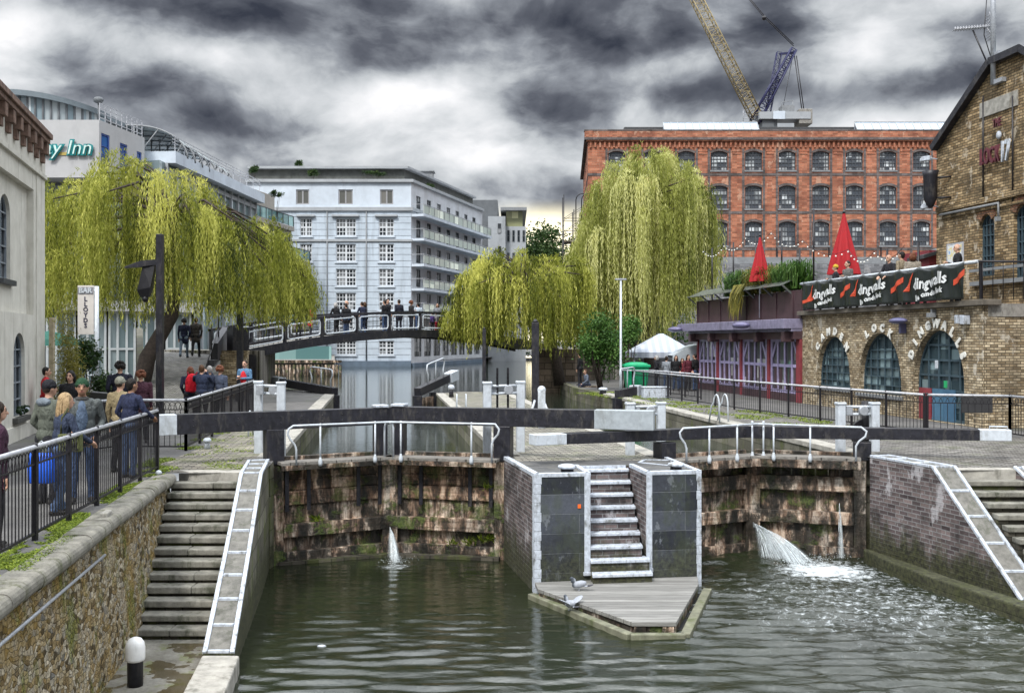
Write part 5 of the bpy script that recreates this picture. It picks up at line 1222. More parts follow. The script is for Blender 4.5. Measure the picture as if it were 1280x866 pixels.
# outer plane with a tall shallow recess holding the upper windows
REC = .16
fc.wall(b, 0, fc.L, 0, ztop - .9, [lo_w, (max(0, rec0 - 6.6), rec0, rbot, rtop, 0)], REC)
fin = Facade(fc.pt(0, 0, -REC).xy, fc.pt(fc.L, 0, -REC).xy)
up2 = (up_w[0] - 3.2, up_w[1] - 3.2, up_w[2], up_w[3], up_w[4])
fin.wall(b, max(0, rec0 - 6.6), rec0, rbot, rtop, [up_w, up2], .22)
q = fc.pt(fc.L, 0); b.quad(q, q + Vector((-6, 3.2, 0)), q + Vector((-6, 3.2, ztop - .9)), q + Vector((0, 0, ztop - .9)))
b.quad(fc.pt(0, 0), fc.pt(0, ztop - .9), fc.pt(0, ztop - .9, -6), fc.pt(0, 0, -6))
b.obj('wall', M['stucco'], th)
b = MB()
fc.box(b, -.1, fc.L + .03, ztop - .98, ztop - .86, -.3, .08); fc.box(b, 0, fc.L + .01, ztop - .86, ztop - .12, -.3, .035); b.obj('frieze', M['stucco'], th, bevel=.01)
b = MB(); fc.box(b, -.2, fc.L - .42, ztop + .02, ztop + .16, -1.2, .30); fc.box(b, -.2, fc.L - .46, ztop - .10, ztop + .019, -1.2, .24)
u = fc.L - .62
while u > 0:
    fc.box(b, u - .13, u + .13, ztop - .40, ztop - .101, .036, .22); fc.box(b, u - .11, u + .11, ztop - .62, ztop - .401, .036, .13); u -= .78
b.obj('cornice', plain('brown_stone_cornice', (.17, .11, .085), .85, .45, 7, .6, dirt=(.04, .028, .025), dirt_amt=.7), th, bevel=.012)
b = MB(); b.prism([fc.pt(0, 0, -.3).xy, fc.pt(fc.L, 0, -.3).xy, fc.pt(fc.L, 0, -6).xy, fc.pt(0, 0, -6).xy], ztop - .1, ztop + .15); b.obj('roof', M['slate'], th)
b = MB(); fc.box(b, 0, fc.L + .02, 0, .35, -.1, .04); fc.box(b, fc.L - 1.05, fc.L + .012, .351, ztop - .99, -.1, .022); b.obj('plinth', M['stucco'], th)
wf = plain('window_lead_grey', (.20, .23, .26), .5, .2, 5)
for f, o in ((fin, up_w), (fin, up2), (fc, lo_w)):
    w_ = f.window(th, o, 2, 5, wf, M['pane_dark'], .035, .13, .05); b = MB(); f.box(b, o[0] - .12, o[1] + .12, o[2] - .13, o[2] - .005, -.1, .12); b.obj('sill', plain('dark_sill', (.06, .06, .055), .8, .2) if o is not up_w else M['slate'], w_, bevel=.01)
b = MB(); s_ = fc.pt((lo_w[0] + lo_w[1]) / 2, lo_w[2] + .05, .02); rr = random.Random(4)
for k in range(26): 
    q = s_ + fc.d * rr.uniform(-.35, .4) + Vector((0, 0, rr.uniform(0, .16))) + fc.n * rr.uniform(0, .1); b.ball(q, rr.uniform(.03, .07), 6, 4, m=rr.choice([0, 0, 1]))
tag(b.obj('window_box_flowers', [M['dark_leaf'], M['white_edge']]), 'small window box plants with pale flowers on the low sill of the cream building', 'plants')

# ------------------------------------------------------------------ hotel behind the left willow
YH = 70.0; hx0, hx1 = xat(-60, YH), xat(124, YH); zt, zb = zat(150, YH), zat(222, YH)
th = thing('hotel', 'pale grey hotel with curved glazed top floor and teal lettering behind the left willow', 'hotel', (-33, 76, 0))
ff = Facade((hx0, YH), (hx1, YH)); fs_ = Facade((hx1, YH), (-28.0, 76.2))
b = MB(); ff.wall(b, 0, ff.L, zb, zt, [], .2)
wins = [rect(fs_, 126.5, 168, 137, 214), rect(fs_, 150, 180, 159, 222), rect(fs_, 171, 190, 177, 222)]
fs_.wall(b, 0, fs_.L, zb, zt, wins, .15); q = fs_.pt(fs_.L, 0)
b.quad((q.x, q.y, zb), (q.x - 10, q.y + 10, zb), (q.x - 10, q.y + 10, zt), (q.x, q.y, zt)); b.add([(hx0, YH, zt), (hx1, YH, zt), (q.x, q.y, zt), (q.x - 10, q.y + 10, zt), (hx0, 90, zt)], [(0, 1, 2, 3, 4)])
b.add([(hx0, YH, zb), (hx0, 90, zb), (q.x - 10, q.y + 10, zb), (q.x, q.y, zb), (hx1, YH, zb)], [(0, 1, 2, 3, 4)]); b.obj('wall', M['hotel_panel'], th)
wb = plain('blue_window_frame', (.05, .10, .35), .5, .1)
for o in wins: fs_.window(th, o, 1, 3, wb, M['pane_blue'], .05, .10, .10)
b = MB(); ff.box(b, 0, ff.L - .8, zb + 1.55, zb + 1.75, .002, .06); b.obj('gold_band', plain('dull_gold_band', (.42, .32, .09), .5, .1), th)
# recessed lower storeys
b = MB(); b.prism([(hx0, YH + 2), (hx1 - .6, YH + 2), (-28.6, 77.5), (-38, 90), (hx0, 90)], 0, zb - .01); b.obj('lower_wall', M['grey_dark'], th)
low = Facade((hx0, YH + 1.98), (hx1 - .6, YH + 1.98))
for k in range(4):
    u = low.L - 3.4 - k * 3.3
    low.window(th, (u, u + 3.0, zb - 4.2, zb - .25, 0), 3, 2, wf, M['pane_pale'], .06, -.03, .08)
    low.window(th, (u, u + 3.0, zb - 8.6, zb - 4.6, 0), 3, 2, wf, M['pane_pale'], .06, -.03, .08)
ls2 = Facade((hx1 - .58, YH + 2), (-28.58, 77.5))
for j in range(3): ls2.window(th, (.5, ls2.L - .3, zb - 4.0 - 4.2 * j, zb - .4 - 4.2 * j, 0), 4, 2, wf, M['pane_pale'], .06, -.03, .08)
# curved glazed top floor: a bowed roof over a row of tall panes
npan = 13; rp = []
for i in range(npan + 1):
    f = i / npan; px = 5 + f * 128; Yp = YH + 1.2 + 3.2 * f ** 3; rp.append((xat(px, Yp), Yp, zat(118 + 32 * max(0, (f - .02)) ** 1.9 * .9, Yp)))
b = MB()
for i in range(npan):
    (x0, y0, z0), (x1, y1, z1) = rp[i], rp[i + 1]; b.quad((x0, y0, zt), (x1, y1, zt), (x1, y1, z1), (x0, y0, z0))
gl = b.obj('glazing', glass('rooftop_glass', (.20, .26, .29), (.40, .43, .44), .1, 1.0, 6), th)
b = MB()
for i in range(npan + 1): x, y, z = rp[i]; b.beam((x, y - .05, zt), (x, y - .05, z), .12, .12, up=(0, 1, 0))
b.obj('mullion', M['grey_dark'], gl)
b = MB(); 
for i in range(npan):
    (x0, y0, z0), (x1, y1, z1) = rp[i], rp[i + 1]
    b.add([(x0, y0 - .5, z0 - .12), (x1, y1 - .5, z1 - .12), (x1, y1 + 6, z1 - .12), (x0, y0 + 6, z0 - .12), (x0, y0 - .5, z0 + .26), (x1, y1 - .5, z1 + .26), (x1, y1 + 6, z1 + .26), (x0, y0 + 6, z0 + .26)], [(0, 3, 2, 1), (4, 5, 6, 7), (0, 1, 5, 4), (2, 3, 7, 6)] + ([(1, 2, 6, 5)] if i == npan - 1 else []))
b.obj('curved_roof', plain('teal_grey_roof', (.14, .17, .19), .5, .15, 1), th)
b = MB()
for k in range(9): q = fs_.pt(.3 + k * (fs_.L - .4) / 8, zt, -.15); b.beam(q, q + Vector((0, 0, 1.25)), .05, .05, up=(0, 1, 0))
for z in (.25, .6, .95, 1.25): b.beam(fs_.pt(.3, zt + z, -.15), fs_.pt(fs_.L - .1, zt + z, -.15), .045, .045)
b.obj('roof_railing', M['grey_rail'], th)
b = MB(); q = Vector((xat(123, 73), 73, 0)); b.tube([(q.x, q.y, zt), (q.x, q.y, zt + 2.0)], .06, 6); b.ball((q.x, q.y, zt + 2.1), (.4, .3, .25), 8, 6); b.obj('rooftop_vent', M['grey_dark'], th)
teal, tealw = plain('teal_sign', (.005, .19, .20), .5, .05), plain('pale_sign_face', (.55, .70, .66), .5, .05)
u1, zz = ff.uv(116, 186)
sg = thing('hotel_sign', 'teal outlined script lettering mounted on the pale grey hotel front', 'sign', ff.pt(u1, zz, .1))
letters('outline', 'Holiday Inn', 1.42, teal, sg, (0, -.05, 0), (1, 0, 0), (0, 0, 1), bold=.085, shear=.22, align='RIGHT', depth=.05)
letters('face', 'Holiday Inn', 1.42, tealw, sg, (0, -.14, 0), (1, 0, 0), (0, 0, 1), bold=-.014, shear=.22, align='RIGHT', depth=.04)

# ------------------------------------------------------------------ glass block with steel canopy
th = thing('glass_office', 'glass fronted block with white roof edge and curved steel canopy behind the left willow', 'building', (-27, 86, 0))
g0, g1 = (-26.45, 71.8), (-24.95, 99.0); fg = Facade(g0, g1); zt = 16.55
b = MB(); b.prism([fg.pt(4, 0, -.5).xy, fg.pt(fg.L, 0, -.5).xy, (-36, 99), (-36, 79)], 0, zt - .5); b.obj('wall', M['pane_pale'], th)
b = MB(); fg.box(b, 5, fg.L + .4, zt - .55, zt + .35, -9, .35); b.obj('roof_edge', M['white_plain'], th)
b = MB()
for k in range(13): u = 5 + k * (fg.L - 5.3) / 12; fg.box(b, u, u + .16, .3, zt - .56, -.5, -.25)
for z in (zt - 1.2, zt - 4.2, zt - 7.4, zt - 10.5): fg.box(b, 5, fg.L, z, z + .35, -.5, -.3)
b.obj('mullion', M['grey_render'], th)
b = MB()
for k in range(12): q = fg.pt(5.5 + k * (fg.L - 6) / 11, zt + .35, .1); b.beam(q, q + Vector((0, 0, 1.2)), .05, .05, up=(0, 1, 0))
for z in (.7, .95, 1.2): b.beam(fg.pt(5, zt + .35 + z, .1), fg.pt(fg.L, zt + .35 + z, .1), .05, .05)
b.obj('roof_railing', M['grey_rail'], th)
# canopy on steel legs: barrel of curved ribs ending in a quarter round
cz = zat(170, 82); b = MB(); ys_ = np.linspace(78, 92, 8)
def rib(y):
    xs = []; x1 = xat(262, 84) - (y - 84) * .02
    for s in range(11): f = math.pi / 2 * s / 10; xs.append(Vector((x1 - 4.2 + 4.2 * math.sin(f) , y, cz - 2.6 + 2.6 * math.cos(f))))
    return [Vector((x1 - 9.5, y, cz))] + xs
for i in range(len(ys_) - 1):
    a, c = rib(ys_[i]), rib(ys_[i + 1])
    for j in range(len(a) - 4): b.quad(a[j], a[j + 1], c[j + 1], c[j])
b.obj('canopy_sheet', plain('pale_green_sheet', (.28, .33, .34), .4, .15, 1), th)
b = MB()
for y in ys_: b.tube(rib(y), .07, 5); r = rib(y); b.tube([(r[8].x, y, r[8].z), (r[8].x - .6, y, zt)], .06, 5); b.tube([(r[1].x, y, r[1].z), (r[1].x, y, zt)], .06, 5); b.tube([(r[4].x, y, r[4].z), (r[4].x - 1.8, y, zt)], .05, 5)
b.obj('canopy_rib', M['plaster_grey'], th)

# ------------------------------------------------------------------ terraced flats with green glass balconies
th = thing('terraced_flats', 'stepped grey flats with green glass balconies between the left willow and the white block', 'building', (-26, 106, 0))
f2 = Facade((-25.2, 99.2), (-23.0, 113.0)); zt1 = zat(257, 106)
b = MB(); b.prism([f2.pt(0, 0).xy, f2.pt(f2.L, 0).xy, (-40, 114), (-40, 99.2)], 0, zt1 - 5.4); b.obj('lower_wall', M['beige'], th)
b = MB(); b.prism([f2.pt(0, 0, -1.5).xy, f2.pt(f2.L - 1.4, 0, -1.5).xy, (-40, 111.6), (-40, 99.2)], zt1 - 5.39, zt1 - 1.6); b.prism([f2.pt(0, 0, -2.8).xy, f2.pt(f2.L - 3, 0, -2.8).xy, (-40, 110), (-40, 99.2)], zt1 - 1.59, zt1 + 1.6); b.obj('upper_wall', M['beige'], th)
for j, (z, w, ue) in enumerate(((zt1 - 1.6, -1.2, 1.2), (zt1 - 5.4, 0.25, 0), (zt1 - 9.0, .6, 0), (zt1 - 12.6, .6, 0))):
    b = MB(); f2.box(b, .2, f2.L - ue, z - .5, z - .02, w - 1.6, w); sl_ = b.obj('balcony_slab', M['beige'], th)
    b = MB(); f2.box(b, .2, f2.L - ue, z + .05, z + 1.1, w - .10, w - .04); pn = b.obj('glass_panel', M['pane_green'], sl_)
    b = MB()
    for k in range(9): u = .3 + (f2.L - ue - .5) * k / 8; f2.box(b, u, u + .06, z, z + 1.16, w - .035, w + .02)
    f2.box(b, .2, f2.L - ue, z + 1.12, z + 1.18, w - .12, w + .01); b.obj('balcony_rail', M['grey_dark'], sl_)
for z in (zt1 - 4.9, zt1 - 8.3, zt1 - 11.8, zt1 - 15.2):
    ww_ = -1.5 if z > zt1 - 5.4 else 0.0
    for k in range(4):
        u = .8 + k * 3.1
        f2.window(th, (u, u + 2.0, z + .2, z + 2.4, 0), 3, 1, M['grey_dark'], M['pane_dark'], .07, -ww_ - .05 if ww_ else -.05, .08)

# ------------------------------------------------------------------ white rusticated block beyond the bridge
YW = 115.0; th = thing('white_apartment_block', 'pale blue white six storey block with long balconies standing in the water beyond the bridge', 'apartment block', (-18, 120, -.6))
fw = Facade((xat(308, YW), YW), (xat(514, YW), YW)); fr_ = Facade((xat(514, YW), YW), (-4.2, 141.0)); Ztop = zat(224, YW); Zband = zat(260, YW)
rows = [(237, 255.5, 'top'), (273, 295, 'cross'), (305, 327, 'cross'), (336, 357.5, 'cross'), (366, 388, 'cross'), (397, 418, 'cross'), (426, 443.5, 'cross')]
ops = []; spec = []
for y0, y1, kind in rows:
    for x0, x1 in ((370, 386.5), (423, 441), (475, 491.5)) if kind == 'top' else ((375, 390), (420, 445), (473.5, 492.5)):
        o = rect(fw, x0, y0, x1, y1); ops.append(o); spec.append((o, kind))
b = MB(); fw.wall(b, 0, fw.L, Zband, Ztop, [o for o, k in spec if k == 'top'], .25, 1); fw.wall(b, 0, fw.L, -.1, Zband, [o for o, k in spec if k != 'top'], .25, 0)
b.obj('wall', [M['white_render'], M['white_plain']], th)
fr_m = plain('pale_window_frame', (.60, .63, .66), .5, .08)
for o, k in spec:
    if k == 'top': w_ = fw.window(th, o, 2, 1, plain('grey_window_frame', (.30, .30, .31), .5, .1), glass('curtained_glass', (.10, .10, .09), (.22, .21, .19), .12, .8, 3), .16, .15, .14)
    else:
        w_ = fw.window(th, o, 6 if (o[1] - o[0]) > 2 else 4, 4, fr_m, M['pane_dark'], .07, .18, .10, extra=lambda b, o=o: (fw.box(b, (o[0] + o[1]) / 2 - .10, (o[0] + o[1]) / 2 + .10, o[2] + .1, o[3] - .1, -.17, -.11), fw.box(b, o[0] + .1, o[1] - .1, (o[2] + o[3]) / 2 - .09, (o[2] + o[3]) / 2 + .09, -.175, -.115)))
        b = MB(); fw.box(b, o[0] - .15, o[1] + .15, o[2] - .18, o[2] - .01, -.1, .14); b.obj('sill', M['white_plain'], w_)
b = MB()
for yy, hh, w in ((259, .45, .22), (299, .30, .14), (224.5, .35, .30)): z = zat(yy, YW); fw.box(b, -.05, fw.L + w, z - hh, z, -.1, w); fr_.box(b, -.1, fr_.L, z - hh, z, -.1, w) if yy != 299 else None
for x0, x1 in ((371, 394), (415, 449), (469, 497)): z = zat(271, YW); fw.box(b, fw.u(x0), fw.u(x1), z - .02, z + .22, -.05, .34)
b.obj('string_course', M['grey_render'], th, bevel=.03)
b = MB(); fw.box(b, 0, fw.L, -1.2, .02, -.1, .35); fr_.box(b, .2, fr_.L, -1.2, -.2, -.1, .3); b.obj('plinth', plain('blue_painted_plinth', (.11, .15, .20), .7, .2, 1, dirt=(.05, .07, .09), dirt_amt=.5), th)
for x_ in (409, 458): u = fw.u(x_); b = MB(); b.tube([fw.pt(u, .1, .10), fw.pt(u, Zband, .10)], .07, 6); b.obj('downpipe', M['plaster_grey'], th)
# the long side with balconies
b = MB(); bal = [267.6, 298, 330, 360.3, 391]
doors = []
Zb = [zat(y, YW) for y in bal]
for i, z in enumerate(Zb):
    zz0 = z + .05
    for k in range(8):
        u = 1.6 + k * 3.5
        if u + 1.5 < fr_.L: doors.append((u, u + 1.4, z + .25, z + 2.35, 0))
for k in range(8):
    u = 1.0 + k * 3.2
    if u + 2.4 < fr_.L: doors.append((u, u + 2.3, .5, 2.7, 0))
Zt2 = zat(243, YW)
fr_.wall(b, 0, fr_.L, -.2, Ztop, doors, .25)
q0, q1 = fw.pt(0, 0), fr_.pt(fr_.L, 0); b.quad((q1.x, q1.y, -.2), (q1.x - 20, q1.y + 6, -.2), (q1.x - 20, q1.y + 6, Ztop), (q1.x, q1.y, Ztop)); b.add([(q0.x, YW, Ztop), (fw.p1.x, YW, Ztop), (q1.x, q1.y, Ztop), (q1.x - 20, q1.y + 6, Ztop), (q0.x, 140, Ztop)], [(0, 1, 2, 3, 4)])
b.obj('side_wall', plain('side_render', (.50, .52, .55), .8, .12, .8, dirt=(.3, .3, .3), dirt_amt=.4), th)
for o in doors: fr_.window(th, o, 2, 2, M['grey_dark'], M['pane_dark'], .06, .12, .07, name='balcony_door')
for z in Zb:
    b = MB(); fr_.box(b, .05, fr_.L - .5, z - .28, z, .02, 1.55); sl_ = b.obj('balcony_slab', M['white_plain'], th)
    b = MB(); fr_.box(b, 2.2, fr_.L - .6, z + .12, z + 1.02, 1.46, 1.50); fr_.box(b, .1, 2.1, z + .12, z + 1.02, 1.46, 1.48); b.obj('glass_panel', glass('pale_balcony_glass', (.36, .42, .36), (.46, .50, .42), .1, 1.5, 3), sl_)
    b = MB()
    for k in range(16): u = .12 + k * (fr_.L - .8) / 15; fr_.box(b, u, u + .05, z, z + 1.08, 1.51, 1.55)
    fr_.box(b, .05, fr_.L - .5, z + 1.08, z + 1.13, 1.44, 1.56); fr_.box(b, .05, .1, z + 1.08, z + 1.13, .05, 1.44); b.obj('balcony_rail', M['grey_rail'], sl_)
# set back attic storey and roof things
zr = zat(209, YW + 1); b = MB(); b.prism([(fw.p0.x, YW + 1.0), (fw.p1.x - .9, YW + 1.0), (-5.5, 140), (-26, 146), (fw.p0.x, 140)], Ztop + .01, zr - .25); b.obj('attic', plain('dark_attic', (.075, .08, .075), .7, .4, 1.2, dirt=(.03, .035, .02), dirt_amt=.7), th)
b = MB(); b.prism([(fw.p0.x, YW + .4), (fw.p1.x - .4, YW + .4), (-5.0, 140), (-26, 146), (fw.p0.x, 140)], zr - .249, zr + .02); b.obj('roof', M['grey_render'], th)
b = MB(); q = fr_.pt(9, Ztop, -1.5); b.box((q.x, q.y, zr + .35), (1.6, 1.6, .7)); b.box((q.x, q.y, zr + .75), (2.0, 2.0, .1)); b.obj('roof_vent', M['plaster_grey'], th)

# grey block further along the canal
th = thing('grey_apartment_block', 'darker grey block with glazed corner tower beyond the white block', 'apartment block', (-4, 152, 0))
YG = 148.0; fgk = Facade((xat(574, YG), YG), (xat(610, YG), YG)); zt = zat(250, YG)
b = MB(); b.prism([(xat(574, YG), YG), (xat(622, YG), YG), (xat(622, YG), 168), (xat(574, YG), 168)], -1, zt); b.obj('wall', M['grey_dark'], th)
b = MB(); b.prism([(xat(611, 150), 145.5), (xat(632, 150), 145.5), (xat(632, 150), 149), (xat(611, 150), 149)], -1, zat(273, 148)); b.obj('pale_bay', M['grey_render'], th)
b = MB(); b.prism([(xat(630, 150), 147), (xat(657, 150), 147), (xat(657, 150), 166), (xat(630, 150), 166)], -1, zat(284, 148)); tw = b.obj('corner_tower', M['grey_render'], th)
b = MB(); b.prism([(xat(633, 150), 147.4), (xat(653, 150), 147.4), (xat(653, 150), 164), (xat(633, 150), 164)], zat(283.9, 148), zat(265, 148)); b.obj('glazed_lantern', glass('yellow_lantern_glass', (.25, .26, .14), (.45, .44, .25), .12, .9, 1.2), tw)
b = MB(); b.prism([(xat(626, 150), 146.2), (xat(658, 150), 146.2), (xat(658, 150), 167), (xat(626, 150), 167)], zat(264.9, 148), zat(261, 148)); b.obj('roof', M['plaster_grey'], tw)
ft = Facade((xat(630, 150), 146.99), (xat(657, 150), 146.99))
for k in range(4):
    for j in range(3): ft.window(th, (.5 + k * .75, .85 + k * .75, zat(302, 147) - 3.3 * j, zat(288, 147) - 3.3 * j, 0), 1, 2, M['grey_dark'], M['pane_dark'], .05, -.03, .04)
fb = Facade((xat(611, 150), 145.49), (xat(632, 150), 145.49))
for j in range(4): fb.window(th, (1.4, 1.9, zat(292, 146) - 3.3 * j, zat(280, 146) - 3.3 * j, 0), 1, 2, M['grey_dark'], M['pane_dark'], .05, -.03, .04)

# quay terrace left of the white block
th = thing('quay_terrace', 'low timber piled quay with glass balustrade left of the white block', 'quay', (-18, 90, -.6))
b = MB(); b.prism([(-22, 84), (-14.9, 84), (-20.4, 115), (-24, 115)], -1, .72); b.obj('deck', M['concrete'], th)
b = MB(); 
for k in range(26): b.tube([(-21.9 + k * .3, 83.9, -1.2), (-21.9 + k * .3, 83.9, .35)], .13, 6)
b.obj('piling', M['gate_wood'], th)
b = MB(); b.box((-18.5, 84.2, 1.35), (6.6, .05, 1.1)); b.obj('glass_balustrade', M['pane_green'], th)
b = MB(); b.box((-18.2, 83.85, .62), (7.8, .3, .22)); b.obj('capping', M['gate_beam'], th)
# ------------------------------------------------------------------ orange brick warehouse
YO = 90.0; th = thing('brick_warehouse', 'long orange red brick warehouse with rows of arched windows behind the large right willow', 'warehouse', (20, 95, 0))
fo = Facade((xat(735, YO), YO), (xat(1215, YO), YO)); zt = zat(166, YO)
cols = [771, 816, 858, 899, 942, 984, 1026, 1068, 1110, 1152, 1194]; ops = []
for y0, y1 in ((189, 213), (232, 261), (277, 307)):
    for x in cols: ops.append(rect(fo, x - 10.8, y0, x + 10.8, y1, .22))
b = MB(); fo.wall(b, 0, fo.L, 0, zt, ops, .28)
b.quad((fo.p0.x, YO + 22, 0), (fo.p0.x, YO, 0), (fo.p0.x, YO, zt), (fo.p0.x, YO + 22, zt)) if False else None
fl = Facade((xat(729, 112), 112), (fo.p0.x, YO)); sops = [(3.2 + k * 4.2, 4.7 + k * 4.2, z - 1.7, z, .2) for k in range(4) for z in (zat(189, YO), zat(232, YO), zat(277, YO))]
fl.wall(b, 0, fl.L, 0, zt, sops, .28)
b.add([(fl.p0.x, 112, zt), (fo.p1.x, 112, zt), (fo.p1.x, YO, zt), (fo.p0.x, YO, zt)], [(0, 1, 2, 3)]); b.quad((fo.p1.x, YO, 0), (fo.p1.x, 112, 0), (fo.p1.x, 112, zt), (fo.p1.x, YO, zt)); b.obj('wall', M['orange_brick'], th)
wfm = plain('warehouse_iron_frame', (.06, .065, .075), .5, .2, 5)
for o in ops: w_ = fo.window(th, o, 5, 5, wfm, M['pane_warehouse'], .055, .2, .07); b = MB(); fo.box(b, o[0] - .05, o[1] + .05, o[2] - .14, o[2] - .005, -.1, .08); b.obj('sill', M['plaster_grey'], w_)
for o in sops: fl.window(th, o, 4, 5, wfm, M['pane_warehouse'], .055, .2, .07)
b = MB()
zl = [zat(218, YO), zat(265.5, YO), zat(311, YO)]
for z in zl: fo.box(b, 0, fo.L, z - .14, z + .10, -.05, .035); fl.box(b, 0, fl.L, z - .14, z + .10, -.05, .035)
for x in cols:
    u = fo.u(x)
    for s in (-1, 1): fo.box(b, u + s * .93 - .10, u + s * .93 + .10, zl[2] - 1.0, zat(186, YO), -.05, .028)
for o in ops:
    arc = fo.arch(o); 
    for i in range(len(arc) - 1): b.beam(fo.pt(arc[i][0], arc[i][1] + .11, .0), fo.pt(arc[i + 1][0], arc[i + 1][1] + .11, .0), .07, .21)
b.obj('blue_brick_bands', M['blue_brick'], th)
# corbelled cornice
b = MB(); zc = zat(177, YO)
u = .15
while u < fo.L: fo.box(b, u, u + .16, zc - .55, zc - .02, -.02, .16); u += .42
for a in range(1, len(cols)): u = (fo.u(cols[a]) + fo.u(cols[a - 1])) / 2; fo.box(b, u - .42, u + .42, zat(189.5, YO), zat(187, YO), -.02, .07); fo.box(b, u - .36, u + .36, zat(193, YO), zat(189.6, YO), -.02, .04)
fo.box(b, -.15, fo.L, zc, zc + .10, -.3, .26); fo.box(b, -.3, fo.L, zc + .32, zt + .12, -.4, .18); fl.box(b, 0, fl.L + .2, zc + .32, zt + .12, -.4, .18); b.obj('cornice', M['orange_brick'], th)
b = MB(); fo.box(b, -.32, fo.L, zc + .101, zc + .319, -.4, .34); fl.box(b, 0, fl.L + .35, zc + .101, zc + .319, -.4, .34); fo.box(b, -.34, fo.L, zt + .121, zt + .25, -.5, .2); fl.box(b, 0, fl.L + .2, zt + .121, zt + .25, -.5, .2); b.obj('cornice_band', M['blue_brick'], th)
# roof with skylights
b = MB(); r0 = fo.u(783)
b.prism([fo.pt(r0, 0, -1.6).xy, fo.pt(fo.L, 0, -1.6).xy, fo.pt(fo.L, 0, -18).xy, fo.pt(r0, 0, -18).xy], zt, zt + .85); b.obj('roof', M['slate'], th)
for x0, x1, n, lab in ((832, 951, 13, 0), (1075, 1190, 11, 0)):
    b = MB(); a, c = fo.u(x0), fo.u(x1); b.quad(fo.pt(a, zt + .30, -.6), fo.pt(c, zt + .30, -.6), fo.pt(c, zt + 1.25, -1.5), fo.pt(a, zt + 1.25, -1.5)); b.quad(fo.pt(c, zt + .30, -1.5), fo.pt(a, zt + .30, -1.5), fo.pt(a, zt + 1.25, -1.5), fo.pt(c, zt + 1.25, -1.5)); s_ = b.obj('skylight', M['sky_glass'], th)
    b = MB()
    for k in range(n + 1): u = a + (c - a) * k / n; b.beam(fo.pt(u, zt + .32, -.6), fo.pt(u, zt + 1.27, -1.5), .08, .07)
    b.beam(fo.pt(a, zt + 1.27, -1.5), fo.pt(c, zt + 1.27, -1.5), .12, .1); b.obj('glazing_bar', M['grey_render'], s_)
b = MB(); fo.box(b, -.1, fo.L, zat(332, YO), zat(322, YO), -.1, .5); fo.box(b, -.1, fo.L, zat(331, YO) - 1.0, zat(331, YO) - .9, -.1, .5); b.obj('ledge', M['plaster_grey'], th)
b = MB(); b.prism([fo.pt(-.05, 0, 3.0).xy, fo.pt(fo.L, 0, 3.0).xy, fo.pt(fo.L, 0, .02).xy, fo.pt(-.05, 0, .02).xy], 0, zat(333, YO)); b.obj('lower_wall', M['grey_brick'], th)
b = MB(); rr = random.Random(3)
for k in range(4): u = fo.u(905 + k * 65); fo.box(b, u, u + .10, zl[2] - 1.5, zl[2] + .1, .04, .14)
b.obj('downpipe', M['black_iron'], th)

# scaffold hoist tower by the warehouse corner
th = thing('scaffold_tower', 'thin scaffold tower with hooped top beside the left corner of the orange warehouse', 'scaffolding', (6, 88, 0))
b = MB(); x0, x1 = xat(704, 88), xat(729, 88); z0, z1 = 0, zat(268, 88)
for x in (x0, (x0 + x1) / 2, x1):
    for y in (87, 89): b.tube([(x, y, 0), (x, y, z1 + (1.6 if x == x0 else .3))], .045, 5)
for z in np.arange(2, z1 + .5, 1.1):
    for y in (87, 89): b.tube([(x0, y, z), (x1, y, z)], .035, 4); b.tube([(x0, y, z), (x1, y, z + 1.1)], .025, 4)
b.obj('frame', M['black_iron'], th)
b = MB(); b.box(((x0 + x1) / 2, 88, zat(303, 88)), (x1 - x0, 2, .12)); b.obj('platform', M['gate_clean'], th)
b = MB()
for x in (xat(719, 88), xat(726, 88)): b.tube([(x, 87, zat(300, 88))] + [(x + .55 - .55 * math.cos(f), 87, zat(252, 88) + .55 * math.sin(f)) for f in np.linspace(0, math.pi, 8)], .05, 5)
b.obj('hoop', M['black_iron'], th)

# ------------------------------------------------------------------ tower crane behind the warehouse
YC = 128.0; th = thing('tower_crane', 'luffing tower crane with yellow lattice jib and dark blue frame behind the orange warehouse', 'crane', (xat(975, YC), YC, 0))
def lattice(b, p, q, w, n, rc=.10, rl=.055, taper=1.0):
    p, q = Vector(p), Vector(q); d = (q - p).normalized(); r = d.cross(Vector((0, 1, 0))).normalized(); u = Vector((0, 1, 0))
    cor = []
    for i in range(n + 1):
        f = i / n; c = p.lerp(q, f); ww = w * (1 + (taper - 1) * f) / 2; cor.append([c + r * ww + u * ww, c - r * ww + u * ww, c - r * ww - u * ww, c + r * ww - u * ww])
    for j in range(4): b.tube([cor[0][j], cor[-1][j]], rc, 5)
    for i in range(n):
        for j in range(4):
            k = (j + 1) % 4; b.tube([cor[i][j], cor[i + 1][k]] if i % 2 == 0 else [cor[i][k], cor[i + 1][j]], rl, 4, caps=False); b.tube([cor[i + 1][j], cor[i + 1][k]], rl, 4, caps=False)
pv = P(946, 148, YC); tip = P(870, -2, YC); tip = pv + (tip - pv) * 1.45
b = MB(); lattice(b, pv, tip, 1.25, 44, .085, .04); b.obj('jib', plain('dull_yellow_steel', (.30, .245, .13), .55, .15, 1, dirt=(.12, .09, .06), dirt_amt=.5), th)
b = MB(); ap = P(992, 62, YC); f0 = P(944, 152, YC); lattice(b, f0, ap, 1.15, 12, .13, .06, .55); lattice(b, P(958, 152, YC), P(974, 66, YC), .6, 10, .05, .03); b.beam(P(974, 68, YC), P(992, 66, YC), .25, .25)
b.obj('a_frame', plain('dark_blue_steel', (.018, .02, .07), .5, .2, 1), th)
b = MB(); 
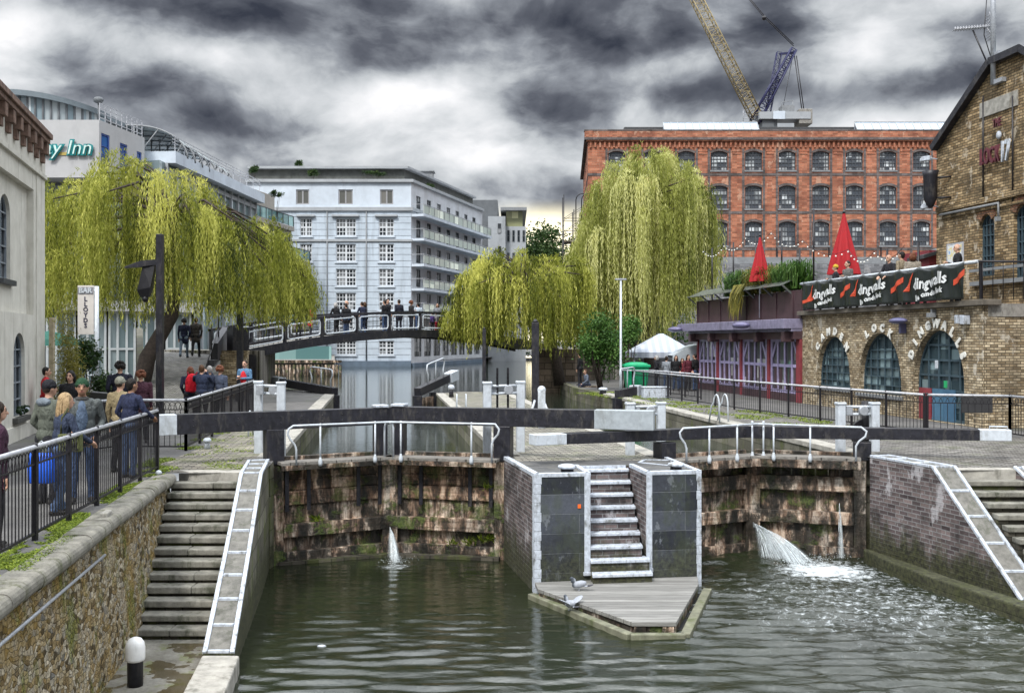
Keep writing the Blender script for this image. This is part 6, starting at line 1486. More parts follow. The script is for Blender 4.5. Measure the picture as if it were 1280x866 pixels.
for dx in (0, 2.5): b.tube([P(993 + dx, 70, YC), P(1004 + dx, 150, YC)], .07, 4); b.tube([P(992, 58 - dx, YC), P(955, 22 - dx, YC), P(920, -20 - dx, YC)], .06, 4)
b.tube([P(990, 75, YC), P(976, 150, YC)], .04, 4); b.ball(P(955, 23, YC), (.3, .3, .3), 8, 6); b.obj('cable', M['black_iron'], th)
b = MB(); b.box(P(978, 147, YC), (6.5, 2.6, .9)); b.obj('machine_deck', M['grey_render'], th)
b = MB(); b.box(P(1004, 148, YC) , (1.7, 2.4, 1.9)); b.obj('counterweight', M['concrete'], th, bevel=.08)
b = MB(); b.box(P(974, 144, YC - 1.5), (1.5, .1, 1.0)); b.obj('name_board', M['white_plain'], th)
b = MB(); b.box(P(983, 141, YC), (1.6, 1.6, 1.5)); b.tube([P(977, 138, YC), P(977, 128, YC), P(991, 126, YC)], .06, 4); b.tube([P(991, 126, YC), P(991, 140, YC)], .06, 4); b.obj('winch_house', M['plaster_grey'], th)
b = MB(); bb = P(960, 148, YC); b.beam((bb.x, YC, 0), (bb.x, YC, bb.z), 1.9, 1.9, up=(0, 1, 0)); b.obj('mast', M['grey_dark'], th)
b = MB(); 
for z in (0, .5, 1.0): b.tube([P(929, 148, YC) + Vector((0, 0, z)), P(945, 148, YC) + Vector((0, 0, z))], .04, 4)
for px in (929, 937, 945): b.tube([P(px, 152, YC), P(px, 148, YC) + Vector((0, 0, 1))], .04, 4)
b.obj('walkway_rail', M['grey_rail'], th)

# ------------------------------------------------------------------ right bank: arcade, timber bar, gable house share one frontage line
RX = lambda Y: 16.79 - .155 * Y
def rl(Y, off=0.0): return (RX(Y) + off, Y)
fa = Facade(rl(37.7), rl(26.75)); ztA = 3.30
th = thing('brick_arcade', 'pale brick arcade with three tall arches and white arch lettering under the banner terrace', 'building', (12, 32, 0))
def arch_o(x0, x1, ytop, ybot, door=False):
    u0, u1 = fa.u(x0), fa.u(x1); v1 = fa.uv((x0 + x1) / 2, ytop)[1]; v0 = .02 if door else fa.uv(x0, ybot)[1]; w = (u1 - u0) / 2; return (u0, u1, v0, v1, w * 1.35)
arches = [arch_o(1021, 1063, 420, 482), arch_o(1074, 1127, 416, 490), arch_o(1141, 1206, 412, 530, True)]
b = MB(); fa.wall(b, 0, fa.L, 0, ztA, arches, .32); q0, q1 = fa.pt(fa.L, 0), fa.pt(0, 0)
b.quad(q0, q0 + Vector((5, .8, 0)), q0 + Vector((5, .8, ztA)), q0 + Vector((0, 0, ztA))); b.obj('wall', M['stock_pale'], th)
wb2 = plain('blue_grey_window', (.045, .075, .095), .45, .2, 4); pane_arc = glass('arcade_glass', (.03, .05, .06), (.10, .14, .15), .08, .3, .3)
for o in arches[:2]: fa.window(th, o, 6, 7, wb2, pane_arc, .03, .22, .055); 
o = arches[2]; w_ = fa.window(th, o, 5, 6, wb2, pane_arc, .06, .24, .08, name='arched_door')
for f0, f1, mt in ((.02, .26, M['maroon_paint']), (.29, .50, plain('blue_door', (.06, .14, .22), .5, .15, 4)), (.51, .72, None)):
    b = MB(); a = o[0] + (o[1] - o[0]) * f0; c = o[0] + (o[1] - o[0]) * f1; fa.box(b, a, c, .03, .95, -.215, -.17); b.obj('door_leaf', mt or plain('blue_door_b', (.05, .12, .20), .5, .15, 4), w_)
b = MB(); fa.box(b, o[0] + .9, o[0] + 1.05, 1.55, 1.78, -.18, -.165); b.obj('notice', M['white_paint'], w_); b = MB(); fa.box(b, o[0] + 1.35, o[0] + 1.5, 1.0, 1.2, -.18, -.165); b.obj('green_notice', plain('green_notice', (.02, .35, .12), .5, .1), w_)
b = MB()
for o in arches:
    b = MB(); big = (o[0] - .10, o[1] + .10, o[2], o[3] + .14, o[4] + .12); a0, a1 = fa.arch(o), fa.arch(big)
    for i in range(len(a0) - 1):
        b.quad(fa.pt(*a0[i], .012), fa.pt(*a0[i + 1], .012), fa.pt(*a1[i + 1], .012), fa.pt(*a1[i], .012)); b.quad(fa.pt(*a1[i], .012), fa.pt(*a1[i + 1], .012), fa.pt(*a1[i + 1], 0), fa.pt(*a1[i], 0))
    b.obj('arch_ring', M['stock_pale'], th)
for o in arches[:2]: b = MB(); fa.box(b, o[0] - .08, o[1] + .08, o[2] - .12, o[2] - .005, -.2, .1); b.obj('sill', M['plaster_grey'], th, bevel=.01)
# letters round the arches
lw = plain('white_letter', (.68, .68, .64), .5, .1, 5)
for o, wd in zip(arches, ('CAMDEN', 'LOCK', 'DINGWALLS')):
    ring_ = fa.arch((o[0] - .16, o[1] + .16, o[2], o[3] + .17, o[4] + .14), 14)
    span = {'CAMDEN': (.26, .74), 'LOCK': (.36, .64), 'DINGWALLS': (.19, .81)}[wd]; n = len(wd); acc = [0]
    for i in range(len(ring_) - 1): acc.append(acc[-1] + math.hypot(ring_[i + 1][0] - ring_[i][0], ring_[i + 1][1] - ring_[i][1]))
    for i, ch in enumerate(wd):
        s = acc[-1] * (span[0] + (span[1] - span[0]) * (i / (n - 1))); k = max(j for j in range(len(acc) - 1) if acc[j] <= s + 1e-9); f = (s - acc[k]) / (acc[k + 1] - acc[k]); x = ring_[k][0] + (ring_[k + 1][0] - ring_[k][0]) * f; y = ring_[k][1] + (ring_[k + 1][1] - ring_[k][1]) * f
        tx, ty = ring_[k + 1][0] - ring_[k][0], ring_[k + 1][1] - ring_[k][1]; l = math.hypot(tx, ty); tx, ty = tx / l, ty / l
        right = fa.d * tx + Vector((0, 0, ty)); up = -fa.d * ty + Vector((0, 0, tx)); letters('letter', ch, .33, lw, th, fa.pt(x, y, .05) - th.location, right, up, depth=.015, bold=.022)
b = MB(); fa.box(b, -.1, fa.L + .15, ztA, ztA + .16, -.4, .18); b.obj('ledge', plain('dark_stone_ledge', (.12, .105, .085), .8, .3, 4, .4), th, bevel=.02)
# roof terrace
b = MB(); b.prism([fa.pt(-.1, 0, -.1).xy, fa.pt(fa.L, 0, -.1).xy, fa.pt(fa.L + .2, 0, -5).xy, fa.pt(-.1, 0, -9).xy], ztA - .3, ztA + .05); b.obj('terrace', M['concrete'], th)
for lab, x, y, kind in (('blue white half round wall lamp above the middle arch', 1132, 399, 'lamp'), ('white floodlight above the right arch', 1170, 394, 'flood'), ('pair of pale speakers above the right arch', 1208, 400, 'box')):
    u, v = fa.uv(x, y); b = MB()
    if kind == 'lamp': b.ball(fa.pt(u, v - .05, .25), (.45, .2, .10), 12, 6, rot=Matrix.Rotation(fa.rz, 3, 'Z')); b.box(fa.pt(u, v - .28, .1), (.1, .2, .3), fa.rz)
    elif kind == 'flood': b.box(fa.pt(u, v, .15), (.2, .2, .13), fa.rz); b.box(fa.pt(u, v + .12, .08), (.06, .16, .12), fa.rz)
    else: b.box(fa.pt(u - .14, v + .02, .12), (.17, .2, .24), fa.rz); b.box(fa.pt(u + .12, v, .12), (.17, .2, .24), fa.rz); b.box(fa.pt(u, v + .05, .04), (.3, .08, .06), fa.rz)
    tag(b.obj('wall_light', {'lamp': plain('blue_grey_shade', (.10, .10, .2), .4, .1), 'flood': M['plaster_grey'], 'box': M['white_edge']}[kind], bevel=.01), lab, 'light')

# banner on the terrace rail
bt = thing('banner', 'long black green banner with red stripes and white lettering tied along the terrace rail', 'banner', fa.pt(fa.L / 2, ztA, .2))
u0, u1 = fa.u(1014), fa.u(1217); zA, zB = fa.uv(1014, 358)[1], 4.42; NBx = 150; NBz = 12
def ban(u, f):   # f 0 bottom .. 1 top; cloth gathers between the ties
    ph = (u - u0) / (u1 - u0) * 9; tie = abs(math.sin(math.pi * ph)); sag = .10 * tie * f
    fold = .05 * math.sin(ph * 6.28 + 2.2 * f) * (1.1 - f) + .022 * math.sin(ph * 17 + f * 3) * (1 - .6 * f) + .02 * math.sin(ph * 4.1)
    v = ztA + .19 + (1.02) * f - sag; return fa.pt(u, v, .30 + fold)
b = MB(); vs = [ban(u0 + (u1 - u0) * i / NBx, j / NBz) for j in range(NBz + 1) for i in range(NBx + 1)]
b.add(vs, [(j * (NBx + 1) + i, j * (NBx + 1) + i + 1, (j + 1) * (NBx + 1) + i + 1, (j + 1) * (NBx + 1) + i) for j in range(NBz) for i in range(NBx)], smooth=True)
cl_ = b.obj('cloth', plain('black_green_vinyl', (.011, .015, .014), .32, .3, 2, spec=.6), bt)
so = cl_.modifiers.new('solid', 'SOLIDIFY'); so.thickness = .008
b = MB(); reps = 3; L3 = (u1 - u0)
def strip(b, ua, fa0, ub, fb0, w):
    n = 14; pts = []
    for i in range(n + 1): f = i / n; pts.append((ua + (ub - ua) * f, fa0 + (fb0 - fa0) * f))
    for (x0, y0), (x1, y1) in zip(pts, pts[1:]):
        o = fa.n * .012; b.quad(ban(x0, y0) + o, ban(x1, y1) + o, ban(x1, y1 + w) + o, ban(x0, y0 + w) + o)
for r_ in range(reps):
    c = u0 + L3 * (r_ + .5) / reps; strip(b, c + 1.15, .34, c + 1.95, .66, .17) if r_ < 2 else strip(b, c + 1.15, .42, c + 1.70, .64, .17)
    if r_ == 0: strip(b, c - 1.6, .22, c - .7, .40, .12)
    # red lighthouse-like wedge left of each word
    n = 8
    for i in range(n): f0, f1 = i / n, (i + 1) / n; w0, w1 = .17 * (1 - f0) + .015, .17 * (1 - f1) + .015; xx = lambda f: c - 1.12 + .30 * f; o = fa.n * .016; b.quad(ban(xx(f0) - w0, .36 + .56 * f0) + o, ban(xx(f0) + w0 * .3, .36 + .56 * f0) + o, ban(xx(f1) + w1 * .3, .36 + .56 * f1) + o, ban(xx(f1) - w1, .36 + .56 * f1) + o)
b.obj('red_stripe', plain('orange_red_print', (.55, .07, .03), .5, .1), cl_)
wp = plain('white_print', (.62, .64, .64), .5, .08)
for r_ in range(reps):
    c = u0 + L3 * (r_ + .5) / reps
    for s, size, f0, du, bold in (('dingwalls', .47, .58, .06, .014), ('camden lock', .22, .26, .22, .010), ('live', .24, .12, -.55, .010)):
        me = text_mesh(s, size, depth=0, bold=bold, res=1); me.materials.clear(); me.materials.append(wp)
        for v in me.vertices:
            u = c + du + v.co.x; f = f0 + (v.co.y + v.co.x * .10) / 1.02; v.co = ban(u, f) + fa.n * .045 - bt.location - cl_.location
        o = bpy.data.objects.new('lettering', me); COL.objects.link(o); o.parent = cl_
rt = thing('terrace_rail', 'white topped terrace rail with black posts above the long banner', 'railing', fa.pt(fa.L / 2, ztA, .1)); b = MB(); b.tube([fa.pt(fa.u(1008), 4.47, .22), fa.pt(fa.L + .05, 4.47, .22)], .045, 8); b.obj('top_rail', M['white_paint'], rt)
for k in range(9): u = fa.u(1008) + (fa.L - fa.u(1008)) * k / 8; b = MB(); b.beam(fa.pt(u, ztA + .161, .1), fa.pt(u, 4.44, .12), .07, .07, up=(0, 1, 0)); b.obj('post', M['black_iron'], rt)
b = MB(); b.tube([fa.pt(fa.L + .05, 4.47, .22), fa.pt(fa.L + .1, 4.47, -3)], .03, 6); 
for k in range(10): q = fa.pt(fa.L + .06, ztA + .16, .1 - k * .3); b.tube([q, q + Vector((0, 0, 1.1))], .012, 4)
b.obj('end_panel', M['black_iron'], rt)

# timber bar with lilac windows
fp = Facade(rl(49.2), rl(37.7)); th = thing('timber_bar', 'purple and lilac timber bar with tall windows and planted parapet left of the brick arcade', 'building', (10, 43, 0)); ze = 2.86
o_y0, o_y1 = .12, 2.35
b = MB(); b.prism([fp.pt(0, 0, -.6).xy, fp.pt(fp.L, 0, -.6).xy, fp.pt(fp.L, 0, -8).xy, fp.pt(0, 0, -8).xy], 0, ze - .2); b.quad(fp.pt(0, 0, -.6), fp.pt(0, 0, -.02), fp.pt(0, ze, -.02), fp.pt(0, ze, -.6)); b.obj('inner_wall', M['dark_void'], th)
b = MB(); fp.box(b, 0, fp.L, 0, .30, -.3, .02); fp.box(b, 0, fp.L, 2.42, ze - .10, -.3, .05); fp.box(b, 0, fp.L, ze - .45, ze - .16, .051, .35); b.obj('timber_frame', M['purple_paint'], th, bevel=.01)
pxs = [879, 900, 927, 932, 968, 1003]
bays = [(0.05, 2.55), (2.75, 5.4), (5.6, 8.35), (8.55, 11.35)]
bays = [tuple(fp.L * q / 11.56 for q in bb_) for bb_ in bays]
for a, c in bays:
    o = (a + .1, c - .1, .32, 2.42, 0)
    w_ = fp.window(th, o, 4, 1, M['lilac_paint'], glass('bar_glass', (.07, .07, .075), (.26, .26, .25), .08, .45, .8), .10, .06, .11, extra=lambda b, o=o: [fp.box(b, o[0] + .12, o[1] - .12, 1.32, 1.44, -.055, -.02)] + [b.beam(fp.pt(o[0] + .12, 1.7, -.03), fp.pt(o[0] + .55, 2.36, -.03), .04, .11), b.beam(fp.pt(o[1] - .12, 1.7, -.03), fp.pt(o[1] - .55, 2.36, -.03), .04, .11)], thick=.06)
    b = MB()
    for k in range(5): u = o[0] + .14 + (o[1] - o[0] - .28) * (k + .5) / 5; fp.box(b, u - .13, u + .13, .44, 1.28, -.065, -.05)
    b.obj('lower_panel', M['purple_paint'], w_)
    b = MB(); fp.box(b, a - .11, a + .09, .0, 2.42, -.1, .07); b.obj('pillar', M['maroon_paint'], th, bevel=.01)
b = MB(); fp.box(b, fp.L - .35, fp.L - .01, 0, 2.9, -.1, .10); b.obj('pillar', M['maroon_paint'], th, bevel=.01)
b = MB(); fp.box(b, -.9, fp.L + .02, ze - .05, ze + .32, -.6, .75); fp.box(b, -.2, fp.L, ze - .16, ze - .051, -.3, .45); b.obj('eaves', plain('grey_lilac_fascia', (.20, .185, .27), .5, .25, 5, .1, dirt=(.08, .07, .1), dirt_amt=.6), th, bevel=.02)
for k in range(5): u = .3 + k * 2.7; b = MB(); fp.box(b, u, u + .28, ze - .55, ze - .161, .2, .62); b.obj('bracket', M['purple_paint'], th, bevel=.02)
b = MB(); fp.box(b, -.1, fp.L, ze + .33, ze + 1.42, -.5, .05)
for k in range(8): u = k * fp.L / 7.5; fp.box(b, u, u + .12, ze + .33, ze + 1.42, .051, .09)
b.obj('parapet', M['purple_paint'], th)
b = MB(); b.quad(fp.pt(-.3, ze + 1.62, .5), fp.pt(fp.L - .8, ze + 1.62, .5), fp.pt(fp.L - .8, ze + 1.98, -.35), fp.pt(-.3, ze + 1.98, -.35)); b.quad(fp.pt(-.3, ze + 1.60, .5), fp.pt(-.3, ze + 1.96, -.35), fp.pt(fp.L - .8, ze + 1.96, -.35), fp.pt(fp.L - .8, ze + 1.60, .5))
for k in range(7): u = -.2 + k * (fp.L - .6) / 6; b.beam(fp.pt(u, ze + 1.3, .06), fp.pt(u, ze + 1.66, .48), .06, .06)
b.obj('lean_to_roof', plain('dull_glass_roof', (.10, .11, .10), .3, .3, 3), th)
lsh = plain('lilac_shade', (.13, .12, .22), .4, .1)
for u, z, w in ((fp.L - 3.2, ze + .12, 1.15), (-.6, ze + .05, 1.0)): b = MB(); b.ball(fp.pt(u, z, w), (.7, .3, .14), 12, 6, rot=Matrix.Rotation(fp.rz, 3, 'Z')); b.obj('eaves_lamp', lsh, th)
for lab, px0, px1, py, seed in (('green strap leaved plant behind the left end of the purple parapet', 905, 930, 350, 1), ('pale spiky plant spilling over the middle of the purple parapet', 930, 962, 346, 2), ('spiky green plant behind the right end of the purple parapet', 965, 997, 341, 3)):
    rr = random.Random(seed); a, c = fp.u(px0), fp.u(px1); b = MB(); tint = []
    for k in range(420):
        u = rr.uniform(a, c); w = rr.uniform(-.5, .25); base = fp.pt(u, ze + 1.5, w - .2); d = fp.d * rr.gauss(0, .35) + fp.n * rr.gauss(.05, .3); hh = rr.uniform(.4, 1.15); tv = rr.random()
        p1 = base + d * .5 + Vector((0, 0, hh)); p2 = base + d * 1.2 + Vector((0, 0, hh * rr.uniform(.6, 1.05))); o = fp.d * .035
        b.add([base - o, base + o, p1 + o, p1 - o, p2], [(0, 1, 2, 3), (3, 2, 4)]); tint += [tv] * 5
    if seed == 2:
        for k in range(130):
            u = rr.uniform(a - .2, a + 1.1); base = fp.pt(u, ze + 1.9, .4); p1 = base + fp.n * rr.uniform(.1, .3) + Vector((0, 0, -rr.uniform(.3, 1.3))); p2 = p1 + Vector((0, 0, -rr.uniform(.2, .6))) + fp.d * rr.gauss(0, .15); o = fp.d * .03; b.add([base - o, base + o, p1 + o, p1 - o, p2], [(0, 1, 2, 3), (3, 2, 4)]); tint += [rr.random()] * 5
    b.vc = np.array(tint); tag(b.obj('spiky_plant', M['olive_leaf'] if seed == 2 else M['bush_leaf'], uv=False), lab, 'plant', 'plants along the bar parapet')
# light poles with a string of bulbs on the terrace
for px, ytop, lab in ((879, 310, 'leftmost thin black pole carrying the string of bulbs'), (905, 303, 'second thin black pole from the left carrying bulbs'), (932, 292, 'thin black pole just left of the smaller red parasol'), (964, 284, 'thin black pole just right of the smaller red parasol'), (986, 310, 'short thin black pole between the two red parasols'), (1003, 262, 'tall thin black pole at the corner of bar and arcade'), (1093, 311, 'thin black pole right of the larger red parasol'), (1131, 303, 'thin black pole near the small slate roof')):
    Y = (fp if px < 1003 else fa); u = Y.u(px); q = Y.pt(u, ztA if px > 1003 else ze + 1.4, -.45); zt_ = zat(ytop, q.y); b = MB(); b.tube([q, (q.x, q.y, zt_)], .035, 6); tag(b.obj('light_pole', M['black_iron']), lab, 'pole', 'terrace light poles')
b = MB(); BQ = []
pts = [P(879, 313, 48.0), P(905, 306, 46), P(932, 296, 43.3), P(964, 290, 40.8), P(1003, 300, 38.2), P(1060, 312, 35), P(1093, 314, 33.2), P(1131, 306, 31.8)]
for a, c in zip(pts, pts[1:]):
    seg = []
    for i in range(9): f = i / 8; q = a.lerp(c, f); q.z -= .55 * 4 * f * (1 - f) * .6; seg.append(q); 
    b.tube(seg, .009, 4)
    BQ += [s - Vector((0, 0, .08)) for s in seg[:-1]]
sl2 = b.obj('string_lights', M['black_iron']); wb_ = plain('white_bulb', (.75, .75, .7), .3, .05)
for q in BQ: b = MB(); b.ball(q, .032, 6, 5); b.obj('bulb', wb_, sl2)
tag(sl2, 'string of white bulbs looping between the thin terrace poles', 'string lights')
# closed red parasols
for lab, px, ytop, ybot, wpx, Y in (('smaller closed red parasol on the terrace left of the tall pole', 950, 296, 352, 23, 41.5), ('larger closed red parasol rising over the banner terrace', 1055, 267, 343, 36, 37.0)):
    zt_, zb_ = zat(ytop, Y), zat(ybot, Y); r0 = wpx / 2 / F * Y; x = xat(px, Y); pr_ = thing('parasol', lab, 'parasol', (x, Y, ztA), 0, 'closed red parasols'); b = MB(); b.tube([(0, 0, 0), (0, 0, zt_ - ztA)], .04, 8); b.obj('pole', M['white_paint'], pr_, world=False)
    b = MB(); n = 40; rows_ = [(0, 0.09), (.10, .16), (.45, .52), (.8, .86), (1, 1.0)]; vs = []
    for f, k in rows_:
        for j in range(n): a = 2 * math.pi * j / n; rr_ = r0 * k * (1 + .16 * math.cos(8 * a) * (.3 + f)); vs.append((rr_ * math.cos(a), rr_ * math.sin(a), zt_ - ztA - (zt_ - zb_) * f))
    b.add(vs, [(i * n + j, (i + 1) * n + j, (i + 1) * n + (j + 1) % n, i * n + (j + 1) % n) for i in range(4) for j in range(n)], smooth=True); b.add(vs[:n], [tuple(range(n))]); b.obj('canopy', M['red_cloth'], pr_, world=False)
    b = MB(); b.lathe([(.06, zt_ - ztA + .0), (.05, zt_ - ztA + .08), (.01, zt_ - ztA + .12)], (0, 0, 0), 8); b.obj('finial', M['black_iron'], pr_, world=False)

# ------------------------------------------------------------------ gable house on the right
OFF = 1.55; fg2 = Facade(rl(31.65, OFF), rl(21.5, OFF)); th = thing('gabled_brick_house', 'tall yellow stock brick gabled house with raised lettering at the right edge', 'building', (16, 27, 0))
zeave = fg2.uv(1172, 188)[1]; ur = fg2.u(1262); zr1 = fg2.uv(1262, 72)[1]; ukn = fg2.u(1243); zkn = fg2.uv(1243, 80)[1]
W2 = ur * 2
win = [rect(fg2, 1224, 268, 1243, 345, .25), rect(fg2, 1267, 255, 1290, 347, .3)]; lowwin = [(fg2.u(1258), fg2.u(1258) + 2.0, .55, 1.95, 0)]
win += [(W2 - .5 - (1.2), W2 - .5, win[1][2], win[1][3], .3)]
b = MB(); fg2.wall(b, 0, W2, 0, zeave, win + lowwin, .22)
prof = [(0, zeave), (ukn, zkn), (ur, zr1), (W2 - ukn, zkn), (W2, zeave)]
b.add([fg2.pt(u, v) for u, v in prof], [(4, 3, 2, 1, 0)]) if False else b.add([fg2.pt(u, v) for u, v in prof], [(0, 4, 3, 2, 1)])
q = fg2.pt(0, 0); b.quad(q + fg2.n * -9, q, q + Vector((0, 0, zeave)), q + fg2.n * -9 + Vector((0, 0, zeave))); q = fg2.pt(W2, 0); b.quad(q, q + fg2.n * -9, q + fg2.n * -9 + Vector((0, 0, zeave)), q + Vector((0, 0, zeave)))
b.obj('wall', M['stock_brick'], th)
b = MB()
for (a0, z0_), (a1, z1_) in zip(prof, prof[1:]): b.beam(fg2.pt(a0, z0_ + .06, .05), fg2.pt(a1, z1_ + .06, .05), .34, .20)
b.obj('verge', M['black_paint'], th)
b = MB()
for (a0, z0_), (a1, z1_) in zip(prof, prof[1:]): b.quad(fg2.pt(a0, z0_ + .1, .12), fg2.pt(a1, z1_ + .1, .12), fg2.pt(a1, z1_ + .1, -9), fg2.pt(a0, z0_ + .1, -9))
b.obj('roof', plain('green_slate', (.075, .10, .095), .6, .25, 3), th)
for o in win: fg2.window(th, o, 4, 6, wb2, M['pane_dark'], .035, .16, .06)
for o in lowwin: fg2.window(th, o, 3, 3, plain('pale_blue_frame', (.45, .52, .62), .5, .1), M['pane_dark'], .06, .16, .07)
for o in win: 
    b = MB(); arc = fg2.arch(o)
    for i in range(len(arc) - 1): b.beam(fg2.pt(arc[i][0] , arc[i][1] + .14, .0), fg2.pt(arc[i + 1][0], arc[i + 1][1] + .14, .0), .05, .26)
    b.obj('window_arch', M['brick_arch'], th)
b = MB(); fg2.box(b, lowwin[0][0] - .25, lowwin[0][1] + .3, 1.97, 2.40, -.1, .03); b.obj('lintel', M['blue_brick'], th)
b = MB(); zz = fg2.uv(1225, 352)[1]; fg2.box(b, fg2.u(1218), W2, zz - .12, zz, -.1, .16); fg2.box(b, fg2.u(1218), W2, zz + .28, zz + .36, .1, .18); b.obj('string_course', M['plaster_grey'], th)
b = MB(); z_ = fg2.uv(1230, 395)[1]; fg2.box(b, fg2.u(1232), W2, z_ - .0, z_ + .28, -.05, .04); b.obj('red_band', plain('red_oxide_band', (.26, .05, .03), .7, .2), th)
b = MB(); z_ = fg2.uv(1175, 264)[1]; fg2.box(b, .1, W2, z_ - .06, z_ + .1, -.05, .10); fg2.box(b, .1, W2, z_ - .28, z_ - .2, -.05, .06); b.obj('brick_course', M['stock_brick'], th)
b = MB()
for px in (1231, 1268): u = fg2.u(px); b.tube([fg2.pt(u, fg2.uv(px, 120)[1], .05), fg2.pt(u, fg2.uv(px, 252)[1], .05)], .025, 5)
b.obj('wall_cable', M['black_iron'], th)
b = MB(); u_, v_ = fg2.uv(1178, 269); u2_, v2_ = fg2.uv(1252, 254); b.tube([fg2.pt(u_, v_, .10), fg2.pt(u2_, v2_, .10), fg2.pt(u2_, v2_ - .42, .10)], .035, 6); b.box(fg2.pt(u2_, v2_ - .45, .12), (.12, .12, .12), fg2.rz); b.obj('conduit', M['plaster_grey'], th)
gs = thing('pub_sign', 'raised dark red and white sign letters high on the brick gable', 'sign', fg2.pt(fg2.u(1249), fg2.uv(1249, 192)[1], .1)); uc, vc_ = fg2.uv(1249, 192); k1 = .80
dr = plain('dark_red_letter', (.10, .025, .035), .5, .15, 4); right = fg2.d; up = Vector((0, 0, 1)); loc = lambda px, py: fg2.pt(*fg2.uv(px, py), .12) - gs.location
for ch, px, py in (('L', 1231.5, 198), ('O', 1238, 196.5), ('C', 1244.5, 195), ('K', 1251.5, 193)): letters('letter', ch, .66, dr, gs, loc(px, py), right, up, sx=.46, depth=.03, bold=.012)
for ch, px, py in (('1', 1258, 191), ('7', 1264, 189)): letters('numeral', ch, .80, M['white_edge'], gs, loc(px, py), right, up, sx=.5, depth=.03, bold=.02)
letters('small_word', 'THE', .34, dr, gs, loc(1251, 154), right, up, sx=.6, depth=.02, bold=.006)
b = MB(); u, v = fg2.uv(1249, 131); fg2.box(b, u - .85, u + .85, v - .22, v + .22, .001, .05); tag(b.obj('wall_plaque', plain('weathered_plaque', (.30, .29, .26), .8, .35, 6, .5, dirt=(.12, .10, .07), dirt_amt=.8), bevel=.01), 'weathered pale plaque above the raised letters on the gable', 'plaque')
b = MB(); u, v = fg2.uv(1251, 169); b.ball(fg2.pt(u, v, .06), (.10, .06, .12), 10, 6, rot=Matrix.Rotation(fg2.rz, 3, 'Z')); tag(b.obj('wall_lamp', M['white_edge']), 'small round white lamp between plaque and raised letters', 'lamp')
b = MB(); u, v = fg2.uv(1247, 106); b.tube([fg2.pt(u, v, .14), fg2.pt(u, v + 4.2, .14)], .075, 8); b.box(fg2.pt(u + .18, v + .05, .1), (.5, .14, .12), fg2.rz); b.box(fg2.pt(u + .12, v + .85, .1), (.3, .12, .1), fg2.rz); tag(b.obj('flagpole', M['steel']), 'pale flagpole bracketed to the top of the brick gable', 'flagpole')
an = thing('tv_aerial', 'television aerial on a thin mast above the gable slope', 'aerial', fg2.pt(fg2.u(1222), fg2.uv(1222, 100)[1], -.5)); b = MB(); base = fg2.pt(fg2.u(1224), fg2.uv(1224, 100)[1], -.5); top_ = Vector((xat(1216, base.y), base.y, zat(38, base.y))); b.tube([base, top_], .025, 5); b.tube([base + Vector((.1, 0, 0)), Vector((xat(1230, base.y), base.y, zat(44, base.y))), Vector((xat(1234, base.y), base.y, zat(-10, base.y)))], .015, 4); b.obj('mast', M['black_iron'], an)
b = MB(); a, c = P(1194, 37, base.y), P(1243, 33, base.y); b.tube([a, c], .03, 5)
for k in range(14): q = a.lerp(c, k / 14); b.tube([q + Vector((0, -.18, .0)), q + Vector((0, .18, 0))], .014, 4); b.tube([q + Vector((0, 0, -.07)), q + Vector((0, 0, .07))], .014, 4)
for s in (-1, 1):
    for k in range(4): b.tube([c + Vector((-.1, -.3, s * .09 * (k + 1))), c + Vector((-.1, .3, s * .09 * (k + 1)))], .012, 4); 
    b.tube([c + Vector((-.25, 0, 0)), c + Vector((.02, 0, s * .42))], .015, 4); b.tube([c + Vector((-.02, 0, 0)), c + Vector((-.15, 0, s * .42))], .015, 4)
b.obj('antenna', M['grey_rail'], an)
fb_ = thing('hanging_sign', 'furled black canvas hanging sign on two arms at the left edge of the gable', 'hanging sign', fg2.pt(0, fg2.uv(1172, 240)[1], .6)); q = fg2.pt(.15, 0, .0); zt_, zb_ = zat(216, q.y), zat(262, q.y)
sx = xat(1163, q.y - .3); b = MB(); b.lathe([(.26, zt_), (.22, zt_ - .15), (.20, zb_ + .3), (.12, zb_ + .1), (.05, zb_)], (sx, q.y - .3, 0), 10); b.obj('canvas', M['black_paint'], fb_)
b = MB(); 
for z in (zat(225, q.y), zat(250, q.y)): b.tube([(sx, q.y - .3, z), tuple(fg2.pt(.8, z, .0))], .03, 6)
b.obj('arm', M['black_iron'], fb_)
for lab, px, py in (('small white camera under the furled sign on the gable corner', 1167, 258), ('small white camera high on the gable corner by the eave', 1166, 199), ('white wall lamp beside the terrace end', 1234, 390), ('black floodlight on the brick wall right of the terrace end', 1253, 391)):
    u, v = fg2.uv(px, py); b = MB(); b.box(fg2.pt(u + .05, v, .25), (.30, .16, .14), fg2.rz + .5); b.tube([fg2.pt(u + .15, v, .25), fg2.pt(u + .25, v - .05, -.02)], .025, 5); b.ball(fg2.pt(u - .1, v - .03, .3), .085, 8, 6); tag(b.obj('wall_camera' if 'camera' in lab else 'wall_lamp', M['black_iron'] if 'black' in lab else M['white_edge'], bevel=.01), lab, 'camera' if 'camera' in lab else 'lamp')
b = MB(); u, v = fg2.uv(1195, 321); fg2.box(b, u - .42, u + .42, v - .42, v + .42, .01, .05); po = b.obj('poster_frame', M['grey_rail']); tag(po, 'framed pale poster on the brick wall behind the terrace', 'poster'); b = MB(); fg2.box(b, u - .36, u + .36, v - .36, v + .36, .051, .055)
def poster():
    m, t = new_mat('poster_print'); n = t.noise(geo(t), 3.0, 3); c = t.ramp(n, [(.35, (.65, .68, .70)), (.48, (.70, .60, .30)), (.54, (.62, .66, .70)), (.62, (.25, .40, .62))], 'CONSTANT'); finish(t, c, .4); return m
b.obj('print', poster(), po)
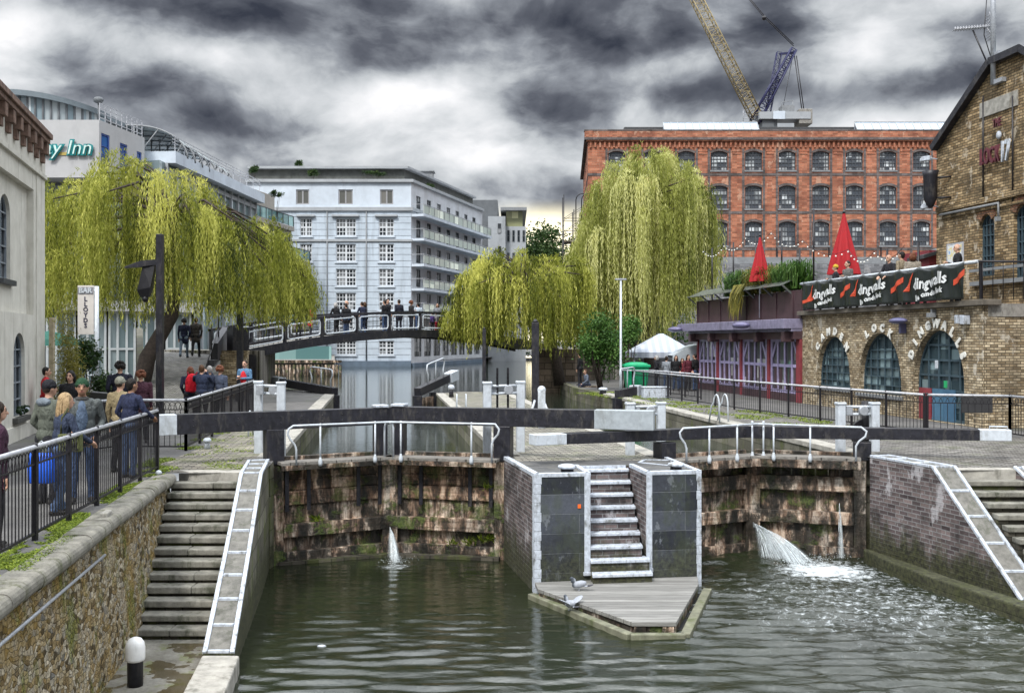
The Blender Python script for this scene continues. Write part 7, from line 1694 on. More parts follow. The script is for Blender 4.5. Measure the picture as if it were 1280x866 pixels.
# small slate roofed hut on the terrace against the gable
hu = thing('terrace_hut', 'small slate roofed hut on the terrace left of the gable wall', 'hut', P(1150, 340, 34.5)); b = MB(); c0 = P(1152, 340, 34.0); b.box((c0.x + .5, c0.y, 4.3), (1.6, 1.5, 2.1), fg2.rz); b.obj('wall', M['maroon_paint'], hu); b = MB()
rz0, rz1 = zat(326, 34), zat(304, 34); xa, xb = xat(1140, 34), xat(1176, 34) + 1; b.add([(xa, 33, rz0), (xb, 33, rz1), (xb, 35.4, rz1), (xa, 35.4, rz0), (xa, 33, rz0 + .12), (xb, 33, rz1 + .12), (xb, 35.4, rz1 + .12), (xa, 35.4, rz0 + .12)], [(0, 3, 2, 1), (4, 5, 6, 7), (0, 1, 5, 4), (1, 2, 6, 5), (2, 3, 7, 6), (3, 0, 4, 7)]); b.obj('roof', M['slate'], hu)
b = MB(); fa.box(b, fa.L - .42, fa.L + .02, 0, ztA, .02, .06); tag(b.obj('corner_pier', M['stock_pale'], bevel=.015), 'brick corner pier at the right end of the arcade', 'pier')
# basement grille board in front of pub wall
b = MB(); q = G(1223, 545); b.box((11.9, 25.6, .72), (.75, .05, .42), -.2); tag(b.obj('menu_board', plain('dark_menu_board', (.03, .03, .032), .5, .2), bevel=.01), 'dark board leaning behind the hooped railing of the brick pub', 'board')

# ------------------------------------------------------------------ market stalls on the right bank
def stall(lab, x, y, w, d, ze_, zp, mat, curved=False, name='market_stall'):
    t_ = thing(name, lab, 'market stall', (x, y, 0), 0); b = MB()
    for sx in (-1, 1):
        for sy in (-1, 1): b.tube([(sx * w / 2, sy * d / 2, 0), (sx * w / 2, sy * d / 2, ze_)], .04, 6)
    b.obj('frame', M['grey_rail'], t_, world=False); b = MB()
    if not curved:
        A = [(-w / 2 - .15, -d / 2 - .15, ze_), (w / 2 + .15, -d / 2 - .15, ze_), (w / 2 + .15, d / 2 + .15, ze_), (-w / 2 - .15, d / 2 + .15, ze_)]; R1, R2 = (-w * .02, 0, zp), (w * .06, 0, zp)
        b.add(A + [R1, R2], [(0, 1, 5, 4), (1, 2, 5), (2, 3, 4, 5), (3, 0, 4)])
        for i in range(4): a, c = Vector(A[i]), Vector(A[(i + 1) % 4]); b.quad(a - Vector((0, 0, .28)), c - Vector((0, 0, .28)), c, a)
    else:
        n = 10
        for i in range(n):
            f0, f1 = i / n, (i + 1) / n; X = lambda f: -w / 2 - .1 + (w + .2) * f; Z = lambda f: ze_ + (zp - ze_) * math.sin(min(1, f * 1.5) * math.pi / 2)
            b.quad((X(f0), -d / 2, Z(f0)), (X(f1), -d / 2, Z(f1)), (X(f1), d / 2, Z(f1)), (X(f0), d / 2, Z(f0)))
            b.quad((X(f0), -d / 2, Z(f0) - .7), (X(f1), -d / 2, Z(f1) - .7), (X(f1), -d / 2, Z(f1)), (X(f0), -d / 2, Z(f0)))
    b.obj('canopy', mat, t_, world=False); b = MB(); b.box((0, -d * .3, .45), (w * .9, .7, .9)); b.obj('counter', M['grey_dark'], t_, world=False)
def stripes():
    m, t = new_mat('striped_white_canopy'); x = t.xyz(objc(t))[0]; f = t.math('FRACT', t.math('MULTIPLY', x, 2.6)); c = t.mix(t.smooth(f, .45, .55), (.40, .43, .48), (.31, .34, .40)); finish(t, c, .6); return m
stall('white grey striped pyramid canopy stall behind the green bin', xat(825, 52.5), 52.5, 3.0, 2.6, zat(440, 52), zat(417, 52.5), stripes())
stall('rounded translucent plastic covered stall against the purple bar', xat(866, 50.5), 50.5, 2.2, 2.2, zat(444, 50), zat(430, 50.5), plain('cloudy_plastic_cover', (.34, .375, .40), .35, .2, 2, .3), True)
gb = thing('wheeled_bin', 'large bright green wheeled bin on the right bank', 'bin', (xat(795, 46.6), 46.6, 0)); gm = plain('bright_green_plastic', (.005, .30, .13), .45, .15, 3)
b = MB(); b.add([(-.45, -.4, .12), (.45, -.4, .12), (.45, .4, .12), (-.45, .4, .12), (-.55, -.48, 1.12), (.55, -.48, 1.12), (.55, .48, 1.12), (-.55, .48, 1.12)], [(0, 3, 2, 1), (4, 5, 6, 7), (0, 1, 5, 4), (1, 2, 6, 5), (2, 3, 7, 6), (3, 0, 4, 7)]); b.obj('tub', gm, gb, world=False, bevel=.03)
b = MB(); b.box((0, 0, 1.19), (1.22, 1.08, .12)); b.ball((0, 0, 1.25), (.58, .5, .12), 12, 6); b.obj('lid', gm, gb, world=False, bevel=.02)
for sx in (-.38, .38): b = MB(); b.tube([(sx, -.3, .09), (sx + .06, -.3, .09)], .09, 10); b.obj('wheel', M['black_iron'], gb, world=False)
# ================================================================== TREES AND PLANTS
def leaves_mesh(name, pos, dirs, length, width, tint, mat, parent, seed=1):
    """one quad per leaf: pos (n,3), dirs (n,3) unit"""
    r = np.random.default_rng(seed); n = len(pos)
    ref = r.normal(size=(n, 3)); side = np.cross(dirs, ref); side /= np.linalg.norm(side, axis=1, keepdims=True) + 1e-9
    L = length * r.uniform(.7, 1.3, (n, 1)); W = width * r.uniform(.7, 1.3, (n, 1))
    mid = pos + dirs * L * .45; tip = pos + dirs * L
    v = np.stack([pos, mid + side * W * .5, tip, mid - side * W * .5], 1).reshape(-1, 3)
    off = np.zeros(3); q = parent
    while q is not None: off += np.array(q.location); q = q.parent
    me = bpy.data.meshes.new(name); me.vertices.add(4 * n); me.vertices.foreach_set('co', (v - off).astype(np.float32).ravel())
    me.loops.add(4 * n); me.loops.foreach_set('vertex_index', np.arange(4 * n, dtype=np.int32)); me.polygons.add(n)
    me.polygons.foreach_set('loop_start', np.arange(0, 4 * n, 4, dtype=np.int32)); me.polygons.foreach_set('loop_total', np.full(n, 4, dtype=np.int32)); me.update(calc_edges=True)
    ca = me.color_attributes.new('tint', 'FLOAT_COLOR', 'POINT'); t4 = np.ones((4 * n, 4), dtype=np.float32); t4[:, :3] = np.repeat(np.clip(tint, 0, 1), 4)[:, None]; ca.data.foreach_set('color', t4.ravel())
    me.materials.append(mat); o = bpy.data.objects.new(name, me); COL.objects.link(o); o.parent = parent; return o

def willow(label, base, outline, bottom, Y, depth, ncas, nst, leaf, trunk, mat, seed, group='weeping willows', spacing=.085, gaps=()):
    """outline: (photo column, photo row) of the crown's top edge, seen at depth Y; it gives the crown its width and height"""
    r = np.random.default_rng(seed); rr = random.Random(seed)
    th = thing('willow_tree', label, 'willow', base, 0, group)
    ox = np.array([xat(p[0], Y) for p in outline]); oz = np.array([zat(p[1], Y) for p in outline]); bx_ = np.array([xat(p[0], Y) for p in bottom]); bz_ = np.array([zat(p[1], Y) for p in bottom])
    xc = (ox[0] + ox[-1]) / 2; rx = (ox[-1] - ox[0]) / 2
    pos = []; drs = []; tin = []; tops = []
    b = MB(); fork = Vector(trunk[-1])
    b.tube([Vector(p) for p in trunk], [.34 * (1 - .45 * i / (len(trunk) - 1)) for i in range(len(trunk))], 9)
    for c in range(ncas):
        a = rr.uniform(-.97, .97); bb = rr.uniform(-1, 1) * math.sqrt(max(.03, 1 - a * a)); lay = rr.choice([1, 1, 1, .9, .78, .62, .46, .3])
        x = xc + a * rx; zb = np.interp(x, bx_, bz_); zt = np.interp(x, ox, oz); z = zb + (zt - zb) * lay * (math.sqrt(max(.0, 1 - (bb * .92) ** 2)) * .55 + .45) + rr.uniform(-.45, .2)
        y = Y + bb * depth; out = Vector((x - xc, (y - Y) * 1.1, 0)); out = out.normalized() if out.length > .1 else Vector((rr.uniform(-1, 1), rr.uniform(-1, 1), 0)).normalized()
        ct = min(1, max(0, rr.gauss(.52, .25))); tops.append((x, y, z)); sp = rr.uniform(.35, .8)
        for s in range(nst):
            th0 = rr.gauss(0, .9); d = Vector((out.x * math.cos(th0) - out.y * math.sin(th0), out.x * math.sin(th0) + out.y * math.cos(th0), 0))
            arch = rr.uniform(.15, 1.0) * sp * 1.3; ln = min(max(.6, rr.gauss(.58, .22) * (z - zb) + .35), (z - zb) + rr.uniform(-.5, .35))
            if ln < .5: continue
            n = int(ln / spacing); t = (np.arange(n) + r.uniform(0, .5)) / max(1, n); rise = rr.uniform(.05, .35)
            hor = arch * (1 - np.exp(-t * 3.2 * max(1, ln / 1.5))); ver = rise * np.sin(np.clip(t * ln / .8, 0, math.pi)) - ln * t ** 1.12
            wav = .05 * np.sin(t * rr.uniform(3, 7) + rr.uniform(0, 6))
            px_ = x + rr.gauss(0, .14) + d.x * hor + wav; py_ = y + rr.gauss(0, .14) + d.y * hor + wav * .6; pz_ = z + rr.gauss(0, .10) + ver
            p = np.stack([px_, py_, pz_], 1); p += r.normal(0, .012, p.shape)
            az = r.uniform(0, 2 * math.pi, n); spread = r.uniform(.15, .48, n); dd = np.stack([np.cos(az) * spread, np.sin(az) * spread, -np.ones(n)], 1); dd[t * ln < .25] *= np.array([1, 1, -.3]); dd /= np.linalg.norm(dd, axis=1, keepdims=True)
            pos.append(p); drs.append(dd); tin.append(np.clip(ct + rr.gauss(0, .12) + r.normal(0, .09, n), 0, 1))
    for k in range(44):
        q = Vector(tops[int(k * len(tops) / 44)]); m = fork.lerp(q, .5) + Vector((0, 0, .12 * (q - fork).length + .3)); b.tube([fork, fork.lerp(m, .5) + Vector((rr.gauss(0, .12), rr.gauss(0, .12), .05)), m, q], [.13, .09, .055, .02], 5)
    b.obj('trunk', M['bark'], th)
    leaves_mesh('crown', np.concatenate(pos), np.concatenate(drs), leaf[0], leaf[1], np.concatenate(tin), mat, th, seed); return th

willow('broad yellow green weeping willow with leaning dark trunk on the left bank by the ramp', (xat(176, 37.5), 37.5, 0),
       [(40, 262), (58, 240), (95, 230), (130, 214), (165, 202), (200, 194), (230, 196), (252, 232), (285, 262), (320, 268), (350, 284), (374, 318), (390, 356)], [(40, 405), (90, 400), (150, 406), (215, 398), (260, 392), (300, 406), (360, 408), (390, 400)],
       39.0, 4.6, 180, 25, (.17, .033), [(xat(172, 37.5), 37.5, -.1), (xat(184, 37.6), 37.6, zat(448, 37.6)), (xat(200, 38), 38, zat(420, 38)), (xat(215, 38.5), 38.5, zat(395, 38.5)), (xat(222, 39), 39, zat(330, 39)), (xat(215, 39), 39, zat(270, 39))], M['willow_leaf'], 21, spacing=.075)
willow('tall pale weeping willow standing before the orange warehouse', (xat(812, 62), 62, 0),
       [(712, 336), (722, 306), (733, 260), (746, 222), (765, 200), (800, 189), (832, 192), (858, 206), (874, 226), (882, 262), (888, 304)], [(704, 392), (720, 420), (780, 432), (830, 425), (874, 372), (888, 350)],
       62.0, 4.8, 180, 25, (.25, .05), [(xat(812, 62), 62, -.1), (xat(810, 62), 62, 3.0), (xat(803, 62), 62, 5.5), (xat(800, 62), 62, 9.5)], M['willow_pale'], 33, spacing=.115)
willow('low spreading weeping willow hanging over the right end of the arched bridge', (xat(690, 55.5), 55.5, 0),
       [(556, 396), (568, 370), (585, 338), (612, 322), (645, 312), (680, 318), (705, 308), (728, 330), (742, 372)], [(556, 428), (590, 436), (640, 430), (680, 440), (742, 440)],
       55.0, 3.0, 100, 23, (.22, .048), [(xat(700, 55.5), 55.5, -.1), (xat(694, 55.5), 55.5, 1.6), (xat(680, 55.3), 55.3, 3.2), (xat(660, 55), 55, 5.0)], M['willow_leaf'], 45, spacing=.10)

def bush(name, label, c, rad, n, leaf, mat, seed, cat='bush', base=None, stems=6, group=None, droop=0.0, nclump=26):
    r = np.random.default_rng(seed); rr = random.Random(seed); base = base or (c[0], c[1], c[2] - rad[2]); th = thing(name, label, cat, base, 0, group)
    cl = []
    for k in range(nclump):
        d = r.normal(size=3); d /= np.linalg.norm(d); f = r.uniform(.35, .95); cl.append((np.array(c) + d * np.array(rad) * f, r.uniform(.25, .45), min(1, max(0, r.normal(.5, .2)))))
    P_ = []; T = []
    per = n // nclump
    for q, s, t in cl: P_.append(q + r.normal(size=(per, 3)) * np.array(rad) * s * .55); T.append(np.clip(t + r.normal(0, .15, per), 0, 1))
    P_ = np.concatenate(P_); D = r.normal(size=P_.shape); D[:, 2] -= droop; D /= np.linalg.norm(D, axis=1, keepdims=True)
    P_[:, 2] = np.maximum(P_[:, 2], base[2] + .02)
    b = MB()
    for k in range(stems): q = cl[k % nclump][0]; b.tube([Vector(base) + Vector((rr.gauss(0, .05), rr.gauss(0, .05), -.02)), Vector(base).lerp(Vector(q), .5) + Vector((rr.gauss(0, .08), 0, 0)), Vector(q)], [.05 * max(.4, rad[2]), .035 * max(.4, rad[2]), .01], 5)
    b.obj('stem' if rad[2] < 2 else 'trunk', M['bark'], th); leaves_mesh('foliage' if rad[2] < 2 else 'crown', P_, D, leaf[0], leaf[1], np.concatenate(T), mat, th, seed); return th
bush('leafy_bush', 'rounded bright green bush on the right bank behind the street lamp', (xat(752, 48), 48, zat(430, 48)), (1.25, 1.0, 1.35), 7000, (.13, .075), M['bush_leaf'], 5, base=(xat(752, 48), 48, 0))
bush('leafy_bush', 'smaller green bush higher up beside the street lamp under the tall willow', (xat(786, 50), 50, zat(412, 50)), (.6, .6, .75), 2200, (.13, .07), M['bush_leaf'], 6, base=(xat(782, 50), 50, 0))
bush('bamboo_shrub', 'yellowish feathery shrub beside the white bar sign', (xat(90, 27), 27, 1.55), (.55, .45, 1.5), 5200, (.12, .022), M['olive_leaf'], 7, base=(xat(90, 27), 27, 0), droop=.5)
bush('dark_shrub', 'dark green shrub behind the white post of the bar sign', (xat(110, 29), 29, 1.9), (.42, .4, .55), 1800, (.10, .05), M['dark_leaf'], 8, base=(xat(110, 29), 29, 0))
bush('low_shrub', 'low dark green shrub beneath the bar sign by the willow trunk', (xat(131, 29.5), 29.5, .85), (.5, .4, .6), 1800, (.10, .05), M['dark_leaf'], 9, base=(xat(131, 29.5), 29.5, 0))
bush('far_tree', 'distant dark green tree in the gap between the grey block and the warehouse', (xat(684, 190), 190, zat(312, 190)), (5.2, 4, 4.6), 5000, (.55, .4), M['dark_leaf'], 10, cat='tree', base=(xat(684, 190), 190, 0))
bush('far_tree', 'distant bushy tree low behind the grey block above the bridge', (xat(648, 200), 200, zat(352, 200)), (9, 5, 9), 6000, (.7, .5), M['dark_leaf'], 12, cat='tree', base=(xat(648, 200), 200, 0))
bush('far_tree', 'distant dark tree behind the tall willow and stalls', (xat(760, 84), 84, 4.2), (6, 3, 4.5), 6000, (.35, .25), M['dark_leaf'], 13, cat='tree', base=(xat(760, 84), 84, 0))
bush('far_tree', 'distant dark tree at the far bend of the canal', (xat(610, 172), 172, 5.0), (9, 4, 5.5), 5000, (.6, .4), M['dark_leaf'], 15, cat='tree', base=(xat(610, 172), 172, 0))
for i, (px, py, rx_, lab) in enumerate(((373, 205, .9, 'small dark shrub sticking up from the roof of the white block'), (318, 212, .9, 'small shrub on the roof terrace beside the glass block'), (345, 243, 1.1, 'dark shrub on the stepped balcony of the grey flats'), (535, 233, 1.3, 'low shrub on the roof corner of the white block above the balconies'), (392, 216, 1.4, 'trailing shrub along the attic of the white block'), (470, 217, 2.6, 'long low dark planting along the attic of the white block'))):
    Yb = (117.5, 99, 107, 121, 114.9, 114.9)[i]; bush('roof_shrub', lab, (xat(px, Yb), Yb, zat(py, Yb)), (rx_ * .6, .4, .38), 700, (.16, .09), M['dark_leaf'], 30 + i, stems=3, group='roof shrubs', nclump=10, base=(xat(px, Yb), Yb, zat(py, Yb) - (.9 if i != 2 else 2.4)))
# low things of the bar terrace on the left
b = MB(); b.prism([(xat(108, 27.5), 27.5), (xat(148, 26.2), 26.2), (xat(148, 26.2) + .1, 26.5), (xat(108, 27.5) + .1, 27.8)], 0, .95); tag(b.obj('planter_wall', plain('dark_planter', (.05, .05, .055), .6, .2), bevel=.01), 'low dark planter wall behind the woman in black by the bar sign', 'planter')
# bar front glazing seen under the left willow
th = thing('glazed_building', 'pale framed glazed ground floor bar front under the left willow', 'building', (-17, 50, 0)); fq = Facade((-22.0, 47.0), (-16.5, 52.0))
b = MB(); b.prism([fq.pt(0, 0, -.1).xy, fq.pt(fq.L, 0, -.1).xy, fq.pt(fq.L, 0, -5).xy, fq.pt(0, 0, -5).xy], 0, 4.0); b.obj('inner_wall', M['dark_void'], th)
for k in range(5): fq.window(th, (.1 + k * 1.45, 1.45 + k * 1.45, .1, 3.8, 0), 3, 2, plain('pale_bar_frame', (.52, .55, .56), .5, .1), M['pane_pale'], .10, .05, .10)
b = MB(); fq.box(b, -.2, fq.L + .2, 3.81, 4.3, -.3, .3); b.obj('fascia', M['hotel_panel'], th)
railing('pale thin railing in front of the glazed bar under the left willow', [(xat(75, 34), 34), (xat(160, 36), 36)], 1.15, .3, M['white_paint'], M['white_paint'], hoops=False, bay=1.5, r=.012)

# ================================================================== PEOPLE
def capsule(b, p, q, r0, r1):
    p, q = Vector(p), Vector(q); b.ball(p, r0, 10, 7); b.ball(q, r1, 10, 7)
    if (q - p).length > 1e-4: b.tube([p, q], [r0, r1], 10)
def build_pose(name, arms, lean=0.0, legs='stand', coat=False, bulk=1.0):
    """continuous body: returns mesh with slots skin, top, trousers, shoes, eyes, lips. faces +Y"""
    cl, sl_ = math.cos(lean), math.sin(lean); sit = legs == 'sit'; hz = .95 if not sit else .52
    def U(p):
        x, y, z = p; z2 = z - .95; return Vector((x, y * cl + z2 * sl_, hz + z2 * cl - y * sl_))
    def Hd(p):      # the head stays level on a leaning trunk
        n = U((0, 0, 1.49)); return Vector((p[0], p[1] + n.y + lean * .05, p[2] - 1.49 + n.z))
    prim = []
    E = lambda c, r, m: prim.append(('e', Vector(c), r, m)); C = lambda p, q, a, c, m: prim.append(('c', Vector(p), Vector(q), a, c, m))
    k = bulk
    E(U((0, .0, 1.31)), (.185 * k, .125 * k, .20), 1); E(U((0, .01, 1.12)), (.165 * k, .125 * k, .19), 1); E(U((0, -.005, .985)), (.172 * k, .13 * k, .12), 1 if coat or not sit else 1)
    C(U((-.11, 0, 1.425)), U((.11, 0, 1.425)), .065, .065, 1); C(U((0, -.01, 1.44)), Hd((0, .0, 1.56)), .056, .052, 0); C(U((-.05, -.015, 1.462)), U((.05, -.015, 1.462)), .05, .05, 1)
    E(Hd((0, .01, 1.645)), (.076, .096, .112), 0); E(Hd((0, .04, 1.585)), (.056, .062, .062), 0); C(Hd((0, .098, 1.645)), Hd((0, .122, 1.612)), .011, .016, 0)
    for s in (-1, 1): E(Hd((s * .078, .0, 1.635)), (.014, .024, .034), 0); E(Hd((s * .031, .094, 1.652)), (.015, .012, .009), 4); C(Hd((s * .018, .10, 1.672)), Hd((s * .046, .092, 1.674)), .007, .006, 4)
    C(Hd((-.02, .098, 1.583)), Hd((.02, .098, 1.583)), .008, .008, 5)
    if coat: C(U((-.07, 0, .93)), U((-.08, .0, .76)), .115, .125, 1); C(U((.07, 0, .93)), U((.08, .0, .76)), .115, .125, 1); E(U((0, 0, .82)), (.18, .135, .12), 1)
    for s in (-1, 1):
        hip = Vector((s * .092, 0, hz - .03)); E(hip + Vector((0, -.015, .0)), (.10, .12, .12), 2)
        if legs == 'walk': kn = Vector((s * .10, .16 * s, .51)); an = Vector((s * .095, .02 + .26 * s - .06, .11 + (.05 if s < 0 else 0)))
        elif sit: kn = Vector((s * .13, .44, .50)); an = Vector((s * .12, .42, .09))
        elif legs == 'cross': kn = Vector((s * .09, .03 + .03 * s, .5)); an = Vector((s * .06, -.02 - .08 * s, .09))
        else: kn = Vector((s * .105, .02, .505)); an = Vector((s * .12, -.01, .09))
        C(hip, kn, .088, .062, 2); C(kn, an, .062, .050, 2); C(an, an + Vector((0, .0, .05)), .056, .058, 2)
        C(an + Vector((0, -.035, -.045)), an + Vector((s * .015, .135, -.055)), .042, .034, 3); C(an + Vector((0, 0, -.02)), an + Vector((0, .04, -.035)), .045, .045, 3)
        sh = U((s * .192 * k, 0, 1.415)); el, wr = arms[0 if s < 0 else 1]; el = U((s * el[0], el[1], el[2])); wr = U((s * wr[0], wr[1], wr[2]))
        C(sh, el, .062 * k, .050, 1); C(el, wr, .050, .038, 1); d = (wr - el).normalized(); sd_ = d.cross(Vector((0, 0, 1))); sd_ = sd_.normalized() if sd_.length > .2 else Vector((0, 1, 0)); up = sd_.cross(d)
        C(wr, wr + d * .03, .030, .030, 0); C(wr + d * .05 - sd_ * .018, wr + d * .085 - sd_ * .022, .026, .022, 0); C(wr + d * .05 + sd_ * .018, wr + d * .085 + sd_ * .022, .026, .022, 0)
        for i, (o, l) in enumerate(((-.036, .060), (-.012, .072), (.012, .068), (.036, .052))):
            r0 = wr + d * .095 + sd_ * o; r1 = r0 + d * l * .55 - up * .012; r2 = r1 + d * l * .40 - up * .030; C(r0, r1, .0095, .009, 0); C(r1, r2, .009, .008, 0)
        tb = wr + d * .04 - sd_ * .04 * s; C(tb, tb + d * .045 - sd_ * .03 * s - up * .01, .013, .010, 0)
    b = MB()
    for p in prim:
        if p[0] == 'e': b.ball(p[1], p[2], 14, 9)
        else: capsule(b, *p[1:5])
    me = bpy.data.meshes.new('tmp'); me.from_pydata(b.v, [], b.f); me.update(); o = bpy.data.objects.new('tmp', me); COL.objects.link(o)
    m = o.modifiers.new('r', 'REMESH'); m.mode = 'VOXEL'; m.voxel_size = .0105; m.use_smooth_shade = True; s = o.modifiers.new('s', 'SMOOTH'); s.factor = .4; s.iterations = 2
    dg = bpy.context.evaluated_depsgraph_get(); dg.update(); out = bpy.data.meshes.new_from_object(o.evaluated_get(dg)); bpy.data.objects.remove(o); out.name = 'body_' + name
    n = len(out.polygons); cen = np.zeros(n * 3); out.polygons.foreach_get('center', cen); cen = cen.reshape(-1, 3); best = np.full(n, 9e9); mi = np.zeros(n, dtype=np.int32)
    for p in prim:
        if p[0] == 'e': rad = np.array(p[2]); q = (cen - np.array(p[1])) / rad; dist = (np.linalg.norm(q, axis=1) - 1) * rad.min(); mt = p[3]
        else:
            a, c = np.array(p[1]), np.array(p[2]); ab = c - a; t = np.clip(((cen - a) @ ab) / max(1e-9, ab @ ab), 0, 1); dist = np.linalg.norm(cen - (a + t[:, None] * ab), axis=1) - (p[3] + (p[4] - p[3]) * t); mt = p[5]
        if mt in (4, 5): dist = dist - .0015
        upd = dist < best; best[upd] = dist[upd]; mi[upd] = mt
    out.materials.clear()
    for i in range(6): out.materials.append(M['skin'])
    out.polygons.foreach_set('material_index', mi); out.polygons.foreach_set('use_smooth', np.ones(n, dtype=bool)); out.update()
    hc = Hd((0, .01, 1.645)); return out, hc, U
REST = ((.235, -.02, 1.14), (.235, .06, .89)); RAIL = ((.27, .10, 1.20), (.16, .36, 1.10)); CUP = ((.24, .02, 1.16), (.12, .24, 1.22)); UP_ = ((.25, .14, 1.30), (.10, .20, 1.54)); POCK = ((.26, -.06, 1.16), (.20, .10, .98)); CROSS = ((.25, .06, 1.17), (-.02, .21, 1.16))
POSE = {}
POSE['stand'] = build_pose('stand', (REST, REST)); POSE['coat'] = build_pose('coat', (POCK, REST), .03, 'stand', True, 1.08); POSE['rail'] = build_pose('rail', (RAIL, RAIL), .16, 'cross')
POSE['rail_one'] = build_pose('rail_one', (POCK, RAIL), .10, 'stand', False, 1.05); POSE['drink'] = build_pose('drink', (CUP, REST), .02, 'stand', False, 1.04); POSE['photo'] = build_pose('photo', (UP_, UP_), .04); POSE['walk'] = build_pose('walk', (REST, POCK), .05, 'walk', True, 1.03); POSE['sit'] = build_pose('sit', (RAIL, REST), .25, 'sit'); POSE['arms'] = build_pose('arms', (CROSS, CUP), .0, 'stand', False, 1.02)
HAIR = {}
def hair_mesh(kind):
    b = MB(); 
    if kind == 'short': b.ball((0, -.020, .022), (.083, .098, .108), 16, 10); b.ball((0, -.05, -.02), (.072, .06, .08), 12, 8)
    elif kind == 'curly':
        rr = random.Random(3)
        for i in range(60): a = rr.uniform(0, 6.28); t = rr.uniform(-.4, 1); q = Vector((math.cos(a) * math.sqrt(1 - min(1, t * t)) * .09, math.sin(a) * math.sqrt(1 - min(1, t * t)) * .095 - .03, t * .11 + .01)); b.ball(q if q.y < .045 or q.z > .06 else q * .6, rr.uniform(.03, .045), 7, 5)
    elif kind == 'long':
        b.ball((0, -.022, .024), (.086, .102, .108), 16, 10); rr = random.Random(8)
        for i in range(46):
            a = rr.uniform(math.pi * .97, math.pi * 2.03); x0, y0 = .082 * math.cos(a), .09 * math.sin(a) - .02; z1 = -rr.uniform(.26, .40)
            b.tube([(x0 * .8, y0 * .8, .06), (x0, y0, -.02), (x0 * 1.12, y0 * 1.08 - .01, -.14), (x0 * 1.05 + rr.gauss(0, .012), y0 * 1.15 - .015, z1)], [.02, .024, .022, .006], 6)
    elif kind == 'bob':
        b.ball((0, -.02, .022), (.090, .103, .110), 16, 10); rr = random.Random(9)
        for i in range(40): a = rr.uniform(math.pi * .95, math.pi * 2.05); x0, y0 = .085 * math.cos(a), .09 * math.sin(a) - .02; b.tube([(x0 * .8, y0 * .8, .06), (x0 * 1.05, y0 * 1.05, -.03), (x0 * .98, y0, -.13 - rr.uniform(0, .03))], [.02, .026, .012], 6)
    elif kind in ('beanie', 'cap'):
        b.lathe([(.086, -.005), (.094, .0), (.096, .035), (.092, .05)], (0, -.008, .005), 20); b.ball((0, -.012, .035), (.090, .102, .098), 16, 10)
        if kind == 'cap': b.ball((0, .09, .035), (.065, .07, .012), 12, 6)
    elif kind == 'bald': b.ball((0, -.045, -.015), (.072, .058, .062), 12, 8)
    me = bpy.data.meshes.new('hair_' + kind); me.from_pydata(b.v, [], b.f); me.polygons.foreach_set('use_smooth', [True] * len(me.polygons)); me.materials.append(M['skin']); me.update(); return me
for k in ('short', 'curly', 'long', 'bob', 'beanie', 'cap', 'bald'): HAIR[k] = hair_mesh(k)
CM = {}
def cloth(col, rough=.8):
    k = (tuple(col), rough)
    if k not in CM:
        m, t = new_mat('cloth_%d' % len(CM)); v = objc(t); n = t.noise(v, 9, 5, .65); fold = t.noise(t.vmap(v, (1, 1, .45)), 11, 3, .55, 1.2); c = t.ramp(n, [(.3, tuple(q * .72 for q in col)), (.7, tuple(min(1, q * 1.25) for q in col))]); finish(t, c, rough, t.bump(fold, 1.0, .055), 0, .25); CM[k] = m
    return CM[k]
EYE, LIP = plain('eye_dark', (.015, .012, .01), .4, .1), plain('lips', (.33, .13, .10), .5, .1)
HCOL = {'black': (.012, .010, .009), 'brown': (.07, .035, .018), 'auburn': (.14, .05, .025), 'blonde': (.34, .235, .125), 'grey': (.35, .34, .33), 'dark': (.028, .018, .012)}
SHOE = cloth((.03, .028, .027), .6)
def person(label, p, face, h=1.72, pose='stand', top=(.03, .03, .035), legs=(.04, .055, .10), hair='short', hcol='dark', skin='skin', group=None, hat=None, z=0.0, extra=None):
    th = thing('person', label, 'person', (p[0], p[1], p[2] if len(p) > 2 else z), face, group); me, hc, U = POSE[pose]; s = h / 1.755; th.scale = (s, s, s)
    o = bpy.data.objects.new('body', me); COL.objects.link(o); o.parent = th
    for i, m in enumerate((M[skin], cloth(top), cloth(legs), SHOE, EYE, LIP)): o.material_slots[i].link = 'OBJECT'; o.material_slots[i].material = m
    hm = HAIR[hair]; q = bpy.data.objects.new('beanie' if hair == 'beanie' else 'cap' if hair == 'cap' else 'hair', hm); COL.objects.link(q); q.parent = th; q.location = hc; q.material_slots[0].link = 'OBJECT'; q.material_slots[0].material = cloth(hat) if hat else cloth(HCOL[hcol], .6)
    if hair in ('beanie', 'cap') and hcol != 'none':
        q2 = bpy.data.objects.new('hair', HAIR['bald']); COL.objects.link(q2); q2.parent = th; q2.location = hc; q2.material_slots[0].link = 'OBJECT'; q2.material_slots[0].material = cloth(HCOL[hcol], .6)
    return th
def part_ball(th, name, c, r, mat, extra=None):
    b = MB(); b.ball(c, r, 12, 8)
    if extra: extra(b)
    return b.obj(name, mat, th, world=False)
at = lambda px, Y: (xat(px, Y), Y)
TO = math.pi       # facing the camera
jean, dk = (.045, .075, .15), (.018, .018, .022)
g1 = 'people at the near railing'
pA = person('man in green beanie and grey leather jacket facing us at the near railing', at(103, 14.5), TO + .35, 1.80, 'rail_one', (.085, .095, .095), jean, 'beanie', 'dark', 'skin_tan', g1, (.014, .048, .022))
UA = POSE['rail_one'][2]; part_ball(pA, 'jumper', UA((0, .095, 1.24)), (.085, .062, .23), cloth((.085, .12, .18)))
part_ball(pA, 'collar', UA((0, .0, 1.475)), (.10, .085, .045), cloth((.05, .05, .05)))
pB = person('woman with long blonde hair and dark jacket seen from behind at the near railing', at(74, 13.55), -.75, 1.64, 'rail', (.03, .04, .07), (.07, .11, .20), 'long', 'blonde', 'skin', g1)
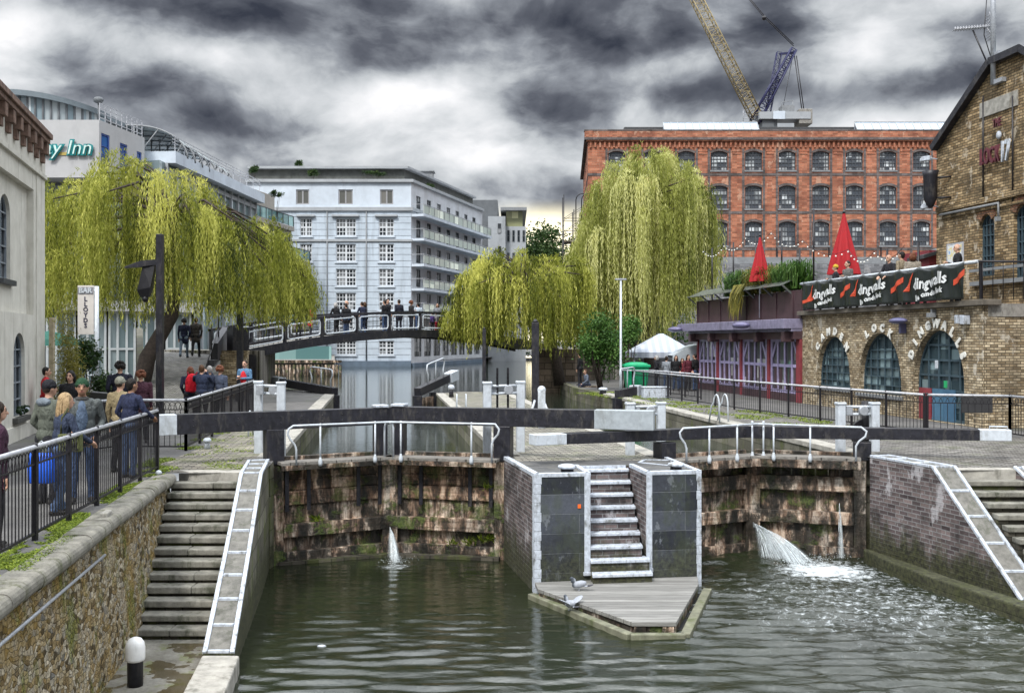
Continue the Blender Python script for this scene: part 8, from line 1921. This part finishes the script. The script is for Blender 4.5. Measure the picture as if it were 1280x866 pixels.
b = MB(); sb_ = thing('shoulder_bag', 'olive green shoulder bag against the side of the blonde woman at the near railing', 'bag', (xat(88, 13.45), 13.45, .98)); b.box((0, 0, 0), (.30, .12, .24), 0); b.ball((0, -.05, .02), (.14, .05, .10), 10, 6); b.obj('bag', cloth((.10, .11, .045)), sb_, world=False, bevel=.03); b = MB(); b.tube([(-.13, 0, .10), (-.12, .02, .34), (-.05, .05, .46)], .014, 6); b.obj('strap', cloth((.07, .075, .035)), sb_, world=False)
pC = person('man in black beanie and grey green hooded coat by the near railing', at(60, 14.4), -.55, 1.78, 'coat', (.095, .105, .085), dk, 'beanie', 'dark', 'skin', g1, (.012, .012, .016))
part_ball(pC, 'hood', POSE['coat'][2]((0, -.085, 1.45)), (.14, .075, .065), cloth((.16, .19, .22)))
pD = person('man with short black hair and navy jacket at the far end of the near railing', at(161, 17.15), -.55, 1.70, 'rail_one', (.022, .028, .062), jean, 'short', 'black', 'skin_tan', g1)
part_ball(pD, 'collar', POSE['rail_one'][2]((0, -.012, 1.475)), (.085, .08, .035), cloth((.015, .02, .045)))
person('man in pale cap and tan jacket just behind the navy jacketed man', at(150, 17.9), -.2, 1.70, 'stand', (.30, .24, .14), dk, 'cap', 'dark', 'skin', g1, (.22, .22, .18))
person('person in dark burgundy coat cut off by the left edge of the picture', at(-6, 11.3), -.9, 1.66, 'coat', (.045, .018, .035), dk, 'bob', 'dark', 'skin', g1)
g2 = 'people on the left towpath'
person('woman in black with dark hair walking towards us beside the cream building', at(89, 21.5), TO, 1.70, 'walk', (.014, .014, .016), dk, 'bob', 'black', 'skin', g2)
person('person in a bright red jacket at the corner of the cream building', at(57, 25.2), -1.2, 1.68, 'coat', (.45, .02, .03), dk, 'short', 'black', 'skin', g2)
person('large person in long black coat with dark hair before the willow trunk', at(150, 24), .3, 1.84, 'coat', (.012, .013, .025), dk, 'curly', 'black', 'skin', g2)
person('person with auburn curly hair in plum coat beside the tall lamp post', at(176, 23), .4, 1.66, 'coat', (.06, .022, .035), dk, 'curly', 'auburn', 'skin', g2)
pK = person('woman with auburn hair in navy coat wearing a bright red rucksack', at(238, 28), .25, 1.62, 'coat', (.018, .022, .045), dk, 'bob', 'auburn', 'skin', g2)
person('man with brown hair in navy jacket beside the red rucksack', at(252, 27.6), .1, 1.68, 'photo', (.022, .03, .06), dk, 'short', 'brown', 'skin', g2)
person('person holding a camera up in the group beside the red rucksack', at(262, 28.2), .5, 1.64, 'photo', (.035, .045, .075), dk, 'short', 'grey', 'skin', g2)
person('woman with curly auburn hair in blue grey jacket right of the rucksack group', at(275, 28.2), -.4, 1.64, 'drink', (.06, .075, .115), dk, 'curly', 'auburn', 'skin', g2)
pO = person('person in denim jacket and red top at the far end of the left railing', at(306, 32.8), TO - .2, 1.70, 'arms', (.09, .18, .30), dk, 'short', 'dark', 'skin', g2)
part_ball(pO, 'red_top', (0, .09, 1.16), (.12, .085, .26), cloth((.50, .02, .03)))
rp2 = lambda y: (y - 32) / 14.6 * 1.914
person('person in navy coat and light jeans walking up the bridge ramp', (*at(230, 44), rp2(44)), .1, 1.74, 'walk', (.014, .018, .045), (.16, .21, .28), 'curly', 'black', 'skin', g2)
person('person in grey brown coat walking up the bridge ramp beside the dark parapet', (*at(245, 44.3), rp2(44.3)), .1, 1.76, 'walk', (.06, .052, .048), dk, 'short', 'brown', 'skin', g2)
# red rucksack and blue carrier bag are held things
bk = thing('rucksack', 'bright red rucksack on the back of the woman with auburn hair', 'rucksack', (xat(240, 27.75), 27.75, 1.05), .25); b = MB(); b.ball((0, 0, .13), (.19, .11, .27), 12, 8); b.box((0, .0, .0), (.34, .17, .22), 0); b.obj('bag', cloth((.55, .012, .025)), bk, world=False, bevel=.04)
b = MB(); b.tube([(-.10, .02, .36), (-.12, .16, .42), (-.13, .24, .30)], .022, 6); b.tube([(.10, .02, .36), (.12, .16, .42), (.13, .24, .30)], .022, 6); b.obj('strap', cloth((.2, .01, .02)), bk, world=False)
bb2 = thing('carrier_bag', 'bright blue carrier bag hanging beside the blonde woman behind the near railing', 'bag', (xat(52, 13.3), 13.3, .46)); b = MB(); n = 16; vs = []
for z, w, d in ((0, .15, .07), (.02, .17, .09), (.2, .18, .08), (.36, .17, .05), (.40, .16, .03)):
    for j in range(n): a = 2 * math.pi * j / n; vs.append((w * math.copysign(abs(math.cos(a)) ** .6, math.cos(a)), d * math.copysign(abs(math.sin(a)) ** .8, math.sin(a)) * (1 + .15 * math.sin(5 * a + z * 9)), z))
b.add(vs, [(i * n + j, i * n + (j + 1) % n, (i + 1) * n + (j + 1) % n, (i + 1) * n + j) for i in range(4) for j in range(n)] + [tuple(reversed(range(n))), tuple(range(4 * n, 5 * n))], smooth=True); b.obj('bag', plain('blue_plastic', (.01, .10, .62), .45, .12, 9, .3), bb2, world=False)
b = MB(); b.tube([(-.08, 0, .38), (-.06, 0, .50), (0, 0, .56), (.06, 0, .50), (.08, 0, .38)], .008, 5); b.obj('handle', M['white_paint'], bb2, world=False)
# people on the bridge
def on_bridge(px, w=-.55):
    k = (px - CX) / F; t = (k * BA.y - BA.x) / (BD.x - k * BD.y); q = BA + BD * t + bn * w; return (q.x, q.y, bz(t) + .16)
fb2 = math.atan2(-bn.x, bn.y)
g3 = 'people on the arched bridge'
for px, lab, face, h, pose, top, hair, hc_ in ((389, 'person in dark clothes at the left end of the arched bridge under the willow edge', 0, 1.72, 'stand', (.02, .02, .022), 'short', 'black'), (404, 'person in bright red jacket and white hood on the left part of the bridge', 1.0, 1.66, 'coat', (.55, .03, .05), 'short', 'dark'), (433, 'person with grey hair in black jacket on the bridge nearest the red jacket', TO, 1.70, 'rail', (.015, .015, .017), 'bob', 'grey'), (441, 'person in black coat on the bridge in the pair left of the middle', TO - .3, 1.62, 'coat', (.012, .012, .014), 'short', 'dark'), (449, 'person in charcoal jacket with pale hair on the bridge right of the black coated pair', .6, 1.76, 'stand', (.05, .052, .06), 'bald', 'grey'), (462, 'person in navy jacket with white collar on the bridge left of centre', TO, 1.66, 'rail', (.02, .025, .05), 'short', 'dark'), (469, 'person in grey coat leaning over the bridge rail at its centre', TO + .4, 1.64, 'rail_one', (.06, .062, .07), 'bob', 'brown'), (493, 'tall person in black at the left of the dark trio on the bridge', TO + .2, 1.72, 'stand', (.012, .012, .015), 'short', 'black'), (500, 'tall person in black in the middle of the dark trio on the bridge', .1, 1.78, 'coat', (.014, .014, .018), 'short', 'black'), (507, 'person in navy black at the right of the dark trio on the bridge', TO - .2, 1.74, 'coat', (.016, .018, .03), 'short', 'dark'), (522, 'person with red scarf and dark coat holding something on the bridge', 1.3, 1.70, 'drink', (.02, .02, .022), 'curly', 'auburn'), (539, 'person in pale blue white top on the right part of the bridge', TO - .3, 1.62, 'drink', (.42, .48, .55), 'short', 'black'), (555, 'person with long dark hair in grey jacket at the right end of the visible bridge', -1.0, 1.62, 'stand', (.16, .17, .19), 'long', 'dark')):
    person(lab, on_bridge(px, -.5 - .25 * (px % 3)), fb2 + face, h, pose, top, random.choice([dk, jean, (.03, .035, .05)]), hair, hc_, 'skin', g3)
for px, lab, top in ((547, 'small child in purple behind the bridge panels at right', (.10, .06, .22)), (552, 'small child in red trousers behind the bridge panels at right', (.30, .28, .30))): person(lab, on_bridge(px, -.4), fb2 + TO, 1.08, 'stand', top, (.42, .03, .05) if px == 552 else dk, 'short', 'brown', 'skin', g3)
# people on the banner terrace
g4 = 'people on the banner terrace'; fz = ztA + .06
for px, lab, face, h, pose, top, hair, hc_, hat in ((1045, 'woman in yellow beanie and black jacket holding a drink below the larger red parasol', 1.2, 1.66, 'drink', (.02, .02, .025), 'beanie', 'dark', (.50, .33, .03)), (1060, 'man in grey jacket turned sideways below the larger red parasol', 1.9, 1.72, 'drink', (.11, .11, .105), 'short', 'black', None), (1114, 'bald man in dark jacket and white shirt leaning at the middle of the terrace rail', 2.0, 1.70, 'rail', (.02, .02, .025), 'bald', 'grey', None), (1127, 'person with black hair in tan top beside the bald man on the terrace', .6, 1.74, 'stand', (.24, .20, .14), 'short', 'black', None), (1141, 'person with light brown hair near the small slate roof on the terrace', -.3, 1.66, 'stand', (.25, .22, .18), 'bob', 'auburn', None), (1197, 'red faced man in black standing before the framed poster on the terrace', 1.4, 1.70, 'arms', (.015, .015, .017), 'bald', 'grey', None)):
    u = fa.u(px); q = fa.pt(u, fz, -.42 - (.5 if px in (1127, 1141) else 0)); u += (xat(px, q.y) - q.x) * -fa.d.y * .0; person(lab, (xat(px, q.y), q.y, fz), face, h, pose, top, dk, hair, hc_, 'skin', g4, hat)
# people at the stalls
g5 = 'people by the market stalls'
for px, Y, lab, face, h, pose, top, hair, hc_ in ((821, 48.5, 'white haired woman in dark coat by the striped stall', 1.2, 1.64, 'coat', (.02, .02, .025), 'bob', 'grey'), (833, 48.2, 'person in pale grey jacket beside the white haired woman', -.6, 1.60, 'drink', (.22, .24, .27), 'short', 'dark'), (845, 47.2, 'woman in black coat with dark hair between the stalls', TO, 1.66, 'coat', (.012, .012, .014), 'long', 'black'), (853, 48.4, 'shorter person in dark red top between the stalls', TO, 1.50, 'stand', (.15, .02, .025), 'bob', 'brown'), (860, 46.8, 'woman in maroon jacket near the purple bar', TO + .5, 1.70, 'coat', (.09, .018, .028), 'long', 'dark'), (869, 47.0, 'man in black beside the red post of the purple bar', .8, 1.74, 'coat', (.012, .012, .013), 'short', 'black')):
    person(lab, at(px, Y), face, h, pose, top, jean if px % 2 else dk, hair, hc_, 'skin', g5)
q = at(735, 50.8); person('person in grey jacket sitting on the bank edge below the bush', (q[0], q[1], -.38 + .0), 1.9, 1.72, 'sit', (.10, .12, .16), (.03, .035, .06), 'short', 'brown', 'skin', g5)
b = MB(); b.box((q[0] + .0, q[1] + .05, .02), (.9, .6, .10)); tag(b.obj('bench_board', M['gate_clean'], bevel=.01), 'low board under the seated person by the bush', 'board')
person('person in black standing in the shade behind the seated person', at(725, 53.0), 1.0, 1.70, 'stand', (.012, .012, .014), dk, 'short', 'black', 'skin', g5)

# pigeons
def pigeon(label, loc, rz, fly=False):
    b = MB(); R2 = Matrix.Rotation(-.25, 3, 'X'); b.ball((0, 0, .11), (.055, .13, .06), 12, 8, rot=R2); b.ball((0, .10, .165), (.032, .045, .05), 10, 7); b.ball((0, .125, .205), (.027, .032, .028), 10, 7); b.ball((0, -.16, .09), (.04, .09, .014), 10, 6, rot=R2)
    for s in (-1, 1): b.tube([(s * .02, .0, .07), (s * .022, .0, .005)], .006, 5); b.tube([(s * .022, -.01, .006), (s * .022, .03, .006)], .006, 5)
    b.tube([(0, .15, .203), (0, .175, .195)], [.008, .003], 5)
    if fly:
        for s in (-1, 1): b.ball((s * .13, -.02, .16), (.12, .075, .015), 10, 6, rot=Matrix.Rotation(s * -.5, 3, 'Y'))
    me = bpy.data.meshes.new('tmp'); me.from_pydata(b.v, [], b.f); o = bpy.data.objects.new('tmp', me); COL.objects.link(o); m = o.modifiers.new('r', 'REMESH'); m.mode = 'VOXEL'; m.voxel_size = .006; m.use_smooth_shade = True
    dg = bpy.context.evaluated_depsgraph_get(); dg.update(); out = bpy.data.meshes.new_from_object(o.evaluated_get(dg)); bpy.data.objects.remove(o); out.materials.clear(); out.materials.append(PIG); out.polygons.foreach_set('use_smooth', [True] * len(out.polygons))
    o = bpy.data.objects.new('pigeon', out); COL.objects.link(o); o.location = loc; o.rotation_euler = (0, 0, rz); return tag(o, label, 'pigeon')
def pig():
    m, t = new_mat('pigeon_feathers'); x, y, z = t.xyz(objc(t)); n = t.noise(objc(t), 40, 4); c = t.ramp(y, [(0, (.25, .27, .31)), (1, (.25, .27, .31))]); c = t.mix(t.smooth(y, .06, .10), (.30, .32, .36), (.05, .06, .075)); c = t.mix(t.smooth(y, -.13, -.15), c, (.05, .05, .06)); c = t.mix(.4, c, t.ramp(n, [(.3, .6), (.7, 1.3)]), 'MULTIPLY'); finish(t, c, .6); return m
PIG = pig()
q = G(724, 738, -1.86); pigeon('grey pigeon with dark head standing on the timber landing deck', (q.x, q.y, -1.86), 1.45)
q = G(703, 757, -1.965); pigeon('pale pigeon with raised wings on the wet beam in front of the deck', (.93, 16.02, -1.965), .6, True)
# small litter and drips seen by the water
rr = random.Random(12); b = MB()
q = G(402, 808, LOW); b.ball((q.x, q.y, LOW + .01), (.07, .03, .02), 8, 5); tag(b.obj('floating_litter', M['white_paint']), 'small white scrap floating on the dark lock water', 'litter')
b = MB(); q = Vector((-5.62, 14.0, .0)); b.box((-5.40, 13.3, .045), (.10, .28, .08), .15); tag(b.obj('loose_stone', M['stone_pale'], bevel=.02), 'loose pale stone lying on the mossy coping under the near railing', 'stone')
b = MB(); b.ball((-6.2, 17.55, .04), (.06, .05, .045), 8, 5); tag(b.obj('paper_cup', M['white_paint']), 'small white crumpled cup at the end of the mossy coping', 'litter')
# fern tufts on the left lock gate
rr = random.Random(5); b = MB(); tint = []
for (cx, cz) in ((-.62, -1.72), (-.40, -1.68), (-.85, -1.80), (-1.2, -1.82), (-3.9, -1.25), (-.45, -.62)):
    f = (cx - MI1.x) / (HR1.x - MI1.x) if cx > MI1.x else (cx - HL1.x) / (MI1.x - HL1.x); y = (MI1.y + (HR1.y - MI1.y) * f if cx > MI1.x else HL1.y + (MI1.y - HL1.y) * f) - .08
    for k in range(46):
        d = Vector((rr.gauss(0, .09), -rr.uniform(.02, .13), rr.uniform(-.02, .15))); base = Vector((cx + rr.gauss(0, .06), y, cz + rr.gauss(0, .03))); o = Vector((.012, 0, .004)); b.add([base - o * .3, base + d * .5 + o, base + d, base + d * .5 - o], [(0, 1, 2, 3)]); tint += [rr.random()] * 4
b.vc = np.array(tint); tag(b.obj('fern_tufts', M['moss_leaf'], uv=False), 'bright green ferns sprouting from the planks of the left lock gate', 'ferns', kind='stuff')
